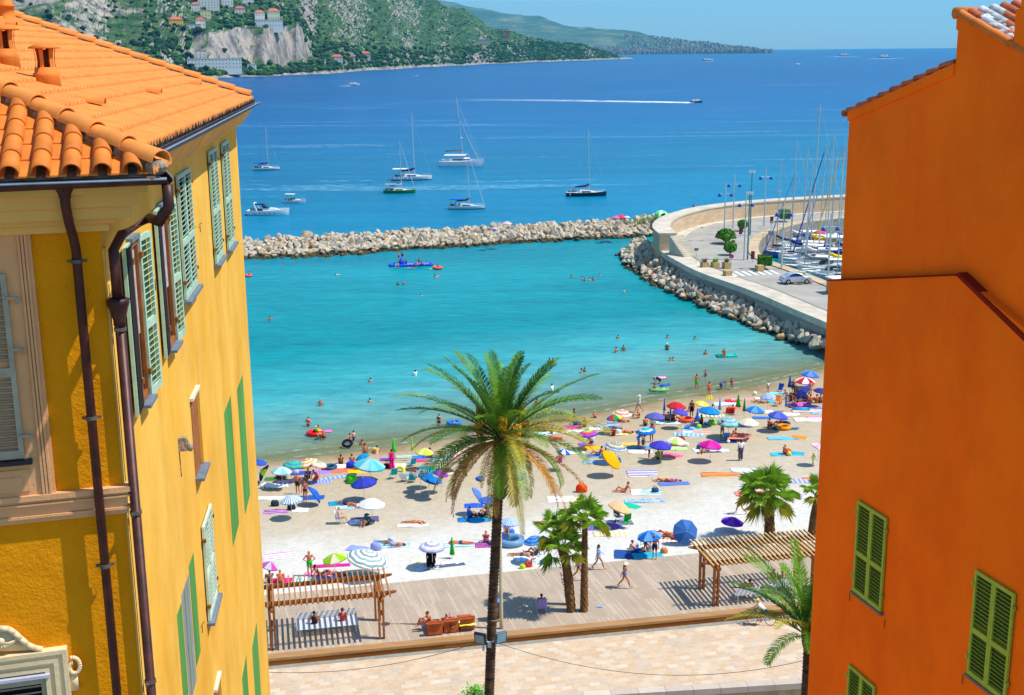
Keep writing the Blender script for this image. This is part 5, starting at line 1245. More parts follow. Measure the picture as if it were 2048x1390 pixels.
def ball(px, py, kind, cols, label, r=.2, z=None):
 p = gat(px, py) if z is None else at(px, py, z); o = inst('ball', BALL, None, p, (0, .4, 0), (r, r, r), [cloth(kind, cols, .4)]); return tag(o, label, 'ball')
def bagmesh():
 mb = MB(); vs = []; pr = [(.0, 0), (.28, 0.), (.33, .08), (.31, .3), (.25, .42), (.22, .43), (.0, .40)]
 n = 16; vs = [(r*cos(2*pi*k/n)*(1+.08*noise.noise(Vector((k, z*9, 0)))), r*.55*sin(2*pi*k/n), z) for r, z in pr for k in range(n)]
 mb.add(vs, [(i*n+k, i*n+(k+1) % n, (i+1)*n+(k+1) % n, (i+1)*n+k) for i in range(len(pr)-1) for k in range(n)])
 for s in (-1, 1): mb.tube([(-.14, s*.1, .4), (-.1, s*.12, .6), (.1, s*.12, .6), (.14, s*.1, .4)], .014, 6)
 return mb.mesh('bag', [SKIN[0]], True)
BAG = bagmesh()
def bag(px, py, col, label, s=1., rz=0, z=None, cat='bag'):
 p = gat(px, py) if z is None else at(px, py, z); o = inst('beach_bag', BAG, None, p, (0, 0, radians(rz)), (s, s, s), [cloth('solid', [col], .9)]); return tag(o, label, cat, 'bags on the beach')
def beach_chair(px, py, rz, cols, label, frame='d8d8d8', recline=20., z=None, low=False, kind='solid'):
 p = gat(px, py) if z is None else at(px, py, z); e = empty('beach_chair', p, radians(rz), label, 'chair', 'folding beach chairs')
 fm = mat('chair_tube_'+frame, frame, .35, .05, metal=.4); h = .24 if low else .42; cm = cloth(kind, cols, .8); t = radians(recline)
 MB().box(-.25, .25, -.22, .26, -.012, .012, Matrix.Translation((0, 0, h)) @ Matrix.Rotation(radians(-6) if False else radians(6), 4, 'X')).build('seat', cm, e)
 MB().box(-.25, .25, -.012, .012, 0, .62, Matrix.Translation((0, -.22, h-.02)) @ Matrix.Rotation(t, 4, 'X')).build('backrest', cm, e)
 for s in (-.27, .27):
  mb = MB(); mb.tube([(s, .28, 0), (s, -.22, h+.22)], .013, 6); mb.tube([(s, -.34, 0), (s, .26, h)], .013, 6); mb.build('leg', fm, e)
  mb = MB(); mb.box(s-.02, s+.02, -.26, .24, h+.2, h+.22); mb.build('armrest', fm, e)
 mb = MB(); mb.tube([(-.27, -.22, h), (-.27, -.22-.66*sin(t), h+.64*cos(t)), (.27, -.22-.66*sin(t), h+.64*cos(t)), (.27, -.22, h)], .013, 6); mb.build('frame', fm, e)
 return e
def lounger(px, py, rz, cols, label, frame='d8d8d8', z=None, back=35, kind='solid', h=.28):
 p = gat(px, py) if z is None else at(px, py, z); e = empty('sun_lounger', p, radians(rz), label, 'sun lounger', 'sun loungers')
 fm = mat('chair_tube_'+frame, frame, .35, .05, metal=.4); cm = cloth(kind, cols, .8)
 MB().box(-.3, .3, -.35, 1.0, h-.012, h+.012).build('seat', cm, e); MB().box(-.3, .3, -.012, .012, 0, .75, Matrix.Translation((0, -.36, h)) @ Matrix.Rotation(radians(90-back), 4, 'X')).build('backrest', cm, e)
 for y in (-.3, .9):
  for s in (-.31, .31): MB().tube([(s, y, 0), (s, y, h)], .014, 6).build('leg', fm, e)
 MB().tube([(-.31, 1.0, h), (-.31, -.35, h), (.31, -.35, h), (.31, 1.0, h), (-.31, 1., h)], .014, 6).build('frame', fm, e)
 return e
def table(px, py, rz, col, label, s=1.):
 p = gat(px, py); e = empty('folding_table', p, radians(rz), label, 'table'); m_ = mat('table_'+col, col, .6)
 MB().box(-.45*s, .45*s, -.32*s, .32*s, .56, .58).build('tabletop', m_, e)
 for a in (-1, 1): MB().tube([(a*.4*s, -.28*s, 0), (a*.3*s, .28*s, .56)], .012, 6).tube([(a*.4*s, .28*s, 0), (a*.3*s, -.28*s, .56)], .012, 6).build('leg', mat('chair_tube_d8d8d8', 'd8d8d8', .35), e)
 return e
# ================================================================ umbrellas (picture place of the canopy, width there)
W_ = 'e8e6e0'
PAR = [
 (563, 937, 38, 'panels', ['8fd0d8', 'd8ecec'], 'pale aqua and white panelled umbrella nearest the yellow house by the water', 4, 0),
 (587, 924, 40, 'rings', ['4a90d8', '5aa8e0', '58c860', '3a98d0', '58c060', '3a88c8'], 'blue umbrella with bright green rings near the yellow house', 6, 0),
 (615, 921, 42, 'rings', ['e8e0d8', 'f0a030', 'f4f0e8', 'f0c040', 'f4f0e8', 'f09020'], 'orange and white ringed umbrella right of the green ringed one', 14, 180),
 (638, 926, 30, 'rings', ['f0b890', '88c8d0', 'f0e8a0', 'f4e8e0', 'f0b0a0'], 'pastel ringed umbrella tucked behind the orange ringed one', 12, 0),
 (724, 911, 26, 'solid', ['1c98cc'], 'turquoise blue umbrella peeping out behind a wide aqua one', 22, 180),
 (739, 921, 58, 'panels', ['58c8d4', 'a8d4e4', '80ccdc'], 'wide aqua umbrella with pale panels on the left beach', 8, 0),
 (727, 959, 48, 'solid', ['3a44b8'], 'deep blue umbrella low over bright green bags on the left beach', 6, 180),
 (629, 984, 38, 'solid', ['2a68c8'], 'blue umbrella tilted on edge behind two standing men', 58, 20),
 (582, 994, 42, 'spokes', ['f0f4f8', '7ca0c0'], 'low blue and white pinstriped umbrella on the left beach', 6, 180),
 (527, 942, 36, 'panels', ['f4f4f0', '283050', '9ac830', '20264a'], 'white, navy and lime umbrella lying over beside the yellow house', 62, 180),
 (743, 1001, 50, 'solid', ['f0eef0'], 'plain white umbrella with a pale valance on the left beach', 3, 0),
 (735, 1105, 78, 'rings', ['f4f6f4', 'a8bcb8', 'f4f6f4', '90a8a4', 'f4f6f4', 'a8bcb8', 'f4f6f4', '90a8a4', 'f4f6f4'], 'large white umbrella with thin grey rings just behind the left pergola', 16, 0),
 (669, 1111, 46, 'panels', ['a0d820', 'f0dcc0', '98d020', 'd8e070'], 'lime green and peach umbrella behind the left pergola', 10, 180),
 (864, 1087, 48, 'rings', ['c8c8e8', 'f4f4f8', 'b0b0dc', 'f4f4f8', 'b8b8e0'], 'lavender and white ringed umbrella over a black draped figure', 2, 0),
 (976, 997, 34, 'solid', ['5078d0'], 'medium blue umbrella just left of the tall palm trunk', 4, 0),
 (955, 985, 20, 'solid', ['6088d0'], 'blue umbrella tilted steeply left of the medium blue one by the palm', 55, 0),
 (1019, 1040, 36, 'spokes', ['d8e4f4', '80a8dc'], 'pale blue pinstriped umbrella immediately right of the tall palm trunk', 6, 0),
 (1068, 1076, 40, 'rings', ['3a88d8', '68a8e4', '2a78cc', '68a8e4', '2a78cc', '68a8e4'], 'mid blue ringed umbrella between the lamp post and the fan palms', 10, 180),
 (849, 900, 34, 'panels', ['d8e040', 'f0dca8', 'c8dc50'], 'yellow green and cream umbrella near the water left of the palm crown', 6, 0),
 (905, 903, 40, 'panels', ['f0c0b0', 'f4f0ec', 'f0ccc0'], 'pale pink and white umbrella seen between the palm fronds', 8, 0),
 (856, 935, 34, 'solid', ['14a8c4'], 'turquoise umbrella topmost in the cluster under the left palm fronds', 18, 0),
 (841, 943, 28, 'spokes', ['f0f0f0', '8890a8'], 'small white pinstriped umbrella in the cluster under the left palm fronds', 14, 180),
 (857, 951, 40, 'solid', ['1470c4'], 'royal blue umbrella lowest in the cluster under the left palm fronds', 26, 0),
 (870, 957, 24, 'solid', ['1888d0'], 'small azure umbrella right of the cluster under the left palm fronds', 14, 0),
 (882, 944, 20, 'solid', ['a83cc0'], 'little purple umbrella among the left palm fronds', 16, 0),
 (1175, 862, 37, 'rings', ['28b8d8', '50c8a0', 'f0d840', 'f08830', 'e838a0', 'd048b8', '4060d0'], 'rainbow ringed umbrella by the water right of the palm crown', 4, 180),
 (1244, 822, 36, 'rings', ['f4d8c8', 'f09870', 'f8ece0', 'f0a080', 'f8ece0'], 'peach and white ringed umbrella at the water edge', 4, 0),
 (1229, 831, 30, 'panels', ['e84830', '28a858', 'f0e040', '5060c8', 'e84830', '28a858', 'f0e040', '5060c8'], 'red, green, yellow and blue panelled umbrella below the peach ringed one', 10, 180),
 (1292, 858, 36, 'rings', ['78e0f0', '28b8d0', '48c8e0', 'e8f4f4', '1878d0', '1878d0'], 'cyan umbrella with a blue rim and a white ring at mid beach', 4, 180),
 (1231, 887, 42, 'rings', ['e8e8d8', '3888a8', 'f0c860', '4890b0', 'e8e8e0', 'f0b860', '4088b8', 'e0e8f0'], 'umbrella with thin blue and yellow rings right of the fan of palm fronds', 10, 0),
 (1224, 912, 44, 'solid', ['f0b800'], 'bright yellow umbrella tipped steeply to the right', 44, -20),
 (1128, 901, 24, 'panels', ['2868c8', 'f0f0f4'], 'blue and white panelled umbrella half hidden by the right palm fronds', 10, 0),
 (1311, 828, 36, 'solid', ['6a6cb8'], 'slate violet umbrella left of the red one', 4, 0),
 (1353, 807, 36, 'solid', ['d82c38'], 'bright red umbrella close to the water', 5, 0),
 (1361, 821, 30, 'solid', ['6454cc'], 'violet umbrella just below and behind the red one', 10, 0),
 (1404, 805, 28, 'panels', ['f0e420', 'f4ec90'], 'yellow umbrella with paler panels near the water', 14, 0),
 (1419, 816, 40, 'solid', ['1c90dc'], 'azure umbrella in front of the yellow panelled one', 6, 0),
 (1458, 838, 46, 'rings', ['a8d0d8', '78b4c8', 'b8d8d8', '80b8c8', 'a8d4c8', '78b8b8'], 'wide pale aqua ringed umbrella on the crowded right beach', 3, 0),
 (1498, 840, 38, 'solid', ['f0e4cc'], 'cream umbrella right of the wide pale aqua one', 4, 0),
 (1511, 815, 36, 'panels', ['2c84d4', '68b0e8'], 'two tone blue umbrella above the cream one', 6, 0),
 (1557, 826, 38, 'panels', ['4c5cc4', '6878d4'], 'periwinkle umbrella shading three people beside orange swim ring', 8, 0),
 (1621, 744, 34, 'panels', ['4878dc', '70a0ec'], 'sky blue umbrella at the far right end by the water', 6, 0),
 (1611, 757, 37, 'panels', ['e83040', 'f4f0f0'], 'red and white panelled umbrella at the far right', 4, 0),
 (1605, 779, 34, 'solid', ['4a50a4'], 'dark slate umbrella tilted left below the red and white one', 46, 180),
 (1536, 789, 30, 'spokes', ['d8e4f4', '80a0d0'], 'small pale blue pinstriped umbrella near the water', 8, 180),
 (1642, 779, 28, 'solid', ['384090'], 'navy umbrella half hidden behind the orange house edge', 10, 0),
 (1421, 884, 42, 'panels', ['d81c98', 'e838b0'], 'magenta pink umbrella in the middle of the right beach', 5, 0),
 (1321, 885, 42, 'solid', ['4c44c4'], 'indigo umbrella in front of a cream one at mid beach', 5, 0),
 (1352, 877, 38, 'panels', ['f0ecd4', 'c8dc60', 'f4f0e0'], 'cream umbrella with one lime panel behind the indigo one', 6, 0),
 (1240, 1009, 44, 'solid', ['f0c490'], 'peach coloured umbrella leaning right of the fan palm', 20, 0),
 (1299, 1066, 46, 'panels', ['1478d4', '78b0e4'], 'blue umbrella with one lighter half over a family by the boardwalk', 8, 180),
 (1465, 1038, 42, 'panels', ['7828c8', '9050d8'], 'purple umbrella resting low on the sand behind the right pergola', 6, 0),
 (1637, 891, 28, 'panels', ['f0b0c8', 'f4e4ec'], 'pink and white umbrella cut off by the orange house', 24, 0),
 (539, 1127, 32, 'panels', ['d050a8', 'c8c4d4'], 'pink and grey panelled umbrella against the yellow house behind the pergola', 20, 0),
 (519, 922, 16, 'solid', ['3860c0'], 'sliver of a blue umbrella at the edge of the yellow house', 10, 0),
]
for (px, py, w, k, c, lb, *t) in PAR:
 hh = 1.0 if 'resting low' in lb else (1.15 if 'lying over' in lb or 'tilted on edge' in lb else 1.8)
 parasol(px, py, w, k, c, lb, t[0] if t else 0, t[1] if len(t) > 1 else 0, h=hh)
parasol(1371, 1058, 47, 'panels', ['3c6cb0', '4a7cc0'], 'large steel blue umbrella standing on edge facing the town beside right pergola', 66, -80, h=1.25)
BZ = 3.1
parasol(1014, 444, 19, 'solid', ['f0c8c4'], 'pale pink umbrella standing alone on the breakwater', 2, 0, z=BZ, name='breakwater_umbrella')
parasol(990, 455, 16, 'solid', ['c8b8dc'], 'lilac umbrella low among the breakwater boulders', 2, 0, z=BZ-.8, name='breakwater_umbrella')
parasol(1243, 431, 22, 'solid', ['e84058'], 'coral red umbrella on the landward end of the breakwater', 4, 0, z=BZ, name='breakwater_umbrella')
parasol(1231, 433, 16, 'solid', ['f070b0'], 'pink umbrella touching the coral red one on the breakwater', 4, 180, z=BZ, name='breakwater_umbrella')
parasol(1254, 433, 12, 'solid', ['e8e4f0'], 'whitish umbrella right of the coral red one on the breakwater', 4, 0, z=BZ, name='breakwater_umbrella')
def tent(px, py, col, label, s=1., z=None):
 p = gat(px, py) if z is None else at(px, py, z); e = empty('beach_tent', p, .3, label, 'tent')
 MB().lathe([(1.1*s, 0), (1.0*s, .45*s), (.7*s, .8*s), (.3*s, .98*s), (0, 1.02*s)], 18).build('shell', cloth('panels', [col, 'e8f0e0']), e, True)
 MB().ell((0, -.9*s, .35*s), (.4*s, .3*s, .33*s), 8).build('opening', DARK, e); return e
tent(1322, 434, '58e868', 'light green dome tent at the landward end of the breakwater', 1.25, z=BZ)
for a in [(787, 890, '38c820', 'bright green furled umbrella beside the person in pink', 2.0, 1.5), (824, 887, '90e020', 'slim lime furled umbrella near the water left of the palm', 2.1, .7),
          (904, 1091, '18a828', 'short green furled umbrella on a white pole near the boardwalk', 1.5, 1.2), (1329, 808, '3868a8', 'tall slate blue furled umbrella left of the red umbrella', 2.6, .9),
          (1395, 829, '2878c8', 'azure furled umbrella in front of the seated brown figure', 2., 1.5), (1440, 806, 'a894c0', 'lilac furled umbrella right of the azure open one', 2.4, 1.1),
          (1477, 801, '28a818', 'fat green furled umbrella near the water on the right', 2., 1.8), (1489, 809, '189858', 'dark green furled umbrella beside the fat green one', 2.2, 1.2),
          (1580, 762, '1c58a8', 'blue furled umbrella alone by the water on the far right', 1.9, 1.6), (1573, 800, '4a78b8', 'grey blue furled umbrella among the crowd at far right', 1.7, 1.0),
          (1341, 822, '4070b0', 'short blue furled umbrella above the two brown backs', 1.6, 1.)]:
 closed_parasol(*a[:4], h=a[4], s=a[5])
# ================================================================ towels and mats
TOW = [
 (552, 958, 'ystripes', ['285040', '68b040', '1c3830'], 'dark green mat under the pale aqua umbrella', 5), (604, 947, 'solid', ['2850b0'], 'blue towel under the green ringed umbrella', 8),
 (645, 945, 'solid', ['a878c8'], 'mauve towel right of the green ringed umbrella', 8), (681, 933, 'solid', ['d8e4e8'], 'white towel in front of the two sitting backs', 0, 1.3),
 (688, 942, 'solid', ['f07050'], 'coral towel left of the yellow one', 4, 2.), (720, 943, 'solid', ['f0c000'], 'yellow towel in front of the aqua umbrella', 8, 2.),
 (641, 965, 'fstripes', ['8088c8', 'a0a8dc'], 'lilac striped towel under the kneeling orange figure', 14), (668, 956, 'fstripes', ['7090d0', 'a8b8e0'], 'long blue striped towel stretching right', 20, 2.6, .6),
 (551, 972, 'fstripes', ['e8c8d0', 'f0e8e8', '60a8a0'], 'pink and white patterned towel under bags by the yellow house', 12, 2.2), (571, 965, 'blots', ['e87080', 'f0e8e8', 'd84090'], 'blotchy pink towel behind the white lounger', 10, 1.6),
 (538, 997, 'solid', ['e4f0d8'], 'long white towel touching the yellow house', 0, 2.6, .7), (624, 996, 'solid', ['1c58a8'], 'dark blue towel under the on edge umbrella', 4, 1.9, 1.),
 (676, 1007, 'solid', ['1890b0'], 'teal towel under the reclining pair', 12, 1.4), (700, 1015, 'ystripes', ['48c0a8', 'c0d0f0', 'd8e0f4'], 'pale blue towel with a teal end', 6, 2.1, .7),
 (715, 1045, 'blots', ['f0e8e4', 'e8e8e8', '3890c0'], 'crumpled white and blue towel before the seated woman', 4, 1.7), (730, 1040, 'solid', ['5c5878'], 'grey violet towel beneath the white umbrella', 8, 2., 1.2),
 (552, 1024, 'ystripes', ['f0b0c8', '8840a8', '502878'], 'purple towel with a pink end on the left sand', 4, 1.8, .9), (600, 1021, 'solid', ['f4f2ee'], 'clean white towel right of the purple one', 4, 1.2, .8),
 (559, 1113, 'ystripes', ['f4eef0', 'f4eef0', 'e868a8'], 'large pink and white sheet staked behind the left pergola', 18, 2.2, 1.1), (714, 1098, 'solid', ['8898d8'], 'blue towel poking out left of the grey ringed umbrella', -20, 1.4),
 (660, 1132, 'solid', ['d81888'], 'vivid magenta mat under the lime and peach umbrella', 6, 2.6, .5), (642, 1149, 'blots', ['f068b0', 'f8c0dc', 'e84898'], 'blotchy pink towel at the feet of the man in green shorts', 6, 2.),
 (565, 1163, 'solid', ['d82878'], 'crimson pink towel seen between the pergola slats', 6, 1.6), (610, 1162, 'fstripes', ['40a8a0', 'f0f0e8'], 'teal striped towel seen through the left pergola', 4, 1.6), (655, 1160, 'solid', ['6088d0'], 'pale blue towel seen through the left pergola', 4, 1.4), (717, 1152, 'solid', ['88989c'], 'grey towel in shade behind the left pergola end', 3, 1.7),
 (766, 1087, 'solid', ['1c6878'], 'dark teal towel behind the sunbather near the left pergola', 0, 1.2), (787, 1091, 'blots', ['58b0c8', 'c8d8e8', '88c8d8'], 'pale teal patterned towel under the sunbather with raised knees', 4, 2.2, .9),
 (826, 1051, 'solid', ['f0f0e4'], 'pale towel under the sunbather in the pink hat', 4, 2.2, .6), (890, 1132, 'ystripes', ['1c6878', '287888', '8c2870'], 'narrow teal and purple mat near the boardwalk', 14, 2.6, .45), (855, 1137, 'blots', ['90b8e8', 'f0f0f0', '4878b8'], 'blue and white crumpled cloth near the boardwalk', 6, 1.5, .5),
 (905, 1127, 'solid', ['f8f8f8'], 'bright white towel at the foot of the short green umbrella', 10, 1.4, .6), (842, 1122, 'blots', ['eadcae', 'e8e0c8'], 'straw coloured cloth beside the lavender ringed umbrella', 6, 1.3, .6),
 (930, 1089, 'ystripes', ['58b8a8', 'f0e8f0', 'a8c8e8'], 'pastel towel under the prone sunbather', 4, 2.8, .9), (968, 1091, 'blots', ['a03888', 'c05898', '503878'], 'plum towel under the seated woman by the palm', 4, 1.2, .9),
 (967, 1040, 'solid', ['18a0d0'], 'cyan towel left of the palm trunk', 12, 2., .9), (938, 1040, 'blots', ['1868a8', '2888c0', '183868'], 'dark blue towel with bags left of the palm', 4, 1.6), (948, 1012, 'solid', ['2858c8'], 'royal blue towel at the foot of the steep blue umbrella', 2, 1.4),
 (1068, 1118, 'fstripes', ['c0d0e8', 'f0f4f8'], 'white and pale blue towel under the pair beneath the blue ringed umbrella', 0, 2.6, .9),
 (845, 915, 'solid', ['2878c8'], 'blue towel just behind the yellow green umbrella', 2, 1.8), (820, 914, 'ystripes', ['2048a8', 'e0e848', 'a8c8d8'], 'yellow and navy towel near the water left of the fronds', 4, 2.4, .8), (845, 922, 'solid', ['e83878'], 'rose pink towel near the water left of the fronds', 4, 1.8, .7),
 (775, 919, 'solid', ['8838b8'], 'purple towel behind the person in pink', 0, 1.3, .5), (795, 932, 'solid', ['f0ecf0'], 'white towel right of the person in pink', 8, 1.4, .9), (881, 919, 'blots', ['f0f4f8', '2878c8', 'f4f4f4'], 'white and blue towel between the palm fronds', 6, 1.9), (906, 948, 'blots', ['f0a028', 'f4f0e0', 'e88818'], 'orange towel among the lower left palm fronds', 4, 2., .6),
 (818, 950, 'solid', ['28b8b8'], 'turquoise towel beside the turquoise chair', 6, 1.6, .6),
 (1141, 856, 'ystripes', ['a050d0', 'c02848', 'd83850'], 'purple and red towel near the walking man in dark shorts', -4, 1.8), (1147, 864, 'fstripes', ['d8dcf0', 'f0f4f8'], 'pale towel behind the rainbow umbrella', 4, 2.2), (1158, 868, 'solid', ['60c0e0'], 'light blue towel left of the rainbow umbrella', 0, 1.8),
 (1213, 852, 'ystripes', ['3888d0', 'f0f0f8', '3868a8'], 'blue and white towel between rainbow and peach umbrellas', -4, 2.2, .8), (1204, 858, 'solid', ['e0f0ec'], 'very pale towel in front of the blue and white towel', 0, 2.4, .8), (1230, 845, 'solid', ['58a8d8'], 'blue towel under the feet of the red sunbather', 0, 1.4, .6),
 (1246, 868, 'blots', ['e8f0e0', 'f0c830', '58a850'], 'patterned yellow and green towel beside the figure in red', -4, 2.2), (1180, 897, 'solid', ['f0b010'], 'golden yellow towel between the palm fronds and the yellow umbrella', 10, 1.8, 1.), (1171, 890, 'solid', ['7858b0'], 'violet towel right of the palm fronds', 4, 1.2), (1258, 889, 'solid', ['f0b850'], 'amber towel right of the blue and yellow ringed umbrella', -10, 1.3),
 (1284, 896, 'solid', ['289cc8'], 'cyan blue towel at the feet of the bending man', -4, 2.2, .7), (1281, 904, 'solid', ['f4f4f4'], 'plain white towel in front of the bending man', -4, 2., .9), (1201, 911, 'solid', ['5090d0'], 'blue towel under the recliner by the yellow umbrella', 4, 2.3), (1200, 925, 'ystripes', ['c0d8f0', '604878', '38a8d0'], 'long blue towel in the shade of the yellow umbrella', -4, 2.8, .9),
 (1345, 912, 'blots', ['e8507c', 'f08098', 'e8487c'], 'pink towel with a pale bag on it at mid beach', -28, 1.7, 1.1), (1285, 947, 'ystripes', ['f0ece0', 'e02818', '68a0dc', '78b0e0'], 'white, red and blue striped towel alone on the open sand', 0, 2.4, 1.7), (1441, 950, 'ystripes', ['f0a020', 'f0c030', 'e02048', 'e82850'], 'yellow and crimson towel alone on the open sand', -4, 3., 1.),
 (1348, 968, 'solid', ['5878c8'], 'blue mat under the tangled sunbathers', 6, 2.4, .8), (1283, 985, 'solid', ['f4f8fc'], 'white towel behind the reclining sunbather at mid sand', 0, 1.6, 1.2), (1302, 985, 'ystripes', ['f0f8fc', '88c8e0', '3888b8'], 'white and pale blue towel with a dark bag', -12, 1.6, 1.), (1290, 1002, 'blots', ['a8c0dc', '7890c0', 'c8d4e8'], 'grey blue patterned towel strewn with clothes', 2, 3., .8),
 (1262, 1012, 'solid', ['10b890'], 'jade green mat behind the leaning peach umbrella', -42, 1.5, .8), (1205, 1055, 'fstripes', ['a838a8', '506cb0', '5070b8'], 'blue towel with a magenta end beside the green chair', 2, 2.8, 1.1), (1222, 1068, 'fstripes', ['e0c478', 'f0ecd8'], 'yellow and cream striped towel in front of the green chair', 2, 2.4, .9), (1210, 1065, 'solid', ['20b8d8'], 'bright cyan towel on the yellow striped one', 0, 1., .7), (1240, 1046, 'solid', ['6a6c90'], 'grey mat in the shade of the peach umbrella', 6, 1.8, 1.),
 (1262, 1110, 'solid', ['284c8c'], 'navy mat of the family by the boardwalk', -6, 2.2, 1.5), (1296, 1113, 'solid', ['10b0cc'], 'bright turquoise towel of the family by the boardwalk', 4, 2., 1.1), (1328, 1080, 'fstripes', ['f0b8a0', 'f8e8e0'], 'pale salmon towel below the steel blue umbrella', -8, 2., .9), (1352, 1075, 'solid', ['802c48'], 'maroon mat beside the steel blue umbrella', -6, 1.7, .9),
 (1380, 870, 'fstripes', ['a8d0f0', '70b0e8'], 'light blue striped towel at mid beach', -8, 2.8, 1.), (1384, 858, 'solid', ['8cc8e8'], 'pale blue towel under the blue deck chair', -6, 1.8), (1378, 865, 'solid', ['f0f4fc'], 'white towel laid over the light blue striped one', -8, 1.1, .8), (1402, 865, 'ystripes', ['e86050', 'f8e0c8', 'f07868'], 'salmon and cream towel right of the light blue ones', -10, 1.6, .9),
 (1341, 846, 'blots', ['f4f4f0', '68c0a8', 'f4f4f0'], 'white patterned towel before the two brown backs', -2, 2.6, .9), (1368, 836, 'fstripes', ['e88cc0', 'f0b0d0'], 'pink towel behind the orange ring near the red umbrella', 0, 1.7), (1376, 838, 'solid', ['d878b8'], 'mauve pink towel right of the one beneath the red umbrella', 0, 1.5), (1431, 847, 'solid', ['2c60c0'], 'blue towel left of the wide pale aqua umbrella', -4, 2.), (1422, 832, 'fstripes', ['98b878', 'f0e8d8'], 'pale mat below the azure umbrella', 0, 2.6, .8),
 (1455, 809, 'ystripes', ['f4f4f4', '38a8c8', 'e8e8f4'], 'white towel with a turquoise line near the water', -4, 2.6, 1.1), (1463, 802, 'solid', ['d02838'], 'red towel by the fat green furled umbrella', 0, 1.2), (1488, 799, 'ystripes', ['e85098', 'f0d040', '7088c8'], 'pink and blue towel right of the fat green furled umbrella', 0, 2.6, .8), (1481, 816, 'solid', ['f07870'], 'salmon towel below the fat green furled umbrella', 0, 1.5),
 (1480, 853, 'solid', ['2070c0'], 'strong blue towel under the cream umbrella', -4, 2.4, .8), (1463, 849, 'solid', ['b8d8f0'], 'ice blue towel beneath the wide pale aqua umbrella', 0, 1.5, .8), (1523, 824, 'blots', ['f4e4c8', 'f8f4ec', 'd0c0a8'], 'cream patterned towel left of the periwinkle umbrella', -4, 2.2, 1.1), (1534, 836, 'ystripes', ['2050a8', '3080d0', '4078c8'], 'blue towels in front of the periwinkle umbrella', -6, 2.6, .8), (1581, 829, 'solid', ['f0e8d4'], 'ivory towel right of the periwinkle umbrella', 0, 1.8, .9),
 (1548, 803, 'solid', ['38b8c8'], 'turquoise towel under the lying sunbather near the striped umbrella', -2, 1.6), (1536, 797, 'solid', ['f0e8c8'], 'cream towel in front of the small pinstriped umbrella', 0, 2.6, .7), (1552, 787, 'solid', ['80d0d0'], 'pale aqua towel near the blue chair by the water', 0, 1.6, .8), (1616, 822, 'solid', ['e8c898'], 'sandy beige towel around the blue air mattress', 0, 3., .8), (1629, 817, 'blots', ['7068c0', '9890d8', '5850a8'], 'violet patterned towel at the far right', 0, 2.2, .7), (1622, 840, 'solid', ['f4ece0'], 'big off white towel at the far right edge', -2, 3., 1.2), (1634, 834, 'solid', ['f090a0'], 'pink towel above the big off white towel', 0, 1.8, .7), (1636, 826, 'solid', ['90b8e0'], 'light blue towel beside the edge of the orange house', 0, 1.2, .8),
 (1572, 858, 'solid', ['1c6080'], 'dark teal towel under the three shaded people', -2, 2.4, .8), (1568, 877, 'ystripes', ['20b8d0', '50a8d0', '90c0e0'], 'cyan towel with a pale blue half on open sand', -2, 2.8, .9), (1598, 875, 'ystripes', ['f0a818', 'e88020', 'd06818'], 'small orange and yellow towel right of the cyan one', -22, 1.3, .9), (1573, 909, 'solid', ['40b4d0'], 'light turquoise towel under the man hugging his knees', -2, 2.6, .9), (1594, 907, 'solid', ['28a0c8'], 'deeper turquoise cloth right of the man hugging his knees', -20, 1.2, .9),
 (1493, 941, 'ystripes', ['d8ecf4', '88b8d8', 'f0f4f8'], 'white and pale blue towel left of the single fan palm', -4, 2.4, .9), (1497, 972, 'fstripes', ['90b0d0', 'b0c8e0'], 'grey blue towel tilted beside the fan palm', 30, 1.3, .7), (1503, 988, 'blots', ['e02c18', 'e83820', 'f4b0a0'], 'bright red towel behind the fan palm', 2, 2.4, 1.1), (1592, 963, 'fstripes', ['8890d0', 'b8c0e8'], 'lilac striped towel right of the fan palm', 0, 2.6, .9), (1622, 958, 'solid', ['f07858'], 'orange towel at the edge of the orange house', 0, 1.3, .7),
 (1406, 900, 'solid', ['f4f0f4'], 'white towel left of the magenta umbrella', 10, 1.6, 1.), (1434, 901, 'blots', ['f0f4f8', 'a8c8e0', 'f0f0f0'], 'white and blue towel right of the magenta umbrella pole', -6, 2., .8), (1421, 903, 'solid', ['5c3860'], 'dim plum mat in the shade of the magenta umbrella', 0, 1.8, .8), (1356, 898, 'ystripes', ['90d828', 'a8e048', 'f0f0dc'], 'lime edged mat below the cream umbrella', -2, 1.6, .7), (1450, 884, 'solid', ['1c3c70'], 'navy towel at the feet of the man with raised hands', -4, 2., .8),
 (1092, 868, 'blots', ['50c0b8', 'f0f0e8', '48a8c0'], 'aqua patterned towel right of the palm crown', 2, 2.), (1112, 878, 'solid', ['c83030'], 'red towel glimpsed between the right palm fronds', 2, 1.2), (1148, 905, 'solid', ['f4f4f4'], 'white towel below the blue and white panelled umbrella', 2, 1.8, .8), (1122, 999, 'solid', ['f0f0f4'], 'white towel behind the fan palm crowns', 4, 2., 1.2), (1158, 1000, 'blots', ['f0f0f0', 'f0a820', 'f4f0e8'], 'white towel with an orange cushion above the fan palm', 4, 1.6, 1.),
]
for t in TOW: towel(*t[:6 if len(t) > 5 else 5], **({'l': t[6]} if len(t) > 6 else {}), **({'w': t[7]} if len(t) > 7 else {}))
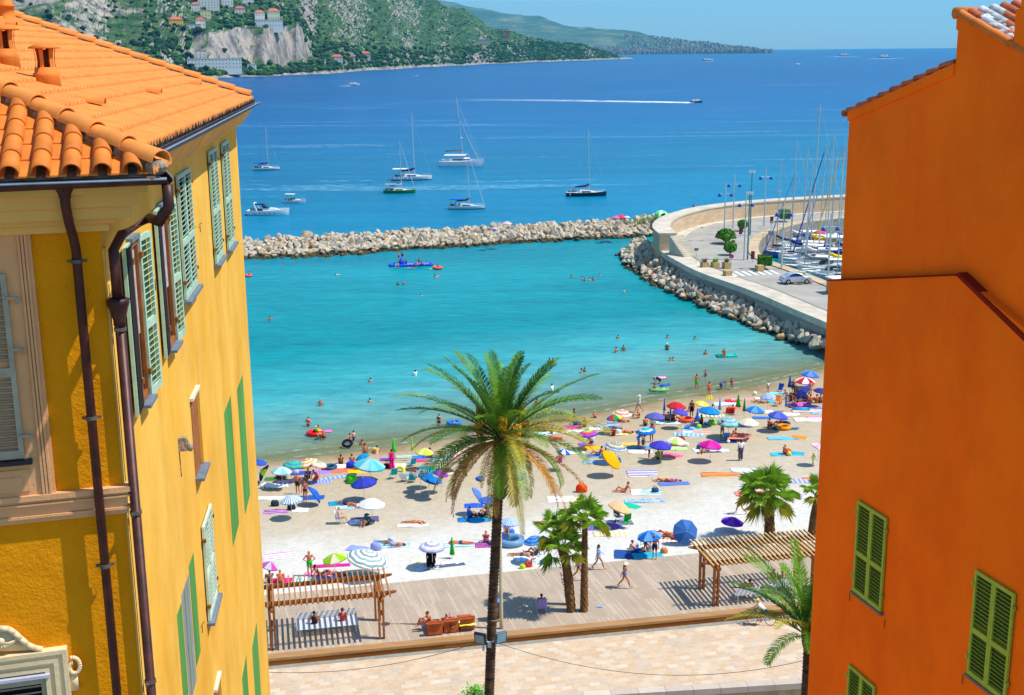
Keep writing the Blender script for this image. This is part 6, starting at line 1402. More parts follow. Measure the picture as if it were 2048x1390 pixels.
# ================================================================ floats, bags, chairs
ring(660, 938, 'solid', ['28586a'], 'dark teal swim ring on the sand beside the coral towel', .62)
ring(1022, 1088, 'solid', ['6c94bc'], 'big blue grey inflatable ring boat right of the tall palm trunk', .95)
ring(1567, 858, 'solid', ['f09010'], 'orange swim ring beside the three shaded people', .7); ring(1567, 851, 'solid', ['1c3858'], 'navy swim ring stacked behind the orange one', .62)
ring(1373, 843, 'solid', ['f05828'], 'red orange swim ring beside the two brown backs', .7); ring(1362, 836, 'solid', ['f0b020'], 'yellow orange swim ring behind the red orange one', .45)
ring(799, 944, 'solid', ['d8d818'], 'yellow swim ring leaning on the turquoise chair', .5, tilt=50)
airmat(1602, 820, 'solid', ['1890e0'], 'sky blue air mattress on the beige towel at far right', -8, .9)
airmat(1598, 812, 'ystripes', ['f05890', '3858d0'], 'pink and blue air mattress laid on the violet ground sheet', 12, 1.2)
ball(1396, 857, 'solid', ['98d818'], 'lime green ball beside the salmon towel', .22);
ball(1576, 911, 'solid', ['f0d020'], 'yellow ball at the feet of the man hugging his knees', .2); ball(1455, 886, 'solid', ['f0e8c8'], 'cream ball in front of the grey blue beach chair', .16); ball(1508, 790, 'solid', ['f4f0d0'], 'pale ball at the water edge left of the pinstriped umbrella', .2)
ball(1430, 850, 'solid', ['f0d828'], 'small yellow ball by the blue towel near the pale aqua umbrella', .15)
bag(706, 967, '50d020', 'bright green bag under the deep blue umbrella', 1.3); bag(698, 962, '78d838', 'light green bag left of the bright green one', .9); bag(590, 948, 'c8d0e8', 'pale round bag under the green ringed umbrella', 1.)
bag(562, 957, '8c2040', 'dark red cooler bag below the pale aqua umbrella', 1.3); bag(702, 937, '2040c8', 'red and blue beach bag before the sitting back', 1.3); bag(715, 940, 'e85818', 'orange bag right of the red and blue one', 1.); bag(725, 938, 'b89020', 'mustard bag in the shade of the wide aqua umbrella', 1.)
bag(783, 936, 'd83048', 'red bag at the feet of the person in pink', .9); bag(774, 936, '201818', 'black bag left of the person in pink', .9); bag(1358, 890, 'a02848', 'dark red windbreak cloth between the indigo and cream umbrellas', 1.7, cat='windbreak'); bag(1423, 850, '48b828', 'green bag on the blue towel near the pale aqua umbrella', 1.1)
bag(1372, 893, 'e8e4d0', 'cream bag right of the dark red windbreak', .8); bag(1400, 899, '2c60a8', 'blue bag in front of the magenta umbrella pole', 1.); bag(1310, 985, '1c5c70', 'dark teal bag on the pale towel at mid sand', .9); bag(1163, 984, 'e84018', 'red orange bag beside the palm fronds', 1.4)
bag(1086, 1128, '2878d0', 'blue bucket near the child digging', .7, cat='bucket'); bag(1056, 1134, 'e84030', 'red toy bucket by the digging hole', .7, cat='bucket'); bag(1045, 1137, 'c8e020', 'lime toy bucket left of the red one', .6, cat='bucket'); bag(1236, 868, 'd0dce8', 'pale bag left of the figure in red', 1.); bag(1183, 880, 'e0e0e8', 'pale bag under the rainbow umbrella', .9)
bag(1153, 850, '2878d0', 'tall blue cool box near the walking man in dark shorts', 1.1, cat='cool box'); bag(550, 1012, '303848', 'dark rucksack beside the low pinstriped umbrella', 1.); bag(583, 1020, '202830', 'black bag on the purple towel', 1.); bag(782, 1083, 'd0d0e0', 'pale bag by the dark teal towel', .7); bag(752, 1100, '98a0dc', 'round lilac pouch right of the grey ringed umbrella', 1.2)
bag(1268, 1098, 'c8d0e8', 'pale bag on the navy mat of the family', 1.); bag(1395, 838, '38a868', 'small green bag by the seated brown figure', .7); bag(1328, 1106, 'd08858', 'tan bag right of the turquoise towel', .8); bag(1022, 1068, '3878c8', 'blue box beside the ring boat', .8, cat='box'); bag(1610, 800, '28506c', 'dark blue bag in front of the dark slate umbrella', 1.2); bag(1460, 826, 'e03828', 'red bag beside the lilac furled umbrella', 1.3); bag(1236, 925, '3890c0', 'blue bag in the shade of the tipped yellow umbrella', .9)
beach_chair(787, 957, 20, ['18b0b4'], 'turquoise beach chair with its back to the town', 'c8c8c8'); beach_chair(810, 962, -20, ['e8ecf0'], 'white beach chair right of the turquoise one', 'd8d8d8', low=True); beach_chair(824, 964, 10, ['18a8b0'], 'low turquoise beach chair beneath the left palm fronds', 'c8c8c8', low=True); beach_chair(823, 932, 40, ['18a8c0'], 'teal beach chair facing the water behind the turquoise one', low=True)
beach_chair(1252, 1056, 150, ['18a838'], 'bright green camping chair on the white sand', 'e0e0dc', 8); beach_chair(1237, 1044, -150, ['20303a'], 'dark folding chair under the peach umbrella', 'e8e4d0', 8); beach_chair(1317, 918, 10, ['8c9018'], 'olive green beach chair seen from behind', 'd0d0d0', low=True); beach_chair(1376, 857, 60, ['2478d0'], 'blue deck chair on the pale blue towel', low=True)
beach_chair(1452, 880, 0, ['3878b0'], 'grey blue beach chair beside the tanned couple', low=True); beach_chair(1560, 784, 150, ['2048b0'], 'small blue chair by the water right of the child', low=True); beach_chair(679, 1047, -90, ['e8e0e0'], 'thin white beach chair carrying the seated woman', 'b0a8a8', 12);
beach_chair(1555, 812, 160, ['f09030'], 'orange chair right of the turquoise towel', 'd0d0d0'); lounger(545, 978, 60, ['f0f0ec'], 'white sun lounger beside the yellow house', back=10); lounger(1478, 882, 85, ['f08078'], 'salmon pink sun lounger with a person on it', 'b8a8a0', back=25)
# ================================================================ people on the sand and deck
SW = lambda c: (('swimsuit', c),); BR = lambda c: (('briefs', c),); SH = lambda c: (('shorts', c),); BK = lambda c: (('briefs', c), ('top', c))
PEO = [ # px, py, pose, rz, skin, label, hair, wear, extras
 (1249, 1176, 'walk', -90, 1, 'woman in straw hat and blue bikini striding right across the boardwalk', 'b', BK('4870b8'), dict(hat='e8dcb0', long=True)),
 (1197, 1139, 'walk', -80, 1, 'woman in loose pale blue dress stepping along the sand edge right of the fan palms', 'b', (('shirt', 'a8c0e8'), ('briefs', 'a8c0e8')), dict(long=True)),
 (1157, 1160, 'walk', -90, 1, 'figure in purple top walking behind the twin fan palm trunks', 'b', (('shirt', '9868b0'), ('briefs', '703880')), {}),
 (1309, 1118, 'stand', 170, 1, 'bald man in navy shorts standing at the edge of the boardwalk', None, SH('1c2458'), {}),
 (1273, 1104, 'lean', -100, 0, 'man in bright blue shorts leaning back on the navy mat', 'b', SH('1848b8'), {}),
 (1291, 1102, 'bend', 30, 2, 'dark skinned person crouching forward under the half light blue umbrella', 'k', SH('204878'), dict(sc=.75)),
 (1301, 1104, 'sit', 20, 0, 'person in white swimsuit sitting with back turned under the half light blue umbrella', 'b', SW('e8dcd8'), {}),
 (1481, 1028, 'walk', 80, 3, 'tanned person in brief trunks striding left past the purple umbrella', 'y', BR('803028'), dict(cap='a8c8e0')),
 (620, 1152, 'hips', 10, 3, 'man in neon green shorts standing behind the left pergola', 'y', SH('18c828'), {}),
 (640, 1152, 'lean', -70, 1, 'woman in black bikini reclining right of the man in green shorts', 'k', BK('181828'), dict(long=True)),
 (671, 1150, 'supine', 70, 3, 'sunbather lying under the lime and peach umbrella', 'b', BR('3858a8'), {}),
 (561, 1166, 'sit', 0, 3, 'orange tanned back sitting behind the left end of the left pergola', 'y', BR('a05048'), {}),
 (541, 1166, 'sit', 30, 2, 'brown sitter half hidden between the yellow house and the left pergola', 'k', SH('502828'), {}),
 (630, 1262, 'chair', 0, 1, 'dark haired person whose head and shoulders show above the white bench', 'k', SW('402828'), {}),
 (686, 1256, 'chair', 0, 1, 'person in a red cap seated behind the right end of the white bench', 'b', SW('c04848'), dict(cap='d02828')),
 (680, 1047, 'chair', -90, 0, 'woman in pale floral swimsuit seated sideways on a thin white chair', 'y', SW('c8b8c8'), {}),
 (735, 1050, 'sit', 150, 1, 'person in teal shirt and wide hat sitting under the white umbrella', 'k', (('shirt', '1c6c78'), ('shorts', '103848')), dict(hat='1c5c70')),
 (693, 1010, 'supine', 70, 1, 'sunbather in navy on the teal towel with one knee up', 'k', SH('28285a'), {}),
 (716, 1014, 'supine', 80, 3, 'sunbather in white trunks right of the one in navy', 'b', BR('f0ece8'), {}),
 (596, 988, 'hips', 170, 3, 'man in dark green swim shorts standing left of his taller companion', 'b', SH('183020'), {}),
 (611, 1003, 'stand', 165, 3, 'taller man in brown briefs standing right of his companion', 'k', BR('402818'), {}),
 (617, 957, 'sit', 170, 2, 'dark brown sitter in dark shorts facing the town below orange ringed umbrella', 'k', SH('241c30'), {}),
 (633, 962, 'kneel', 140, 3, 'person bending over the lilac striped towel with bare orange back', 'b', SH('e85020'), {}),
 (682, 929, 'sit', 10, 2, 'broad brown back facing the sea on the white towel', 'k', SH('603028'), {}), (704, 928, 'sit', 0, 1, 'slimmer back facing the sea right of the broad brown one', 'k', SH('a05060'), {}),
 (784, 938, 'stand', 30, 1, 'person wrapped in a hot pink sarong by the green furled umbrella', 'k', (('skirt', 'e01880'), ('vest', 'e01880')), {}),
 (731, 925, 'stand', 20, 1, 'bare legs standing under the wide aqua umbrella', 'b', SH('806030'), {}) ,
 (829, 1047, 'prone', 84, 1, 'sunbather with a pink hat lying alone at mid left sand', None, BR('c86848'), dict(cap='f090a8')),
 (789, 1091, 'supine', 80, 1, 'sunbather in pale shorts with raised knees near the left pergola', 'b', SH('90a8d0'), {}),
 (922, 1088, 'prone', -92, 3, 'long prone sunbather in blue briefs left of the palm trunk', 'k', BR('304878'), {}),
 (972, 1086, 'sit', 0, 3, 'woman in a plum bikini sitting with her back turned left of the palm trunk', 'y', BK('683870'), {}),
 (863, 1128, 'sit', 180, 2, 'figure draped in black under the lavender ringed umbrella', 'k', (('shirt', '181420'), ('skirt', '181420')), dict(sc=1.25)),
 (939, 1036, 'sit', -60, 0, 'person in blue shirt sitting left of the cyan towel', 'k', (('shirt', '2858b0'), ('shorts', '203060')), {}), (974, 1030, 'sit', 120, 1, 'person in navy leaning over by the palm trunk', 'b', (('vest', '283878'), ('shorts', '283878')), {}), (965, 1034, 'supine', -120, 2, 'dark clad sunbather on the cyan towel', 'k', (('shorts', '101830'), ('vest', '101830')), {}),
 (984, 1012, 'sit', 150, 2, 'sitter shaded by the medium blue umbrella by the palm', 'k', SH('402838'), {}),
 (1044, 1112, 'prone', 80, 1, 'bronzed sunbather with lifted feet under the blue ringed umbrella', 'b', BR('284878'), {}), (1072, 1110, 'lean', 60, 2, 'reader in grey swimsuit beside the bronzed sunbather', 'b', SW('585868'), {}), (1082, 1100, 'sit', 0, 2, 'teal clad figure by the pole of the blue ringed umbrella', 'k', (('shirt', '185868'),), {}),
 (1063, 1134, 'bend', -60, 3, 'child digging a hole in the sand at the boardwalk edge', 'b', SH('d05030'), dict(sc=.5)),
 (1013, 1066, 'sit', 180, 1, 'person in a pale blue shirt under the pinstriped umbrella by the palm', 'k', (('shirt', 'b8c8e8'), ('shorts', '283070')), {}),
 (861, 915, 'sit', 60, 3, 'sunbather sitting near the water among the left fronds', 'b', SH('704030'), {}), (832, 955, 'sit', 120, 3, 'sitter in rose under the small white pinstriped umbrella', 'k', SW('d04878'), {}), (886, 916, 'sit', 30, 3, 'reddish back seen between the pale pink umbrella and fronds', 'b', SH('805040'), {}),
 (1148, 852, 'walk', -70, 2, 'man in dark shorts walking along the water below a palm frond', 'k', SH('1c2440'), {}), (1170, 853, 'sit', 130, 1, 'person with round belly sitting left of the rainbow umbrella', 'k', SH('503830'), {}), (1162, 856, 'sit', 150, 1, 'child sitting in front of the person left of the rainbow umbrella', 'k', SW('d0a060'), dict(sc=.65)),
 (1227, 872, 'sit', 0, 3, 'back of a figure in deep red near the rainbow umbrella', 'k', (('shorts', '98181c'), ('swimsuit', '98181c')), {}), (1250, 866, 'prone', 80, 3, 'sunburnt sunbather right of the figure in deep red', 'b', BR('a83838'), {}), (1182, 892, 'kneel', 120, 3, 'person bent over below the rainbow umbrella', 'k', SH('583878'), {}),
 (1242, 844, 'supine', 82, 3, 'red tanned sunbather lying under the peach ringed umbrella', 'b', SH('b02828'), {}), (1278, 824, 'walk', 100, 1, 'woman in white shirt and straw hat walking along the water', 'b', (('shirt', 'e8e0e8'), ('briefs', 'd8e8f8')), dict(hat='f0e0a0')), (1277, 836, 'sit', 100, 0, 'sitter with a red swimsuit just below the woman in the straw hat', 'y', SW('d83848'), {}),
 (1277, 896, 'bend', -70, 1, 'man in sky blue shorts bending to pick something up', 'k', SH('4890d8'), {}), (1286, 899, 'stand', 0, 1, 'child in navy beside the bending man', 'k', (('shorts', '283878'), ('vest', '283878')), dict(sc=.6)), (1303, 884, 'stand', 20, 2, 'slim person in purple standing behind the indigo umbrella', 'k', SW('8050a0'), {}), (1291, 852, 'sit', 0, 1, 'dark head rising behind the cyan umbrella', 'k', SH('404040'), {}), (1304, 862, 'stand', 0, 1, 'person in white carrying things right of the cyan umbrella', 'k', (('shirt', 'd8e8e8'), ('briefs', '4878b0')), dict(sc=.8)),
 (1298, 917, 'bend', 60, 3, 'brown child leaning toward the olive green chair', 'b', SH('281818'), dict(sc=.7)), (1316, 918, 'sit', 0, 2, 'sitter on the olive green beach chair', 'k', SH('303030'), {}), (1197, 911, 'lean', 100, 3, 'person reclining under the tipped yellow umbrella', 'k', SH('385888'), {}), (1212, 914, 'sit', 150, 2, 'shaded sitter beneath the tipped yellow umbrella', 'k', SH('503028'), {}),
 (1336, 842, 'sit', 0, 3, 'left of two brown backs sitting side by side', 'k', SH('903818'), {}), (1346, 841, 'sit', 0, 2, 'right of two brown backs sitting side by side', 'k', SH('782818'), {}), (1328, 841, 'sit', 10, 1, 'sitter in grey behind a grey rucksack beside two brown backs', 'b', SW('888098'), {}),
 (1383, 835, 'stand', 150, 2, 'adult with arms wide near the yellow panelled umbrella', 'k', SH('20100c'), dict()), (1385, 823, 'sit', 20, 3, 'person in magenta top left of the azure umbrella', 'b', SW('d02870'), {}), (1403, 848, 'sit', 60, 2, 'brown sitter beside the azure furled umbrella', 'k', SH('201828'), {}), (1425, 827, 'sit', 20, 3, 'sitter with red top below the azure umbrella', 'k', SW('c83848'), {}), (1466, 827, 'sit', 10, 3, 'sitter near the red bag by the pale aqua umbrella', 'b', SW('c02820'), {}),
 (1408, 905, 'sit', 150, 0, 'person in blue sitting under the magenta umbrella', 'k', (('shirt', '284890'),), {}), (1444, 878, 'akimbo_head', 10, 2, 'slim bronzed man holding both hands to his head', 'b', BR('706050'), {}), (1466, 880, 'kneel', -60, 3, 'bronzed person crouching left of the salmon lounger', 'b', BR('c07850'), {}), (1478, 876, 'supine', 84, 3, 'sunbather on the salmon pink lounger', 'b', SW('e87868'), {}),
 (1481, 921, 'stand', 20, 1, 'person in white top and long grey skirt walking alone over the sand', 'k', (('skirt', '504c60'), ('shirt', 'dcdce0')), dict(sc=1.05)), (1569, 909, 'sit', -70, 3, 'man in red trunks hugging his knees on the turquoise towel', 'y', SH('d82838'), {}), (1626, 932, 'walk', 20, 0, 'small child in yellow with a blue hat near the orange house', None, (('shirt', 'd0d048'), ('shorts', 'c8d048')), dict(cap='3860a8', sc=.62)),
 (1538, 855, 'sit', -60, 3, 'left of three people in the shade of the periwinkle umbrella', 'k', SH('20181c'), {}), (1551, 857, 'supine', -80, 1, 'person stretched out between two sitters under the periwinkle umbrella', 'k', SH('28607c'), {}), (1561, 853, 'sit', 60, 2, 'right of three people in the shade of the periwinkle umbrella', 'k', SW('583048'), {}),
 (1536, 784, 'stand', 20, 1, 'child in a white top standing by the water left of the small blue chair', 'k', (('vest', 'f0f0f4'), ('briefs', 'a04068')), dict(sc=.65)), (1521, 806, 'supine', 84, 1, 'sunbather lying left of the orange chair at right', 'k', BR('305868'), {}), (1561, 808, 'sit', 60, 3, 'child with orange armbands near the orange chair', 'k', SH('e87828'), dict(sc=.8)), (1537, 802, 'stand', 0, 3, 'child standing under the small pale pinstriped umbrella', 'b', SH('d8d0a0'), dict(sc=.55)),
 (1581, 802, 'sit', 170, 2, 'sitter at the left of the far right crowd', 'k', SH('402430'), {}), (1589, 798, 'sit', 180, 2, 'sitter in the middle of the far right crowd', 'k', SW('503040'), {}), (1596, 804, 'sit', 160, 1, 'sitter in plum at the right of the far right crowd', 'k', SW('782c58'), {}), (1586, 786, 'stand', 150, 3, 'person standing behind the far right crowd', 'b', SH('804038'), dict(sc=.85)), (1592, 788, 'sit', 170, 1, 'person in a grey tee sitting at the top of the far right crowd', 'k', (('shirt', '888898'),), {}), (1575, 798, 'kneel', 100, 0, 'pale figure kneeling by the grey blue furled umbrella', 'y', SW('c8b0b8'), {}),
 (1620, 795, 'stand', 0, 3, 'pink skinned person standing right of the dark slate umbrella', 'b', SH('d89070'), {}), (1621, 806, 'sit', 0, 3, 'sitter right below the pink skinned person', 'b', SH('a86858'), {}), (1634, 806, 'sit', 40, 3, 'sitter in orange at the edge of the orange house', 'k', SH('e07838'), {}), (1641, 806, 'sit', 0, 2, 'dark sitter next to the edge of the orange house', 'k', SH('402030'), {}), (1612, 800, 'lean', 60, 0, 'person with round white caps in front of the dark slate umbrella', 'k', SH('605878'), {}), (1604, 803, 'supine', 80, 2, 'plum clad sunbather at the foot of the dark slate umbrella', 'k', SW('682850'), {}),
 (1249, 984, 'lean', 90, 3, 'sunbather propped on a green mat at mid sand', 'b', BR('d06848'), {}), (1327, 963, 'supine', 95, 3, 'sunbather with bright bags by her head at mid sand', 'k', BK('e0a020'), {}), (1343, 964, 'supine', 88, 3, 'sunbather with bent knees on the blue mat', 'b', BK('7838a8'), {}), (1333, 1070, 'supine', 65, 3, 'bronzed sunbather lying left of the steel blue umbrella', 'b', BR('c85838'), {}),
 (1347, 1078, 'supine', 80, 2, 'sunbather in the shade of the steel blue umbrella', 'k', SW('a03848'), {}), (1078, 862, 'sit', 20, 3, 'left sitter of a group right of the palm crown', 'b', SH('b06038'), {}), (1090, 864, 'sit', -20, 3, 'right sitter of a group right of the palm crown', 'b', SH('2898a0'), {}), (1104, 868, 'sit', 20, 3, 'child sitting right of the palm crown group', 'b', SH('d07048'), dict(sc=.6)), (1137, 909, 'sit', 30, 1, 'sitter in lilac under the blue and white panelled umbrella', 'k', SW('7868b8'), {}),
 (1121, 925, 'sit', 20, 3, 'sitter in hot pink between the right palm fronds', 'b', SW('d83898'), {}), (950, 895, 'stand', 10, 0, 'pale person standing at the water edge behind the palm crown', 'y', BK('e8d8d0'), {}), (969, 876, 'stand', -10, 3, 'tanned person standing in front of the sea behind the palm crown', 'b', SH('c05028'), {}),
 (1504, 990, 'prone', 88, 3, 'sunbather on the red towel behind the single fan palm', 'k', BR('f0c030'), {}), (1093, 1048, 'prone', 80, 1, 'sunbather partly hidden by the left fan palm leaves', 'b', BR('6878b8'), {}),
]
for q in PEO:
 px, py, ps, rz, sk, lb, hr, wear, ex = q
 p = gat(px, py); onl = ps in ('supine', 'prone')
 if 'salmon pink lounger' in lb: p.z += .2
 if 'thin white chair' in lb: p.z += .0
 person(p+Vector((0, 0, .01)), ps, rz, sk, lb, hr, wear, group=None, **ex)
# ================================================================ people in the water
SWIM = [ # px, py of the waterline, pose, rz, skin, sink, label, hair, wear, extras
 (540, 641, 'wide', 10, 1, 1.08, 'swimmer with both arms spread near the yellow house', 'k', (), {}), (641, 812, 'hips', 0, 3, .95, 'broad swimmer waist deep alone at the left', 'y', (), {}), (741, 764, 'stand', 0, 0, 1.2, 'pale swimmer chest deep left of the palm, the farther of two', 'k', (), {}), (740, 805, 'hips', 0, 0, 1.22, 'swimmer with elbows out left of the palm, the nearer of two', 'k', (), {}),
 (617, 853, 'hips', 160, 0, .75, 'woman in a red bikini thigh deep near the left shore', 'k', BK('d02040'), {}), (643, 876, 'bend', 160, 3, .6, 'adult leaning over the red inflatable boat', 'y', SH('381c18'), {}), (637, 868, 'stand', 160, 1, .8, 'adult standing behind the red inflatable boat', 'k', SH('503028'), {}), (648, 880, 'stand', 20, 3, .45, 'child in dark briefs beside the red inflatable boat', 'y', BR('301818'), dict(sc=.8)),
 (708, 888, 'walk', 70, 0, .25, 'child carrying a dark ring through the shallows', 'k', SH('283468'), dict(sc=.9)), (700, 880, 'wide', 60, 3, .7, 'child swinging an arm behind the one with the dark ring', 'k', (), dict(sc=.8)), (724, 887, 'stand', 0, 3, 1.3, 'head and shoulders of a bather sitting in the shallows at left', 'k', (), {}),
 (754, 911, 'kneel', 0, 0, .2, 'bather with a yellow ball in the shallows above the wide aqua umbrella', 'k', (), {}), (878, 850, 'stand', 150, 0, .6, 'woman in a black bikini thigh deep above the palm fronds', 'b', BK('181820'), dict(long=True)), (908, 848, 'stand', 160, 0, 1.2, 'blond bather in a blue ring above the palm fronds', 'y', (), {}),
 (831, 751, 'stand', 40, 0, 1.05, 'swimmer in white turned away left of the palm crown', 'k', (('vest', 'e8e8e8'),), {}), (1099, 728, 'stand', 0, 3, 1.0, 'left swimmer of a pair behind the upper palm frond', 'k', (), {}), (1106, 727, 'stand', 0, 3, 1.05, 'right swimmer of a pair behind the upper palm frond', 'b', (), {}), (1163, 745, 'stand', 60, 1, 1.2, 'left swimmer of a close pair right of the palm crown', 'k', (), {}), (1169, 743, 'stand', -40, 1, 1.22, 'right swimmer of a close pair right of the palm crown', 'k', (), {}),
 (1104, 783, 'stand', 60, 0, .85, 'person in a white shirt waist deep right of the palm crown', 'k', (('shirt', 'f0f0f0'),), {}), (1074, 812, 'stand', 0, 1, .9, 'bather behind the palm leaves waist deep', 'b', (), {}), (1092, 832, 'hips', 30, 0, .6, 'bather with a colourful swimsuit among the upper right fronds', 'k', SW('b0c838'), {}), (1190, 838, 'kneel', 10, 3, .1, 'child with a pale yellow hat crouching at the water edge', 'k', SH('803828'), dict(hat='e8e8a0', sc=.8)),
 (1236, 677, 'stand', 0, 3, 1.25, 'lone swimmer behind a close couple in mid bay', 'b', (), {}), (1232, 705, 'stand', 40, 1, 1.0, 'left one of the couple standing in mid bay', 'k', (), {}), (1247, 702, 'stand', -20, 3, .95, 'right and taller one of the couple standing in mid bay', 'k', (), {}), (1334, 700, 'stand', 170, 2, .85, 'bather in a white sun hat waist deep', None, BR('181820'), dict(cap='f4f4f0')), (1335, 676, 'stand', 0, 1, 1.3, 'swimmer behind the one in the white sun hat', 'k', (), {}),
 (1390, 678, 'stand', 0, 1, 1.3, 'solitary head low in the water toward the jetty', 'b', (), {}), (1411, 709, 'stand', 0, 3, 1.15, 'swimmer left of the man on the turquoise board', 'k', (), {}), (1340, 722, 'stand', 30, 1, 1.28, 'left head of two side by side below the white sun hat', 'k', (), {}), (1346, 721, 'stand', -30, 0, 1.28, 'right head of two side by side below the white sun hat', 'k', (), {}), (1448, 713, 'sit', 170, 1, -.08, 'man in orange shorts sitting on a turquoise board', 'k', SH('f05020'), {}),
 (1393, 775, 'hips', 10, 3, .25, 'broad man in lime green shorts wading out', 'k', SH('58d020'), {}), (1411, 754, 'stand', 20, 1, .45, 'thin child right of the man in lime green shorts', 'b', BR('284060'), dict(sc=.75)), (1418, 792, 'stand', 20, 3, .1, 'child in pink holding a yellow inflatable', 'k', BR('e04060'), dict(sc=.95)), (1442, 778, 'bend', -50, 2, .35, 'man in blue shorts bending over the shallows', 'b', SH('2868b8'), {}), (1463, 778, 'walk', -30, 1, .15, 'small girl in a pink suit in the shallows', 'k', SW('e85068'), dict(sc=.78)),
 (1319, 768, 'bend', 60, 0, .5, 'adult crouching between the pink and blue floats', 'k', SW('181820'), {}), (1309, 779, 'stand', 120, 3, 1.05, 'child peeking over the colourful inflatable', 'k', (), {}), (1322, 781, 'stand', 20, 0, .95, 'child in blue among the floats near shore', 'b', SW('2858b8'), dict(sc=.85)),
 (1249, 587, 'stand', 60, 1, 1.25, 'swimmer with a white bathing cap near the jetty rocks', None, (), dict(cap='f8f8f8')), (1143, 555, 'stand', 0, 3, 1.22, 'leftmost head of the far group of swimmers', 'k', (), {}), (1164, 560, 'stand', 60, 1, 1.1, 'dark haired left one of the tight far pair', 'k', (), {}), (1169, 562, 'stand', -60, 3, 1.15, 'tanned right one of the tight far pair', 'b', (), {}), (1180, 562, 'stand', 20, 0, 1.15, 'left one of the second far pair of swimmers', 'k', (), {}), (1186, 561, 'stand', -20, 3, 1.12, 'right one of the second far pair of swimmers', 'k', (), {}), (1200, 551, 'stand', 0, 0, 1.34, 'small head low in the water right of the far group', 'b', (), {}),
 (1313, 577, 'stand', 80, 1, 1.0, 'bather climbing out beside the jetty rocks', 'k', (), {}), (796, 570, 'stand', 0, 2, 1.2, 'darker left one of two heads below the blue platform', 'k', (), {}), (808, 569, 'stand', 0, 3, 1.15, 'fairer right one of two heads below the blue platform', 'y', (), {}), (842, 592, 'stand', 0, 0, 1.36, 'lone head in the middle of the bay', 'b', (), {}), (678, 549, 'float', -80, 0, .05, 'swimmer doing a stroke near the breakwater', 'k', (), {}), (496, 552, 'lean', 80, 3, .05, 'bather floating on a ring at the edge of the yellow house', 'b', SW('d86858'), {}),
 (871, 556, 'stand', 0, 0, 1.2, 'left one of two swimmers right of the blue platform', 'b', (), {}), (877, 552, 'float', -80, 3, .05, 'right one of two swimmers right of the blue platform', 'b', (), {}), (853, 525, 'stand', 0, 1, 1.32, 'head behind the right end of the blue platform', 'k', (), {}),
]
for px, py, ps, rz, sk, sink, lb, hr, wear, ex in SWIM:
 p = at(px, py, 0.); p.z = -sink
 person(p, ps, rz, sk, lb, hr, wear, group=None, **ex)
def platform():
 p = at(822, 531, 0); e = empty('inflatable_platform', p, .1, 'blue inflatable bathing platform carrying a crowd in the bay', 'inflatable platform')
 bm_ = cloth('solid', ['2c50c8'], .4); lm = cloth('solid', ['6888e0'], .4)
 MB().box(-2.6, 3.0, -1., 1., -.1, .28).build('deck', lm, e, bevel=.1)
 mb = MB()
 for k in range(12): mb.ell((-2.7+k*.52, -1.05, .2), (.3, .16, .2), 8); mb.ell((-2.7+k*.52, 1.05, .2), (.3, .16, .2), 8)
 mb.ell((-3.2, 0, .2), (.5, .9, .22), 8); mb.ell((3.3, 0, .2), (.4, .9, .22), 8); mb.build('rim', bm_, e, True)
 MB().tube([(-1.6, 0, .2), (-1.4, 0, 1.2)], [.55, .35], 10).build('climbing_hump', bm_, e, True)
platform()
PL = [(798, 521, 'stand', 40, 3, .28, 'left standing child on the blue platform', SH('905048'), .8), (805, 519, 'stand', -20, 3, .28, 'right standing child on the blue platform', SH('28386c'), .85), (797, 534, 'sit', 120, 0, .3, 'child in red sitting at the left end of the blue platform', SW('d82838'), .9), (812, 528, 'sit', 0, 2, .3, 'dark sitter in the middle of the blue platform', SH('2c2c60'), .9), (822, 537, 'prone', 80, 0, .15, 'child sprawled on the near rim of the blue platform', SW('c86878'), .8),
      (833, 531, 'sit', 60, 3, .3, 'left sitter of three at the right end of the blue platform', SH('f0a030'), .9), (838, 529, 'stand', 0, 3, .28, 'middle one of three at the right end of the blue platform', SH('882838'), .7), (843, 532, 'sit', -40, 1, .3, 'right sitter of three at the right end of the blue platform', SH('602838'), .95)]
for px, py, ps, rz, sk, z, lb, w2, sc_ in PL:
 p = at(px, py, z); person(p, ps, rz, sk, lb, 'k', w2, sc=sc_)
airmat(862, 539, 'ystripes', ['38c838', 'e8f0e8', '38c838'], 'green float right of the blue platform', 10, .6, z=.0); ring(875, 538, 'solid', ['f06048'], 'orange red ring holding a bather right of the blue platform', .85, z=0); person(at(876, 540, -.25), 'sit', 60, 2, 'bather sitting in the orange red ring', 'k', SH('602020'))
ring(908, 849, 'solid', ['2878c8'], 'blue swim ring around the blond bather', .7, z=0); airmat(1453, 713, 'solid', ['18b0a0'], 'turquoise board under the man in orange shorts', 8, 1.25, z=-.02)
airmat(1320, 757, 'blots', ['e82890', 'f060b0', 'f8f0f4'], 'pink inflatable animal shaped float near shore', 10, .75, z=0);
airmat(1330, 771, 'solid', ['1c60c8'], 'blue float below the pink one', 30, .6, z=0); airmat(1318, 781, 'ystripes', ['58d020', '38b838', '2090d8', 'f0b040'], 'green, blue and yellow float nearest shore in the cluster', 6, 1.05, z=0)
airmat(1419, 798, 'ystripes', ['18a838', 'f0c010', 'f0c010'], 'yellow and green inflatable trailing from the child in pink', 85, .8, z=.02)
ring(629, 870, 'solid', ['d81c20'], 'red inflatable boat with bright toys in the shallows', .75, z=0); ball(633, 864, 'solid', ['78c828'], 'green and yellow toy in the red boat', .22, z=.2); ball(637, 866, 'solid', ['f0c020'], 'yellow toy in the red boat', .2, z=.15); ball(632, 858, 'solid', ['f0f4f8'], 'white ball in the red boat', .15, z=.45)
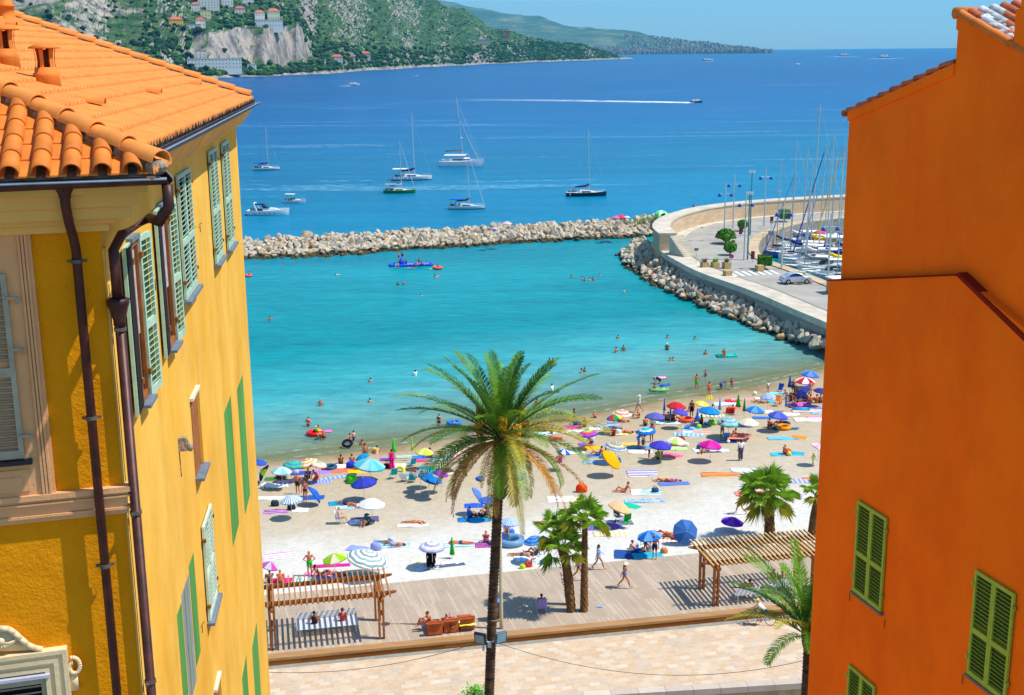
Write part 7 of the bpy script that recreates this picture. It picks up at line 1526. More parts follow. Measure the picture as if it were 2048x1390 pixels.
airmat(652, 864, 'solid', ['f070b0'], 'pink float behind the red boat', 12, .6, z=0); ring(695, 889, 'solid', ['101830'], 'dark swim ring carried into the shallows', .5, z=.15, tilt=30); ball(747, 904, 'solid', ['f0c010'], 'yellow ball beside the bather in the shallows', .22, z=.1); ring(497, 553, 'solid', ['e06858'], 'coral ring under the bather by the yellow house', .6, z=0)
ball(1303, 556, 'solid', ['e81c30'], 'red buoy beside the jetty rocks', .45, z=0)
for px, py, ps, rz, sk, z, lb, w2 in [(1387, 425, 'stand', 0, 3, 3.1, 'person standing on the rocks by the seawall bend', SW('b03838')), (1376, 430, 'sit', 0, 0, 3.1, 'pale sitter left of the person on the rocks by the seawall', SW('d8b8b8')), (1396, 429, 'sit', 0, 2, 3.1, 'dark sitter right of the person on the rocks by the seawall', SH('303030')), (1350, 500, 'walk', 100, 1, JZ+.15, 'person in blue top walking past the stone steps', (('shirt', '2858b0'), ('shorts', '183848'))),
 (1230, 440, 'sit', 160, 2, BZ, 'left sitter under the umbrellas on the breakwater', SW('402048')), (1243, 440, 'sit', 200, 2, BZ, 'middle sitter under the umbrellas on the breakwater', SW('381840')), (1249, 440, 'sit', 180, 1, BZ, 'right sitter under the umbrellas on the breakwater', SW('582050'))]:
 person(at(px, py, z), ps, rz, sk, lb, 'k', w2)
# ================================================================ palms
FR_G = mat('frond_green', '729e2a', .6, .22, 1.5, kind='World', spec=.12); FR_D = mat('frond_dark', '3c7024', .6, .22, 1.5, kind='World', spec=.12); FR_Y = mat('frond_yellow', 'b0a024', .6, .2, 1.5, kind='World'); FR_B = mat('frond_dry', 'c48a38', .8, .25, 2., kind='World'); FR_L = mat('frond_pale', '86a040', .6, .2, 1.5, kind='World')
FAN_G = mat('fan_green', 'a4cc3c', .6, .2, 1.5, kind='World', spec=.12); FAN_Y = mat('fan_yellow', 'c4c038', .6, .2, 1.5, kind='World')
BARK = mat('palm_bark', '77583c', .9, .4, 2.2, kind='World', stretch=(1, 1, 3), bmp=1., bscale=8, bdist=.06, col2='33231a'); BARKF = mat('fibrous_bark', '96693c', .9, .35, 5., kind='World', bmp=.8, col2='4c2e16')
FRUIT = mat('date_fruit', 'd8a010', .6, .2, 6.)
for m_ in (FR_G, FR_D, FR_Y, FR_B, FR_L, FAN_G, FAN_Y):
 nt = m_.node_tree; b = next(n for n in nt.nodes if n.type == 'BSDF_PRINCIPLED'); out = next(n for n in nt.nodes if n.type == 'OUTPUT_MATERIAL'); tr = nt.nodes.new('ShaderNodeBsdfTranslucent'); ms = nt.nodes.new('ShaderNodeMixShader'); ms.inputs[0].default_value = .22
 L(nt, b.inputs['Base Color'].links[0].from_socket, tr.inputs[0]); L(nt, b.outputs[0], ms.inputs[1]); L(nt, tr.outputs[0], ms.inputs[2]); L(nt, ms.outputs[0], out.inputs[0])
def frond(mb, base, az, el, length, droop, r, wid=.42, tipm=None, nl=52, twist=0.):
 """arching feather leaf: rachis curve plus two rows of leaflets in a shallow V"""
 pts = []; p = Vector(base); n = 18; e = el
 for i in range(n+1):
  pts.append(p.copy()); e2 = el-droop*(i/n)**1.35
  p = p+Vector((cos(az)*cos(e2), sin(az)*cos(e2), sin(e2)))*(length/n)
 mb.tube(pts, [.035*(1-i/n*.85) for i in range(n+1)], 4)
 for k in range(nl):
  t = .12+.87*k/nl; f = t*n; i = min(n-1, int(f)); q = pts[i].lerp(pts[i+1], f-i); tg = (pts[i+1]-pts[i]).normalized()
  sd = tg.cross(Vector((0, 0, 1))); sd = sd.normalized() if sd.length > .05 else Vector((-sin(az), cos(az), 0)); up = sd.cross(tg)
  if twist: R_ = Matrix.Rotation(twist*t, 3, tg); sd = R_ @ sd; up = R_ @ up
  ll = wid*(sin(pi*min(1, t*1.02))**.5*.75+.35)*r.uniform(.85, 1.12)*(1 if t < .93 else .7)
  for s in (-1, 1):
   d = (sd*s*.72+tg*(.55+.25*t)+up*r.uniform(.12, .38)).normalized(); a = q+tg*r.uniform(-.02, .02); tip = a+d*ll+Vector((0, 0, -.16*ll)); w = tg*.028
   mid = a+d*ll*.5+up*.01
   mb.add([a-w*.6, a+w*.6, mid+w*1.1, tip, mid-w*1.1], [(0, 1, 2, 4), (4, 2, 3)])
def trunk_mesh(pts, rs, rough=.05, n=20, rings=.16):
 """tapered trunk with spiral rows of leaf scars"""
 P = [Vector(p) for p in pts]; tot = sum((b-a).length for a, b in zip(P, P[1:])); m_ = int(tot/rings*2)
 mb = MB(); vs = []
 for i in range(m_+1):
  t = i/m_; c = polyline(P, t); f = t*(len(rs)-1); j = min(len(rs)-2, int(f)); r = rs[j]+(rs[j+1]-rs[j])*(f-j)
  for k in range(n):
   a = 2*pi*k/n+(i//2)*.5*2*pi/n; bumpv = 1+rough*(1.2 if i % 2 else -.6)+rough*.8*(1 if (k+i//2) % 2 else -1); vs.append(c+Vector((cos(a)*r*bumpv, sin(a)*r*bumpv, 0)))
 mb.add(vs, [(i*n+k, i*n+(k+1) % n, (i+1)*n+(k+1) % n, (i+1)*n+k) for i in range(m_) for k in range(n)]+[tuple(range(m_*n, m_*n+n))])
 return mb
def date_palm(base, height, lean, r0, r1, flen, nf, label, seed, dead=True, azr=None):
 r = random.Random(seed); e = empty('date_palm', base, 0, label, 'palm tree', 'date palms'); lx, ly = lean
 top = Vector((lx, ly, height))
 P = [(0, 0, -.3), (lx*.2, ly*.2, height*.3), (lx*.55, ly*.55, height*.65), tuple(top)]
 trunk_mesh(P, [r0*1.1, r0, r0*.92, r1], .13).build('trunk', BARK, e, True)
 mb = MB()  # leaf bases
 for k in range(110):
  a = k*2.4; h = height-(2.9 if dead else .9)+(2.95 if dead else .95)*k/110; mb.tube([Vector((lx*(h/height), ly*(h/height), h))+Vector((cos(a), sin(a), 0))*r1*.85, Vector((lx, ly, h+.3))+Vector((cos(a), sin(a), 0))*(r1+.10+.12*k/110)], [.06, .025], 5)
 mb.build('leaf_bases', mat('leaf_base', '8a6a34', .85, .3, 6), e)
 cr = MB(); dd = MB()
 for k in range(nf):
  t = (k+.5)/nf; az = k*2.39996+r.uniform(-.2, .2) if azr is None else r.uniform(*azr)
  el = radians(84-t*(98 if dead else 58)+r.uniform(-7, 7)); L_ = flen*(.82+.3*sin(pi*min(1, t*1.1)))*r.uniform(.9, 1.08); dr = radians(24+56*t+r.uniform(-9, 9))
  cr.cm = r.choice([1, 1, 0, 0]) if t < .45 else (r.choice([0, 0, 1, 4, 4, 2]) if t < .8 else r.choice([4, 0, 2, 3, 3]))
  frond(cr, top+Vector((cos(az)*.18, sin(az)*.18, .1-.35*t)), az, el, L_, dr, r, .5, twist=r.uniform(-.5, .5))
 cr.build('crown', [FR_G, FR_D, FR_Y, FR_B, FR_L], e)
 if dead:
  for k in range(17):
   az = k*2.39996+1.1+r.uniform(-.3, .3); dd.cm = r.choice([0, 0, 0, 1])
   frond(dd, top+Vector((cos(az)*.25, sin(az)*.25, -.3)), az, radians(r.uniform(-40, -6)), flen*r.uniform(.75, 1.08), radians(r.uniform(45, 68)), r, .30, nl=40)
  dd.build('dry_fronds', [FR_B, FR_Y, FR_L], e)
  for k in range(7):
   az = (-.2, .6, -.9, 2.6, 3.6, -1.5, 1.5)[k]; b = top+Vector((cos(az)*.3, sin(az)*.3, .1)); mb = MB(); d = Vector((cos(az), sin(az), 0))
   end = b+d*.75+Vector((0, 0, .85 if k % 2 else .45)); mb.tube([b, b+d*.3+Vector((0, 0, .4)), end], [.03, .025, .02], 5)
   for j in range(90): q = end+Vector((r.uniform(-.16, .16), r.uniform(-.16, .16), r.uniform(-.45, .1))); mb.ell(q, (.035, .035, .05), 4)
   mb.build('fruit_cluster', FRUIT, e)
 return e
q_ = ray(968, 1398); pb = Vector((q_.x*50/q_.y-.1, 50., -2.8))
def lean_for(base, px, py, tall):
 """lean so that the crown sits over a given place (x) at a given height"""
 q = ray(px, py); t = base.y/q.y; c = Vector((0, 0, H))+q*t; return c.z-base.z, c.x-base.x
hh, lx = lean_for(pb, 1003, 868, 0)
PALM = date_palm(pb, hh, (lx, 0), .2, .19, 4.1, 60, 'tall date palm with a great arching crown in front of the beach', 21)
PALM_H = hh
q_ = ray(1611, 1440); pb2 = Vector((q_.x*50/q_.y, 50., -2.8)); hh2, lx2 = lean_for(pb2, 1619, 1262, 0)
date_palm(pb2, hh2, (lx2, 0), .22, .2, 4.0, 34, 'lower date palm pressed against the edge of the orange house', 5, dead=False)
def fanleaf(mb, base, az, el, pet, R_, r, droop=.4):
 d = Vector((cos(az)*cos(el), sin(az)*cos(el), sin(el))); c = base+d*pet+Vector((0, 0, -.1*pet)); mb.tube([base, base+d*pet*.5+Vector((0, 0, .03)), c], [.02, .018, .012], 4)
 sd = d.cross(Vector((0, 0, 1))); sd = sd.normalized() if sd.length > .05 else Vector((1, 0, 0)); up = sd.cross(d).normalized(); n = 34
 for k in range(n):
  a = radians(-105+210*k/(n-1)); dd = (d*cos(a)+sd*sin(a)).normalized(); L_ = R_*(1-.18*abs(a/2.2))*r.uniform(.8, 1.08); w = (d*-sin(a)+sd*cos(a))*.02*R_
  m_ = c+dd*L_*.55+up*(.04*R_); t = c+dd*L_+Vector((0, 0, -droop*L_*r.uniform(.3, .8)))
  mb.add([c, m_-w, t, m_+w], [(0, 1, 2), (0, 2, 3)])
def fan_palm(base, height, label, seed, r0=.2, crown=1.1, nl=34, lean=(0, 0), skirt=True):
 r = random.Random(seed); e = empty('fan_palm', base, 0, label, 'palm tree', 'fan palms'); top = Vector((lean[0], lean[1], height))
 trunk_mesh([(0, 0, -.3), (lean[0]*.3, lean[1]*.3, height*.5), tuple(top)], [r0*1.25, r0, r0*.8], .1, 14, .1).build('trunk', BARKF, e)
 mb = MB()
 for k in range(int(height*34)):
  h = r.uniform(.05, .98)*height; a = r.uniform(0, 6.28); c = Vector((lean[0]*h/height, lean[1]*h/height, h)); d = Vector((cos(a), sin(a), 0)); rr = r0*(1.22-.42*h/height)
  mb.add([c+d*rr*.9+Vector((0, 0, -.03)), c+d*rr+Vector((-d.y*.04, d.x*.04, 0)), c+d*(rr+.09)+Vector((0, 0, .08)), c+d*rr+Vector((d.y*.04, -d.x*.04, 0))], [(0, 1, 2), (0, 2, 3)])
 mb.build('leaf_stubs', BARKF, e)
 cr = MB()
 for k in range(nl):
  t = k/nl; az = k*2.39996; el = radians(82-t*118+r.uniform(-8, 8)); cr.cm = 0 if t < .72 else r.choice([0, 1, 1])
  fanleaf(cr, top+Vector((0, 0, .0)), az, el, crown*r.uniform(.5, .75), crown*.78, r, .25+.5*t)
 cr.build('crown', [FAN_G, FAN_Y], e)
 return e
b1 = at(1143, 1222, DECKZ); b2 = at(1168, 1222, DECKZ)
def fp(base, cx, cy, *a, **k):
 h_, l_ = lean_for(base, cx, cy, 0); return fan_palm(base, h_, *a, lean=(l_, 0), **k)
fp(b1, 1128, 1092, 'left and shorter of twin fan palms growing through the boardwalk', 3, r0=.21, crown=1.25, nl=13)
fp(b2, 1170, 1035, 'right and taller of twin fan palms growing through the boardwalk', 4, r0=.18, crown=1.25, nl=15)
fp(b1+Vector((-.1, .9, 0)), 1108, 1060, 'slim fan palm behind the twin ones, its leaves reaching left', 14, r0=.13, crown=1.1, nl=9)
b3 = at(1540, 1078, DECKZ); b3 = Vector((b3.x, b3.y, ground(b3.x, b3.y)))
fp(b3, 1534, 985, 'single fan palm with a stout trunk on the sand behind the right pergola', 6, r0=.3, crown=1.65, nl=21)
b4 = gat(1622, 1078); fp(b4, 1636, 985, 'fan palm half hidden by the edge of the orange house', 9, r0=.22, crown=1.1, nl=9)
mb = MB(); rr = random.Random(2)
for _ in range(420):
 c = Vector((rr.gauss(0, .28), rr.gauss(0, .2), rr.uniform(.1, .75))); a = rr.uniform(0, 6); s = rr.uniform(.06, .12); d = Vector((cos(a), sin(a), rr.uniform(-.4, .6))).normalized(); w = d.cross(Vector((0, 0, 1))).normalized()*s*.5
 mb.add([c, c+d*s*.6+w, c+d*s*1.5, c+d*s*.6-w], [(0, 1, 2, 3)])
bp = at(951, 1400, PAVZ); e = empty('shrub', bp, 0, 'bright green shrub at the foot of the tall palm trunk', 'shrub'); mb.build('foliage', mat('shrub_leaf', '62a81c', .5, .2, 4), e); MB().tube([(0, 0, -.1), (0, 0, .5)], .03, 6).build('stem', BARK, e)
# ================================================================ pergolas
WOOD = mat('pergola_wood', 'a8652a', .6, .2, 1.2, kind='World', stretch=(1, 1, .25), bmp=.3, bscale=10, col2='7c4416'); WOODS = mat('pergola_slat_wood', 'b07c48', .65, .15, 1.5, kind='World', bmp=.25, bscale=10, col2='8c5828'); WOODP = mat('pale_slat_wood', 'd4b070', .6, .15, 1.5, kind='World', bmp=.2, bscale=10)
def pergola(org, u, v, L_, Dp, h, n, over, lab, slat_l0, slat_l1, sw, sh, slatm, posts):
 ang = atan2(u.y, u.x); e = empty('pergola', org, ang, lab, 'pergola', 'wooden pergolas on the boardwalk')
 vv = Matrix.Rotation(-ang, 3, 'Z') @ v   # slat direction in local axes
 for x in posts:
  for y in (0, Dp):
   for k in (-1, 1): MB().box(x-.055+k*.12, x+.055+k*.12, y-.11, y+.11, 0, h-.02).build('post', WOOD, e)
   MB().box(x-.06, x+.06, y-.07, y+.07, h*.55, h*.55+.25).build('spacer_block', WOOD, e)
  MB().box(x-.17, x+.17, Dp*.0-.3, Dp+.3, h-.30, h-.12).build('cross_beam', WOOD, e)
 for y in (0, Dp):
  mb = MB(); z0, z1 = h-.02, h+.2; x0, x1 = -over[0], L_+over[1]
  for k in (-1, 1):
   yy = y+k*.07
   mb.add([(x0, yy-.025, z1-.05), (x0+.6, yy-.025, z0), (x1-.6, yy-.025, z0), (x1, yy-.025, z1-.05), (x1, yy-.025, z1), (x0, yy-.025, z1),
     (x0, yy+.025, z1-.05), (x0+.6, yy+.025, z0), (x1-.6, yy+.025, z0), (x1, yy+.025, z1-.05), (x1, yy+.025, z1), (x0, yy+.025, z1)],
                   [(0, 1, 2, 3, 4, 5), (6, 11, 10, 9, 8, 7)]+[(i, (i+1) % 6, 6+(i+1) % 6, 6+i) for i in range(6)])
  mb.build('beam', WOOD, e)
 me = None; a2 = atan2(vv.y, vv.x)
 for k in range(n):
  x = -over[0]+.42+(L_+over[0]+over[1]-.84)*k/(n-1)
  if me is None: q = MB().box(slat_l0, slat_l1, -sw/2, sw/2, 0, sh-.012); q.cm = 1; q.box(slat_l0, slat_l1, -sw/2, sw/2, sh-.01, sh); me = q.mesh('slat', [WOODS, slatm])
  inst('slat', me, e, (x, 0, h+.203), (0, 0, a2))
 return e
uL = (at(764, 1277, DECKZ)-at(547, 1299, DECKZ)); Ll = uL.length; uL.normalize(); vL = Vector((-.245, .97, 0)).normalized()
PGL = pergola(at(547, 1299, DECKZ), uL, Vector((-uL.y, uL.x, 0)), Ll, 2.35, 2.62, 24, (.9, .9), 'left wooden pergola with thin slats shading a long white bench', -.75, 3.2, .075, .11, WOODS, (0, Ll))
oR = at(1431, 1211, DECKZ)
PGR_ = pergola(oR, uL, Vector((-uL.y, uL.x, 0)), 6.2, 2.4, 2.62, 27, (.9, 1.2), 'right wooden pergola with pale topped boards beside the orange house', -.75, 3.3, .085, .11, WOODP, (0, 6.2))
# ================================================================ furniture on the deck
WHT = mat('white_painted', 'd8dcdc', .5, .08, 6.); WHM = mat('white_metal', 'c8ccd0', .4, .08, 6., metal=.2)
def onP(e, x, y, z=0): # a point in a pergola's frame
 a = e.rotation_euler.z; return Vector((e.location.x+cos(a)*x-sin(a)*y, e.location.y+sin(a)*x+cos(a)*y, DECKZ+z)), a
p0 = at(594, 1266, DECKZ); p1_ = at(716, 1255, DECKZ); e = empty('double_bench', p0.lerp(p1_, .5), uL.to_track_quat('X', 'Z').to_euler().z, 'long white slatted bench lying in striped shade under the left pergola', 'bench')
Lb = (p1_-p0).length
mb = MB()
for k in range(15): mb.box(-Lb/2, Lb/2, -.62+k*.085, -.555+k*.085, .46, .485)
mb.build('seat', WHT, e)
mb = MB()
for k in range(5): mb.box(-Lb/2, Lb/2, .68+.02*k, .70+.02*k, .5+k*.075, .56+k*.075)
mb.build('backrest', WHT, e)
for x in (-Lb/2+.15, 0, Lb/2-.15):
 for y in (-.5, .6): MB().box(x-.04, x+.04, y-.04, y+.04, 0, .46).build('leg', WHM, e)
def bench(p, rz, lab):
 e = empty('bench', p, rz, lab, 'bench', 'white benches under the right pergola'); mb = MB()
 for k in range(5): mb.box(-.75, .75, -.2+k*.09, -.13+k*.09, .43, .46)
 mb.build('seat', WHT, e); MB().box(-.75, .75, -.27, -.24, .45, .92).build('backrest', WHT, e)
 for x in (-.62, .62): MB().tube([(x, -.26, 0), (x, -.24, .5)], .035, 8).tube([(x, .22, 0), (x, .1, .43)], .035, 8).build('leg', WHM, e)
 return e
bench(at(1492, 1200, DECKZ), uL.to_track_quat('X', 'Z').to_euler().z, 'white bench seen from behind under the right pergola'); bench(at(1566, 1182, DECKZ), uL.to_track_quat('X', 'Z').to_euler().z+.1, 'white bench partly hidden by the lower date palm fronds')
person(at(1487, 1196, DECKZ), 'chair', 8, 3, 'person in a straw hat reclining on the nearer white bench', 'y', SH('802820'), hat='e0d0a0'); person(at(1498, 1196, DECKZ), 'chair', 12, 1, 'dark haired person beside the one in the straw hat on the white bench', 'k', SH('c08060'))
person(at(1547, 1176, DECKZ), 'chair', -60, 3, 'person with a red cap among the date palm fronds', 'k', SH('c8c0c0'), cap='d81818'); person(at(1563, 1178, DECKZ), 'chair', 10, 1, 'person seated on the white bench behind the palm fronds', 'b', SW('c89890'))
def woodseat(p, rz, lab, k):
 e = empty('wooden_lounger', p, rz, lab, 'lounger', 'wooden loungers on the boardwalk'); wm = mat('lounger_wood', 'b4561c', .5, .15, 2., bmp=.2, bscale=10, col2='8e3c10')
 MB().box(-.42, .42, -.62, -.5, 0, .78, Matrix.Rotation(radians(-6), 4, 'X')).build('backrest', wm, e, bevel=.01)
 MB().box(-.42, .42, -.5, .75, .24, .36).build('seat', wm, e, bevel=.01); MB().box(-.42, -.34, -.5, .7, 0, .239).build('side_panel', wm, e); MB().box(.34, .42, -.5, .7, 0, .239).build('side_panel', wm, e)
 MB().box(-.43, .43, -.70, -.48, .74, .78).build('top_rail', wm, e); return e
az_ = uL.to_track_quat('X', 'Z').to_euler().z
ws = [at(868, 1262, DECKZ), at(900, 1257, DECKZ), at(932, 1252, DECKZ)]
woodseat(ws[0], az_, 'left one of three wooden loungers on the boardwalk, a person seated on it', 0); woodseat(ws[1], az_, 'middle one of three wooden loungers on the boardwalk', 1); woodseat(ws[2], az_, 'right one of three wooden loungers, with a yellow towel', 2)
a_ = Vector((-sin(az_), cos(az_), 0))
person(ws[0]+a_*.1+Vector((-.3, 0, .30)), 'sit', 100, 3, 'woman sitting upright on the left wooden lounger', 'b', SW('904828'), ); person(ws[1]+a_*.1+Vector((0, 0, .33)), 'supine', az_*57.3, 3, 'person lying on the middle wooden lounger with feet up', 'k', BR('d0486c'))
towel(934, 1246, 'blots', ['e8d818', 'f0e040', 'f0f0d0'], 'bright yellow towel spread over the right wooden lounger', 10, .95, .8, z=DECKZ+.38); towel(908, 1240, 'solid', ['f4f4f4'], 'white towel on the middle wooden lounger', 4, .5, .4, z=DECKZ+.45)
e = beach_chair(1083, 1226, az_*57.3, ['8c78b8'], 'striped violet folding chair in the fan palm shade', 'c8c8d0', 8, z=DECKZ); person(at(1083, 1226, DECKZ), 'chair', 4, 2, 'person in dark clothes seated in the violet chair with back to the town', 'k', (('vest', '282838'), ('skirt', '181828')))
e = empty('litter_bin', at(992, 1240, DECKZ), az_, 'tall brown litter bin with a blue lid behind the palm trunk', 'bin'); MB().box(-.3, .3, -.25, .25, 0, 1.15).build('body', mat('bin_brown', '5c4238', .6, .12, 3.), e, bevel=.02); MB().box(-.31, .31, -.26, .26, 1.16, 1.24).build('lid', mat('bin_lid', '5888c8', .4, .1, 3.), e, bevel=.02)
mb = MB();
for k in range(3): a = 2*pi*k/3+pi/2; b = a+1.5; mb.tube([(cos(a)*.08, -.258, .8+sin(a)*.09), (cos(b)*.08, -.258, .8+sin(b)*.09)], [.018, .008], 5)
mb.box(-.09, .09, -.26, -.252, .62, .65); mb.build('emblem', mat('emblem_white', 'b8b0a8', .6), e)
lp = at(1003, 1262, PAVZ+.3); e = empty('lamp_post', lp, 0, 'slender pale lamp post standing right behind the tall palm trunk', 'lamp post'); PO = mat('post_beige', 'b4a888', .45, .08, 3.)
MB().tube([(0, 0, -.2), (0, 0, .7), (0, 0, 9.5)], [.12, .105, .07], 12).build('pole', PO, e, True)
for s in (-1, 1):
 MB().tube([(0, 0, 9.1), (s*.5, 0, 9.4), (s*1.1, 0, 9.35)], .035, 8).build('arm', PO, e); MB().ell((s*1.1, 0, 9.2), (.26, .26, .14), 10).build('lamp_shade', mat('lamp_blue', '3458b0', .4), e, True)
def trunkpt(px, py):
 q = ray(px, py); t = (pb.y-.3)/q.y; return Vector((0, 0, H))+q*t
def flood(px, py, rz, tiltx, body, glass, lab):
 p = trunkpt(px, py); e = empty('floodlight', p, radians(rz), lab, 'floodlight', 'floodlights strapped to the palm')
 R_ = Matrix.Rotation(radians(tiltx), 4, 'X'); MB().box(-.27, .27, -.09, .05, -.28, .28, R_).build('housing', body, e, bevel=.03)
 MB().box(-.21, .21, -.105, -.088, -.22, .22, R_).build('lens', glass, e, bevel=.01)
 mb = MB()
 for k in range(6): mb.box(-.24+.09*k, -.22+.09*k, .05, .12, -.2, .2, R_)
 mb.build('cooling_fins', body, e); MB().tube([(-.29, 0, 0), (-.29, .1, -.2), (0, .22, -.26), (.29, .1, -.2), (.29, 0, 0)], .015, 6).build('bracket', WHM, e); return e
flood(961, 1276, -24, 12, mat('navy_housing', '1c2438', .4), mat('lamp_glass', '9aa0a0', .15, spec=.6), 'dark floodlight fixed to the left of the palm trunk'); flood(1001, 1274, 26, 12, mat('blue_grey_housing', '4c6878', .4), mat('lamp_glass_blue', '90b8c4', .15, spec=.6), 'blue grey floodlight fixed to the right of the palm trunk')
c = trunkpt(978, 1283); e = empty('junction_box', c, 0, 'small grey control boxes below the floodlights on the palm trunk', 'box')
MB().box(-.06, .1, -.1, .02, -.25, .0).build('box', WHM, e); MB().box(-.3, -.2, .0, .1, -.45, -.1).build('box', WHM, e); MB().tube([(-.4, 0, .08), (0, -.08, .0), (.5, 0, .1)], .03, 6).build('arm', WHM, e)
mb = MB(); tp = trunkpt(970, 1243); mb.lathe([(.25, -.03), (.26, 0), (.25, .03)], 20, Matrix.Translation((pb.x+(tp.z-pb.z)/PALM_H*lx, pb.y, tp.z))); tag(mb.build('rope', mat('rope', 'a89468', .8)), 'pale rope tied round the palm trunk above the floodlights', 'rope')
def cable(a, b, sag, lab, r=.012):
 pts = [a.lerp(b, k/24)-Vector((0, 0, sag*4*(k/24)*(1-k/24))) for k in range(25)]; tag(MB().tube(pts, r, 5).build('cable', mat('cable_dark', '4c4030', .7)), lab, 'cable')
c0_ = trunkpt(960, 1284); lft = ydepth(530, 1344, 52.); cable(c0_, lft, .5, 'thin sagging cable running left from the palm floodlights'); rt = ydepth(1604, 1322, 50.); cable(trunkpt(990, 1284), rt, 1.1, 'thin sagging cable running right from the palm floodlights to the lower palm')
# ================================================================ bicycle and rider
def bicycle(p, rz, lab):
 e = empty('bicycle', p, rz, lab, 'bicycle'); blue = mat('bike_blue', '58a0d0', .35); bl = mat('tyre_black', '181818', .8)
 for y in (-.52, .52):
  T = Matrix.Translation((0, y, .34)) @ Matrix.Rotation(pi/2, 4, 'Y'); w = MB().torus(.31, .018, 24, 6, T @ Matrix.Translation((0, 0, -.018))).build('wheel', bl, e)
  mb = MB()
  for k in range(10): a = 2*pi*k/10; mb.tube([(0, y, .34), (0, y+cos(a)*.3, .34+sin(a)*.3)], .003, 3)
  mb.build('spokes', WHM, w)
 MB().tube([(0, -.52, .34), (0, -.05, .3), (0, .38, .78), (0, -.2, .74), (0, -.05, .3)], .018, 6).tube([(0, -.2, .74), (0, -.52, .34)], .012, 6).tube([(0, .52, .34), (0, .36, .95)], .016, 6).build('frame', blue, e)
 MB().tube([(-.24, .42, .98), (0, .36, .96), (.24, .42, .98)], .013, 6).build('handlebar', bl, e); MB().ell((0, -.23, .84), (.07, .13, .03), 8).build('saddle', bl, e); MB().tube([(-.1, 0, .2), (0, -.05, .3), (.1, -.1, .42)], .012, 5).build('pedals', bl, e); return e
bk = at(1522, 1250, PAVZ); bicycle(bk, radians(80), 'light blue bicycle being ridden left along the pavement')
person(bk+Vector((0, 0, .0)), 'cycle', 80, 3, 'cyclist in a yellow cap riding along the pavement', 'y', (('shorts', '28285c'), ('vest', 'e0dce8')), cap='d0e020')
towel(1199, 1214, 'solid', ['78a8d8'], 'tiny blue cloth lying on the boardwalk right of the fan palms', 0, .35, .2, z=DECKZ)
p_ = trunkpt(559, 1386)
# ================================================================ boats
def hull_mb(L_, B, fb, bow=.55, transom=.7, n=20, sheer=.25, keel=-.25):
 mb = MB(); vs = []; K = 7
 for i in range(n+1):
  t = i/n; x = -L_/2+L_*t
  w = B/2*(transom+(1-transom)*min(1, t/.35)) if t < .35 else B/2*max(.012, (1-((t-.35)/.65)**2.2))
  zt = fb*(1+sheer*(t-.3)**2*2)
  rk = x+(.06*L_ if t > .95 else 0)
  for k in range(K):
   f = k/(K-1); ww = w*(1-.55*f**2.2); z = zt+(keel-zt)*f; xx = x+(1-f)*bow*.25*max(0, t-.85)/.15
   vs.append((xx, ww, z))
  for k in reversed(range(K)):
   f = k/(K-1); ww = w*(1-.55*f**2.2); z = zt+(keel-zt)*f; xx = x+(1-f)*bow*.25*max(0, t-.85)/.15; vs.append((xx, -ww, z))
 m = 2*K; fs = [(i*m+k, i*m+k+1, (i+1)*m+k+1, (i+1)*m+k) for i in range(n) for k in range(m-1)]+[tuple(range(m))]
 mb.add(vs, fs); deck = MB(); dv = []
 for i in range(n+1): a = vs[i*m]; dv += [(a[0], a[1]*.985, a[2]-.04), (a[0], -a[1]*.985, a[2]-.04)]
 deck.add(dv, [(2*i, 2*i+1, 2*i+3, 2*i+2) for i in range(n)])
 return mb, deck
GLS = mat('boat_glass', '1a2430', .12, spec=.6); MAST = mat('mast_aluminium', 'b8b8b8', .4, .05, metal=.3); DECKM = mat('boat_deck', 'dcdad2', .6, .1, 4.); WOODB = mat('teak', '9c6c40', .6, .15, 4.); GEAR = mat('deck_gear', '48505c', .7, .4, 9.)
def flagm(c): return cloth('solid', [c], .8)
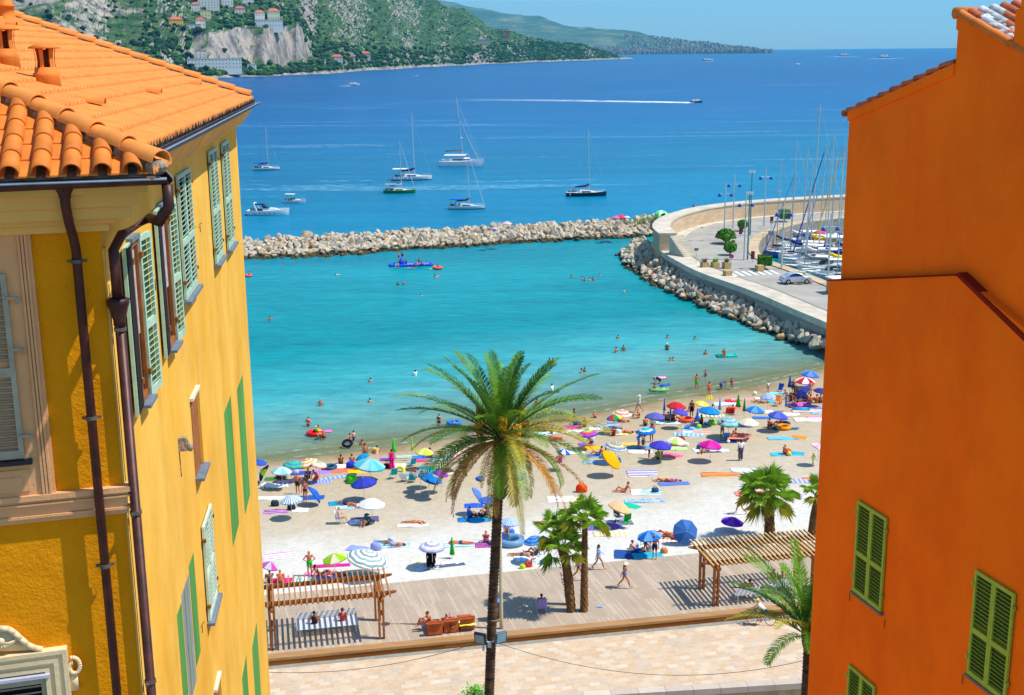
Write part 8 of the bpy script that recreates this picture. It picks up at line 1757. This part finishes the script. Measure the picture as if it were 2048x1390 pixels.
def sailboat(p, rz, L_, label, hull='dcdcdc', stripe=None, mast=13., cover='2a4088', jib='a8b0c0', bimini=None, fenders=0, clutter=True, group='anchored yachts', name='sailing_yacht', spreaders=1):
 e = empty(name, p, rz, label, 'sailboat', group); B = L_*.3; fb = L_*.095
 h, d = hull_mb(L_, B, fb); h.build('hull', mat('hull_'+hull, hull, .3, .05, 2., spec=.5), e, True); d.build('deck', DECKM, e)
 if stripe: hs, _ = hull_mb(L_*1.004, B*1.012, .16, keel=-.05); hs.build('waterline_stripe', mat('hull_'+stripe, stripe, .4), e)
 cb = MB(); n = 8; vs = []
 for i in range(n+1):
  t = i/n; x = -L_*.16+L_*.42*t; w = B*.30*(1-.55*t**2); z = fb+L_*.05*(1-t**3)
  vs += [(x, w*1.1, fb-.05), (x, w, z), (x, -w, z), (x, -w*1.1, fb-.05)]
 cb.add(vs, [(4*i+k, 4*i+k+1, 4*i+5+k, 4*i+4+k) for i in range(n) for k in range(3)]+[(0, 1, 2, 3), (4*n, 4*n+1, 4*n+2, 4*n+3)]); cb.build('cabin', mat('cabin_white', 'e4e4e0', .4, .05), e)
 [MB().box(-L_*.1, L_*.12, s_*B*.33-.03, s_*B*.33+.03, fb+.04, fb+L_*.035).build('cabin_window', GLS, e) for s_ in (-1, 1)]
 mx = L_*.08; r = max(.06, L_*.0095)
 MB().tube([(mx, 0, fb), (mx-.02*mast, 0, mast)], [r*1.2, r*.75], 8).build('mast', MAST, e)
 for k in range(spreaders): z = fb+(mast-fb)*(k+1)/(spreaders+1.1); MB().tube([(mx-.01*mast, -B*.3, z), (mx-.01*mast, B*.3, z)], r*.5, 5).build('spreader', MAST, e)
 bl = L_*.36; mb = MB(); mb.tube([(mx, 0, fb+L_*.12), (mx-bl, 0, fb+L_*.115)], [r, r*.8], 6); mb.build('boom', MAST, e)
 mb = MB(); mb.tube([(mx+.05, 0, fb+L_*.2), (mx-.1*L_, 0, fb+L_*.155), (mx-bl, 0, fb+L_*.13)], [L_*.024, L_*.026, L_*.014], 8); mb.build('sail_cover', cloth('solid', [cover], .8), e, True)
 if jib: MB().tube([(L_*.49, 0, fb+.25), (mx-.018*mast+.2, 0, mast*.93)], [L_*.013, L_*.007], 6).build('furled_jib', cloth('solid', [jib], .8), e)
 rg = MB(); w_ = .014 if L_ < 30 else .02
 rg.tube([(-L_*.49, 0, fb), (mx-.02*mast, 0, mast)], w_, 4).tube([(mx, B*.45, fb), (mx-.02*mast, 0, mast*.97)], w_, 4).tube([(mx, -B*.45, fb), (mx-.02*mast, 0, mast*.97)], w_, 4).tube([(L_*.5, 0, fb), (mx-.02*mast, 0, mast*.98)], w_, 4); rg.build('rigging', MAST, e)
 rl = MB()
 for s in (-1, 1):
  pts = [(-L_*.48+L_*.95*t, s*B/2*(.86 if t < .1 else min(1, 1-max(0, (t-.4)/.6)**2.2))*.96, fb*1.02+.5) for t in [k/12 for k in range(13)]]; rl.tube(pts, .014, 4)
  for q in pts[::2]: rl.tube([q, (q[0], q[1], fb)], .012, 4)
 rl.build('rail', MAST, e)
 if bimini: MB().box(-L_*.46, -L_*.1, -B*.4, B*.4, fb+L_*.175, fb+L_*.19).build('bimini', cloth('solid', [bimini], .8), e); MB().tube([(-L_*.44, -B*.38, fb), (-L_*.4, -B*.38, fb+L_*.18)], .02, 5).tube([(-L_*.44, B*.38, fb), (-L_*.4, B*.38, fb+L_*.18)], .02, 5).tube([(-L_*.12, -B*.38, fb), (-L_*.14, -B*.38, fb+L_*.18)], .02, 5).tube([(-L_*.12, B*.38, fb), (-L_*.14, B*.38, fb+L_*.18)], .02, 5).build('bimini_frame', MAST, e)
 for k in range(fenders): MB().ell((-L_*.4+k*L_*.1, -B*.5-.08, fb*.6), (.11, .11, .26), 8).build('fender', WHT, e)
 if clutter:
  mb = MB(); rr = random.Random(int(L_*10)+len(label))
  for k in range(9): x = rr.uniform(-.44, -.18)*L_; mb.ell((x, rr.uniform(-.3, .3)*B, fb+.15+.2*rr.random()), (.2, .16, .2), 6)
  mb.tube([(-L_*.3, 0, fb), (-L_*.3, 0, fb+.9)], .05, 5).torus(.4, .02, 14, 5, Matrix.Translation((-L_*.31, 0, fb+.8)) @ Matrix.Rotation(pi/2, 4, 'Y')); mb.build('cockpit_gear', GEAR, e)
 return e
def hd(deg): return radians(deg)
sailboat(at(533, 340), hd(3), 7.8, 'small sailing yacht with blue covers nearest the tiled roof', 'd8e4e0', '283858', mast=12.8, cover='1c3880', jib=None, bimini='2458b8', spreaders=2)
sailboat(at(823, 360), hd(2), 11., 'white ketch like yacht with a cream awning behind the green hulled boat', 'e0e0e4', '203050', mast=18.2, cover='202838', jib=None, bimini='f0e8d8', fenders=5, spreaders=2)
sailboat(at(799, 386), hd(-4), 7.8, 'green hulled sailing boat with a pale cockpit tent', '1c7c28', None, mast=13.0, cover='b8bcc0', jib='a8b4d8', bimini='a8b0b4')
sailboat(at(933, 418), hd(-4), 8., 'white sailing boat with a bright blue awning in the middle of the sea', 'd8e0e0', '30506c', mast=13., cover='183468', jib='b0b8d4', bimini='2468d0')
sailboat(at(1172, 392), hd(-2), 9.6, 'dark navy hulled sailing yacht right of the middle', '14283c', None, mast=15.8, cover='20346c', jib=None, fenders=1)
def catamaran(p, rz, label):
 L_ = 13.; e = empty('catamaran', p, rz, label, 'catamaran', 'anchored yachts'); wm = mat('cat_white', 'e0e2e4', .35, .05)
 for y in (-2.7, 2.7): h, d = hull_mb(L_, 1.7, 1.5, transom=.9); M_ = Matrix.Translation((0, y, 0)); q = MB().add(h.v, h.f, M_); q.build('hull', wm, e, True); q = MB().add(d.v, d.f, M_); q.build('deck', DECKM, e)
 MB().box(-5.6, 2.6, -2.6, 2.6, .9, 1.55).build('bridge_deck', wm, e, bevel=.1); MB().prism([(-3.4, -2.3), (1.6, -2.1), (2.6, -1.3), (2.6, 1.3), (1.6, 2.1), (-3.4, 2.3)], 1.55, 2.35).build('cabin', wm, e, bevel=.15)
 MB().prism([(-2.4, -2.34), (1.5, -2.16), (2.66, -1.36), (2.66, 1.36), (1.5, 2.16), (-2.4, 2.34)], 1.75, 2.1).build('cabin_window', GLS, e)
 MB().box(-5.2, 1.4, -2.4, 2.4, 3.1, 3.3).build('hard_top', wm, e, bevel=.1)
 MB().tube([(-5, -2.2, 1.5), (-5, -2.2, 3.1)], .06, 6).tube([(-5, 2.2, 1.5), (-5, 2.2, 3.1)], .06, 6).tube([(0, -2.2, 2.3), (0, -2.2, 3.1)], .06, 6).tube([(0, 2.2, 2.3), (0, 2.2, 3.1)], .06, 6).build('top_support', MAST, e)
 MB().tube([(.6, 0, 2.3), (-1.2, 0, 20.5)], [.16, .1], 8).build('mast', MAST, e)
 for z in (8.2, 13): MB().tube([(.1, -1.1, z), (.1, 1.1, z)], .06, 5).build('spreader', MAST, e)
 MB().tube([(.5, 0, 4.7), (-5., 0, 4.4)], [.22, .16], 8).build('sail_cover', cloth('solid', ['7c7068'], .8), e, True); MB().tube([(5.2, 0, 1.6), (-.4, 0, 14)], [.16, .08], 6).build('furled_jib', cloth('solid', ['a0a8c0'], .8), e)
 MB().tube([(6.2, -2.7, 1.6), (-1.1, 0, 19.5)], .02, 4).tube([(6.2, 2.7, 1.6), (-1.1, 0, 19.5)], .02, 4).tube([(-5.6, 0, 3), (-1.2, 0, 20.3)], .02, 4).build('rigging', MAST, e)
 MB().ell((.1, 0, 8.4), (.45, .25, .25), 8).build('radar', WHT, e); return e
catamaran(at(923, 331), hd(-6), 'big white sailing catamaran with the tallest mast')
def cruiser(p, rz, L_, label, arch=True, bimini=None, name='motor_cruiser', hull='e0e4e4', group='motor boats'):
 e = empty(name, p, rz, label, 'motor boat', group); B = L_*.32; fb = L_*.11; h, d = hull_mb(L_, B, fb, transom=.92, sheer=.6); h.build('hull', mat('hull_'+hull, hull, .3, .05, 2., spec=.5), e, True); d.build('deck', DECKM, e)
 MB().add([(-L_*.1, -B*.34, fb), (L_*.36, -B*.14, fb+.05), (L_*.36, B*.14, fb+.05), (-L_*.1, B*.34, fb), (-L_*.12, -B*.3, fb+L_*.07), (L_*.16, -B*.22, fb+L_*.055), (L_*.16, B*.22, fb+L_*.055), (-L_*.12, B*.3, fb+L_*.07)], [(0, 1, 5, 4), (1, 2, 6, 5), (2, 3, 7, 6), (3, 0, 4, 7), (4, 5, 6, 7)]).build('cabin', mat('cabin_white', 'e4e4e0', .4, .05), e)
 MB().add([(-L_*.1, -B*.34, fb+L_*.06), (L_*.04, -B*.3, fb+L_*.06), (L_*.04, B*.3, fb+L_*.06), (-L_*.1, B*.34, fb+L_*.06), (-L_*.13, -B*.3, fb+L_*.13), (-L_*.06, -B*.26, fb+L_*.13), (-L_*.06, B*.26, fb+L_*.13), (-L_*.13, B*.3, fb+L_*.13)], [(0, 1, 5, 4), (1, 2, 6, 5), (2, 3, 7, 6), (4, 5, 6, 7)]).build('windscreen', GLS, e)
 if arch and 'far' not in name:
  MB().tube([(-L_*.24, -B*.42, fb), (-L_*.32, -B*.36, fb+L_*.17), (-L_*.32, B*.36, fb+L_*.17), (-L_*.24, B*.42, fb)], L_*.014, 8).build('radar_arch', WHT, e); MB().ell((-L_*.32, 0, fb+L_*.19), (.3, .3, .12), 8).build('radar', WHT, e)
  MB().box(-L_*.3, -L_*.1, -B*.34, B*.34, fb+L_*.14, fb+L_*.155).build('canopy', cloth('solid', ['1c2c50'], .8), e)
 if bimini: MB().box(-L_*.44, -L_*.02, -B*.38, B*.38, fb+L_*.27, fb+L_*.285).build('bimini', cloth('solid', [bimini], .8), e); MB().tube([(-L_*.38, -B*.36, fb), (-L_*.38, -B*.36, fb+L_*.27)], .03, 5).tube([(-L_*.38, B*.36, fb), (-L_*.38, B*.36, fb+L_*.27)], .03, 5).tube([(-L_*.04, B*.36, fb), (-L_*.08, B*.36, fb+L_*.27)], .03, 5).tube([(-L_*.04, -B*.36, fb), (-L_*.08, -B*.36, fb+L_*.27)], .03, 5).build('bimini_frame', MAST, e)
 if 'far' in name: MB().box(-L_*.3, L_*.25, -B*.3, B*.3, fb, fb+L_*.13).build('superstructure', mat('cabin_white', 'e4e4e0'), e, bevel=.2)
 for k in range(0 if 'far' in name else 5): MB().ell((-L_*.3+k*L_*.12, -B*.49, fb*.55), (.16, .05, .09), 6).build('porthole', GLS, e)
 rl = MB()
 for s in (-1, 1): pts = [(L_*.05+L_*.44*t, s*B/2*(1-max(0, (t*.44+.55-.4)/.6)**2.2)*.94, fb*1.08+.45) for t in [k/8 for k in range(9)]]; rl.tube(pts, .022, 4); [rl.tube([q, (q[0], q[1], fb)], .018, 4) for q in pts[::2]]
 rl.build('rail', MAST, e)
 MB().box(-L_*.55, -L_*.49, -B*.35, B*.35, .12, .22).build('swim_platform', WOODB, e)
 mb = MB(); rr = random.Random(int(L_)); [mb.ell((rr.uniform(-.42, -.1)*L_, rr.uniform(-.3, .3)*B, fb+.2), (.2, .18, .25), 6) for k in range(7)]; mb.build('cockpit_gear', GEAR, e)
 return e
cruiser(at(537, 430), hd(-3), 9.0, 'white motor cruiser with a radar arch nearest the yellow house'); cruiser(at(590, 406), hd(-14), 5.3, 'small open motor boat with a cream sunshade', arch=False, bimini='f0e8cc')
cruiser(at(707, 171), hd(-3), 13, 'far white motor yacht heading right below the headland', name='far_motorboat'); cruiser(at(1392, 205), hd(-4), 8., 'speedboat at the head of a long white wake', name='far_motorboat', hull='283440')
cruiser(at(1415, 122), hd(0), 32, 'tiny white boat in front of the blue far coast', name='far_motorboat'); cruiser(at(1687, 112.5), hd(180), 46, 'left of two tiny white boats near the horizon', name='far_motorboat'); cruiser(at(1767, 116), hd(180), 42, 'right of two tiny white boats near the horizon', name='far_motorboat'); cruiser(at(1595, 130), hd(200), 14, 'tiny white boat alone on the deep blue sea', name='far_motorboat')
sailboat(at(831, 152), hd(20), 7, 'tiny sailing boat under the middle of the headland', mast=11, jib=None, name='far_sailboat', clutter=False); e = sailboat(at(1852, 103.5), hd(60), 18, 'tiny white sail on the horizon at the right', mast=36, jib=None, name='far_sailboat', clutter=False); MB().add([(1.4, 0, 3), (-8, 0, 3), (.6, 0, 35), (1.4, .15, 3), (-8, .15, 3), (.6, .15, 35)], [(0, 1, 2), (5, 4, 3), (0, 3, 4, 1), (1, 4, 5, 2), (2, 5, 3, 0)]).build('sail', cloth('solid', ['f4f4f4']), e)
def foam(name, pts, ws, label, dens=.5, sc=.25):
 mt, nt, b, out = newmat('foam_'+str(len(bpy.data.materials))); b.inputs['Base Color'].default_value = (.82, .88, .9, 1); b.inputs['Roughness'].default_value = .6
 v = coords(nt, (1, 1, 1), 'World'); n = noise_(nt, v, sc, 5., .7); tc = nt.nodes.new('ShaderNodeTexCoord'); sx = nt.nodes.new('ShaderNodeSeparateXYZ'); L(nt, tc.outputs['Object'], sx.inputs[0])
 tr = nt.nodes.new('ShaderNodeBsdfTransparent'); ms = nt.nodes.new('ShaderNodeMixShader'); a = math_(nt, 'MULTIPLY', math_(nt, 'SUBTRACT', n, dens), 7., clamp=True)
 x0 = 0; x1 = (pts[-1]-pts[0]).length; fade = math_(nt, 'SUBTRACT', 1., math_(nt, 'DIVIDE', sx.outputs[0], x1*1.02), clamp=True); a = math_(nt, 'MULTIPLY', a, math_(nt, 'POWER', fade, 1.3))
 L(nt, a, ms.inputs[0]); L(nt, tr.outputs[0], ms.inputs[1]); L(nt, b.outputs[0], ms.inputs[2]); L(nt, ms.outputs[0], out.inputs[0])
 p0 = pts[0]; d = (pts[-1]-p0); an = atan2(d.y, d.x); R_ = Matrix.Rotation(-an, 3, 'Z'); mb = MB(); vs = []; n_ = 40
 for k in range(n_+1):
  q = R_ @ (polyline(pts, k/n_)-p0); w_ = ws[0]+(ws[1]-ws[0])*k/n_; vs += [(q.x, q.y-w_/2, .06), (q.x, q.y+w_/2, .06)]
 mb.add(vs, [(2*i, 2*i+2, 2*i+3, 2*i+1) for i in range(n_)]); o = mb.build(name, mt); o.location = p0; o.rotation_euler.z = an; stuff(o, label, 'wake'); return o
foam('boat_wake', [at(1386, 205.5), at(1280, 203.5), at(1150, 201.5), at(1000, 199.8), at(900, 198.4)], (16, 30), 'long white wake trailing left behind the speedboat', .36, .12)
foam('boat_wake', [at(701, 172), at(668, 172.5)], (14, 6), 'short white wake behind the far motor yacht', .36, .1); foam('boat_wake', [at(1700, 113.2), at(1640, 114.2)], (110, 40), 'thin wake of the left boat near the horizon', .3, .02); foam('boat_wake', [at(1752, 117.4), at(1830, 116.2)], (90, 30), 'thin wake of the right boat near the horizon', .3, .02); foam('boat_wake', [at(1424, 122.8), at(1398, 123.2)], (50, 20), 'small wake of the boat before the far coast', .3, .02)
# ================================================================ marina behind the jetty
MZ = 0.
rr = random.Random(31)
MAR = [ # px, py(waterline), heading, length, hull, mast, cover, label, jib
 (1560, 502, 150, 9, '8088a8', 15.5, '485878', 'grey hulled yacht at the inner corner of the marina', None), (1590, 494, 172, 10, 'e4e0dc', 18.5, 'e0ded8', 'white yacht with white awning at the back row of the marina', None),
 (1612, 503, 168, 10, 'd8dcdc', 17.5, '2040a0', 'white yacht with a blue sail cover in the back row', None), (1590, 516, 160, 10, '3858b0', 14.5, '1c3088', 'royal blue hulled yacht among the moored boats', '7c98c8'), (1632, 512, 166, 12, 'e0e0dc', 25., 'f0c010', 'yacht with a golden yellow sail cover and tall mast', None),
 (1646, 523, 166, 10, 'dcdcdc', 19., '24346c', 'yacht with a navy cover right of the yellow covered one', '3050a8'), (1622, 531, 162, 10, 'c4c8c8', 16.5, 'e8e4e0', 'pale yacht in the middle row of the marina', None), (1660, 534, 166, 10, 'e4e4e0', 21., '2c4c9c', 'yacht with a medium blue cover in the middle row', 'a8b4c8'),
 (1618, 543, 160, 9, '6c8088', 13., '8c9498', 'slate hulled yacht nearest the car', None), (1668, 548, 168, 11, 'd8dcc8', 18., 'f0c818', 'white yacht with a mustard waterline and yellow cover near the quay', None), (1682, 560, 170, 8, 'a8b4b8', 14.5, 'b8bcbc', 'small grey yacht moored nearest the orange house', None),
 (1682, 520, 166, 10, '2c5860', 19.5, '20406c', 'teal hulled yacht beside the edge of the orange house', 'e8b820'), (1684, 500, 166, 10, 'dcdcd8', 17., '284c98', 'yacht in the back row partly hidden by the orange house', None), (1656, 497, 168, 9, 'e0dcd4', 15.5, 'd8c8a8', 'cream decked yacht at the far side of the marina', None)]
for px, py, rz, L_, hc, mh, cv, lb, jb in MAR:
 sailboat(at(px, py, MZ)+Vector((0, 0, .0)), radians(rz+rr.uniform(-6, 6)), L_, lb, hc, 'b8a820' if 'mustard' in lb else None, mast=mh, cover=cv, jib=jb, group='yachts moored in the marina', bimini=rr.choice([None, 'e8e4e0', 'e8e4e0', '3458a8']), spreaders=2)
cruiser(at(1545, 512, 0), radians(20), 4.5, 'tiny dinghy tied up at the inner corner of the quay', arch=False, name='dinghy', hull='7880a0')
for i, (px, py, lb, c) in enumerate([(1604, 524, 'small white cuddy boat between the blue hulled and slate hulled yachts', 'e4e4e0'), (1640, 541, 'white motor boat in the front row right of the slate hulled yacht', 'e8e8e4'), (1668, 512, 'white motor boat in the back row near the teal yacht', 'e4e4e4'), (1628, 493, 'white motor boat at the very back of the marina', 'e8e4e0'), (1652, 556, 'white motor boat closest to the parked car', 'e4e8e8'), (1576, 486, 'white motor boat under the back quay wall', 'e8e8e8')]):
 cruiser(at(px, py, MZ), radians(165+rr.uniform(-8, 8)), 7.5, lb, arch=bool(i % 2), bimini=None if i % 2 else 'f0ece4', hull=c, group='motor boats moored in the marina')
LB = mat('lamp_blue_shade', '2c4cb0', .35, .08, 3.); POL = mat('lamp_pole_grey', 'b8c0c4', .35, .05, 3., metal=.3)
def jlamp(px, py, hpx_top, label):
 p = at(px, py, JZ); q = ray(px, hpx_top); t = p.y/q.y; h = H+q.z*t-p.z; e = empty('street_lamp', p, radians(rr.uniform(-8, 8)), label, 'street lamp', 'blue shaded lamps on the jetty')
 MB().tube([(0, 0, 0), (0, 0, h)], [.14, .07], 8).build('pole', POL, e); a = h-1.7
 MB().tube([(-.95, 0, a), (.95, 0, a)], .05, 6).build('arm', POL, e)
 for s in (-1, 1): MB().lathe([(.05, .22), (.16, .15), (.34, -.3), (.3, -.3), (.1, .05)], 12, Matrix.Translation((s*.95, 0, a-.18))).build('lamp_shade', LB, e, True)
 return e
for a in [(1448, 482, 366, 'blue shaded lamp in front of the round topiary tree'), (1466, 456, 349, 'blue shaded lamp left of the bare floodlight pole'), (1488, 520, 384, 'blue shaded lamp at the planter corner of the jetty'), (1528, 452, 334, 'blue shaded lamp beyond the inner corner of the marina'),
          (1563, 538, 402, 'blue shaded lamp left of the parked car'), (1655, 570, 428, 'blue shaded lamp nearest the orange house'), (1700, 480, 405, 'blue shaded lamp half hidden behind the orange house')]: jlamp(*a)
def fpole(px, py, top, lb):
 p = at(px, py, JZ); q = ray(px, top); h = H+q.z*p.y/q.y-p.z; e = empty('floodlight_pole', p, 0, lb, 'floodlight pole', 'floodlight poles on the jetty'); MB().tube([(0, 0, 0), (0, 0, h)], [.13, .08], 8).build('pole', mat('green_pole', '507c80', .4), e)
 for s in (-1, 1): MB().box(s*.3-.28, s*.3+.28, -.2, .2, h-.1, h+.3).build('lamp_head', WHM, e)
fpole(1495, 519, 388, 'floodlight pole with white heads beside the planter corner'); fpole(1500, 470, 345, 'tallest thin floodlight pole on the jetty')
def topiary(px, py, R_, label, stem=True, box=False):
 p = at(px, py, JZ); e = empty('topiary_tree', p, 0, label, 'topiary', 'clipped trees on the jetty'); r = random.Random(int(px)); mb = MB(); z0 = 1.0 if stem else .75
 lv = MB()
 for _ in range(1500):
  d = Vector((r.gauss(0, 1), r.gauss(0, 1), r.gauss(0, 1))).normalized(); q = Vector((d.x*R_, d.y*R_, (abs(d.z) if stem else d.z)*R_*.85))*r.uniform(.82, 1.02)
  if box: q = Vector((max(-R_*.8, min(R_*.8, d.x*R_*1.4)), max(-R_*.8, min(R_*.8, d.y*R_*1.4)), max(-R_*.6, min(R_*.6, d.z*R_*1.2))))*r.uniform(.92, 1.)
  q.z += z0+(0 if stem else R_*.5); s = r.uniform(.1, .2)*R_; a = Vector((r.gauss(0, 1), r.gauss(0, 1), r.gauss(0, 1))).normalized()*s; b = a.cross(d).normalized()*s*.7
  lv.add([q-a, q+b, q+a, q-b], [(0, 1, 2, 3)])
 lv.build('crown', mat('topiary_leaf', '4c8c18', .6, .3, 2.), e); MB().ell((0, 0, z0+(R_*.35 if stem else R_*.5)), (R_*.85, R_*.85, R_*.5), 8).build('inner_crown', mat('topiary_leaf', '4c8c18'), e)
 MB().tube([(0, 0, 0), (0, 0, z0+.4)], .12, 8).build('trunk', BARK, e); return e
topiary(1451, 487, 1.55, 'round headed topiary tree in the middle of the jetty square'); topiary(1452, 489, .75, 'small dark bush under the round topiary tree', False); topiary(1485, 462, .9, 'small clipped bush beside the thin lamp posts', False); topiary(1460, 510, 1.0, 'clipped bush behind the row of planters', False); topiary(1568, 443, 1.15, 'box shaped bush beyond the marina corner', False, True); topiary(1529, 538, 1.05, 'box shaped bush beside the zebra crossing', False, True)
def planter(px, py, label, kind):
 p = at(px, py, JZ); e = empty('planter', p, .3, label, 'planter', 'stone planters on the jetty'); MB().box(-.5, .5, -.5, .5, 0, .85).build('box', mat('planter_stone', 'b89c68', .85, .15, 3.), e, bevel=.03); r = random.Random(int(px)); mb = MB()
 for _ in range(120 if kind else 0):
  a = r.uniform(0, 6.3); l = r.uniform(.3, .8); c = Vector((r.gauss(0, .15), r.gauss(0, .15), .85)); t = c+Vector((cos(a)*l*.6, sin(a)*l*.6, l)); w = Vector((-sin(a), cos(a), 0))*.035; mb.add([c-w, c+w, t], [(0, 1, 2)])
 if kind: mb.build('plant', mat('planter_leaf_'+str(kind), ('8c6a30', '7cb020', '4c7c20')[kind-1], .7), e)
planter(1409, 536, 'leftmost stone planter in the row, with dry plants', 1); planter(1430, 536, 'second stone planter with bright green plants', 2); planter(1453, 536, 'third stone planter holding a small tree', 3); planter(1455, 553, 'low empty planter box at the zebra crossing', 0); planter(1519, 542, 'planter box next to the box shaped bush', 0)
def sign(px, py, label, col='703c48'):
 p = at(px, py, JZ); e = empty('info_panel', p, -.2, label, 'panel', 'brown panels on the jetty'); MB().box(-.28, .28, -.05, .05, .5, 1.7).build('board', mat('panel_'+col, col, .6), e); MB().tube([(0, 0, 0), (0, 0, .6)], .05, 6).build('post', POL, e)
sign(1481, 474, 'brown panel near the clipped bush'); sign(1543, 452, 'brown panel left of the far box shaped bush'); sign(1466, 502, 'brown panel above the row of planters'); sign(1505, 525, 'brown panel beside the tall lamp posts')
e = empty('road_sign', at(1462, 545, JZ), 0, 'round purple faced traffic sign at the planters', 'road sign'); MB().tube([(0, 0, 0), (0, 0, 2.3)], .04, 6).build('post', POL, e); MB().lathe([(0, -.03), (.32, -.03), (.32, .03), (0, .03)], 16, Matrix.Translation((0, 0, 2.3)) @ Matrix.Rotation(pi/2, 4, 'X')).build('sign_face', mat('sign_purple', 'a02c90', .5), e)
e = empty('road_sign', at(1392, 530, JZ), 0, 'small square sign on a post left of the planters', 'road sign'); MB().tube([(0, 0, 0), (0, 0, 2.4)], .04, 6).build('post', POL, e); MB().box(-.3, .3, -.03, .03, 2.1, 2.5).build('sign_face', mat('sign_grey', '68747c', .5), e)
e = empty('hut', at(1682, 585, JZ), .25, 'low tan kiosk block beside the orange house edge', 'hut'); MB().box(-1.6, 1.6, -1, 1, 0, 1.9).build('wall', mat('hut_wall', 'bc9870', .8), e); MB().box(-1.75, 1.75, -1.15, 1.15, 1.9, 2.05).build('roof', mat('hut_roof', 'e0dcd0', .8), e)
e = empty('concrete_block', at(1603, 566, JZ), .2, 'upright pale concrete block on the island beside the car', 'block'); MB().box(-.45, .45, -.3, .3, 0, 1.6).build('block', mat('block_c', 'c8c0a8', .85), e, bevel=.04); MB().box(-1.4, 1.4, -.7, .7, 0, .2).build('base', mat('block_base', 'd0b078', .85), e, bevel=.05)
tag(tent(1664, 578, 'e82c4c', 'red and white folded sunshade beside the kiosk', .55, z=JZ), 'red and white folded sunshade beside the kiosk', 'sunshade')
parasol(1640, 462, 22, 'solid', ['e8506c'], 'pink red sunshade on a boat at the back of the marina', 8, 0, z=2., name='sunshade', group=None)
def car():
 p = at(1591, 566, JZ); L_ = 4.1; e = empty('parked_car', p, radians(4), 'silver rounded hatchback with an arched roof parked on the jetty', 'car'); bm_ = mat('car_silver', 'c8ccd4', .25, .04, 2., metal=.5, spec=.6)
 prof = [(-2.05, .35), (-2.03, .62), (-1.85, .9), (-1.5, 1.02), (-1.1, 1.32), (-.5, 1.49), (.1, 1.5), (.6, 1.34), (1.0, 1.03), (1.5, .96), (1.9, .78), (2.05, .5), (2.03, .3), (-2.0, .25)]
 def sc_(z): return .86 if z < 1. else .86-(z-1.)*.44
 n = len(prof); vs = [(x, -sc_(z), z) for x, z in prof]+[(x, sc_(z), z) for x, z in prof]
 MB().add(vs, [tuple(range(n)), tuple(reversed(range(n, 2*n)))]+[(i, (i+1) % n, n+(i+1) % n, n+i) for i in range(n)]).build('body', bm_, e, bevel=.05)
 for s in (-1, 1):
  w = [(-1.15, 1.04), (-.95, 1.26), (-.42, 1.41), (.1, 1.42), (.5, 1.28), (.78, 1.05)]; mb = MB(); mb.add([(x, s*(sc_(z)+.012), z) for x, z in w]+[(x, s*(sc_(z)-.02), z) for x, z in w], [tuple(range(6)), tuple(range(6, 12))]+[(i, (i+1) % 6, 6+(i+1) % 6, 6+i) for i in range(6)]); mb.build('side_window', GLS, e)
  MB().ell((1.88, s*.6, .68), (.12, .14, .12), 8).build('headlight', mat('headlight_glass', 'd8e0e0', .1), e, True); MB().ell((-1.93, s*.62, .74), (.08, .12, .12), 8).build('tail_light', mat('tail_red', 'a01818', .2), e, True)
  for x in (-1.25, 1.25):
   T = Matrix.Translation((x, s*.8, .33)) @ Matrix.Rotation(pi/2, 4, 'X'); w_ = empty('wheel', (0, 0, 0)); w_.parent = e; MB().lathe([(.1, -.11), (.33, -.11), (.34, 0), (.33, .11), (.1, .11)], 20, T).build('tyre', mat('tyre_black', '181818', .8), w_, True); MB().lathe([(0, -.13), (.2, -.12), (.22, 0), (.2, .12), (0, .13)], 12, T).build('rim', mat('rim_silver', 'b8bcc0', .3, metal=.6), w_)
 MB().add([(.66, -.7, 1.34), (.66, .7, 1.34), (1.03, .78, 1.06), (1.03, -.78, 1.06), (.7, -.7, 1.35), (.7, .7, 1.35), (1.07, .78, 1.07), (1.07, -.78, 1.07)], [(0, 1, 2, 3), (4, 5, 6, 7), (0, 1, 5, 4), (2, 3, 7, 6)]).build('windscreen', GLS, e); MB().box(-2.1, -1.98, -.8, .8, .3, .48).build('bumper', mat('bumper_grey', '888c94', .4), e, bevel=.03); MB().box(1.98, 2.1, -.8, .8, .3, .48).build('bumper', mat('bumper_grey', '888c94', .4), e, bevel=.03)
car()
for px, py, lb, c in [(1560, 468, 'small crane like winch on the quay edge', None)]:
 e = empty('boat_winch', at(px-18, py+2, JZ), 0, lb, 'winch'); MB().tube([(0, 0, 0), (0, 0, 2.2), (1.2, 0, 2.6)], .1, 6).build('arm', WHM, e); MB().box(-.4, .4, -.4, .4, 0, .7).build('base', mat('winch_grey', '8c9498', .6), e)
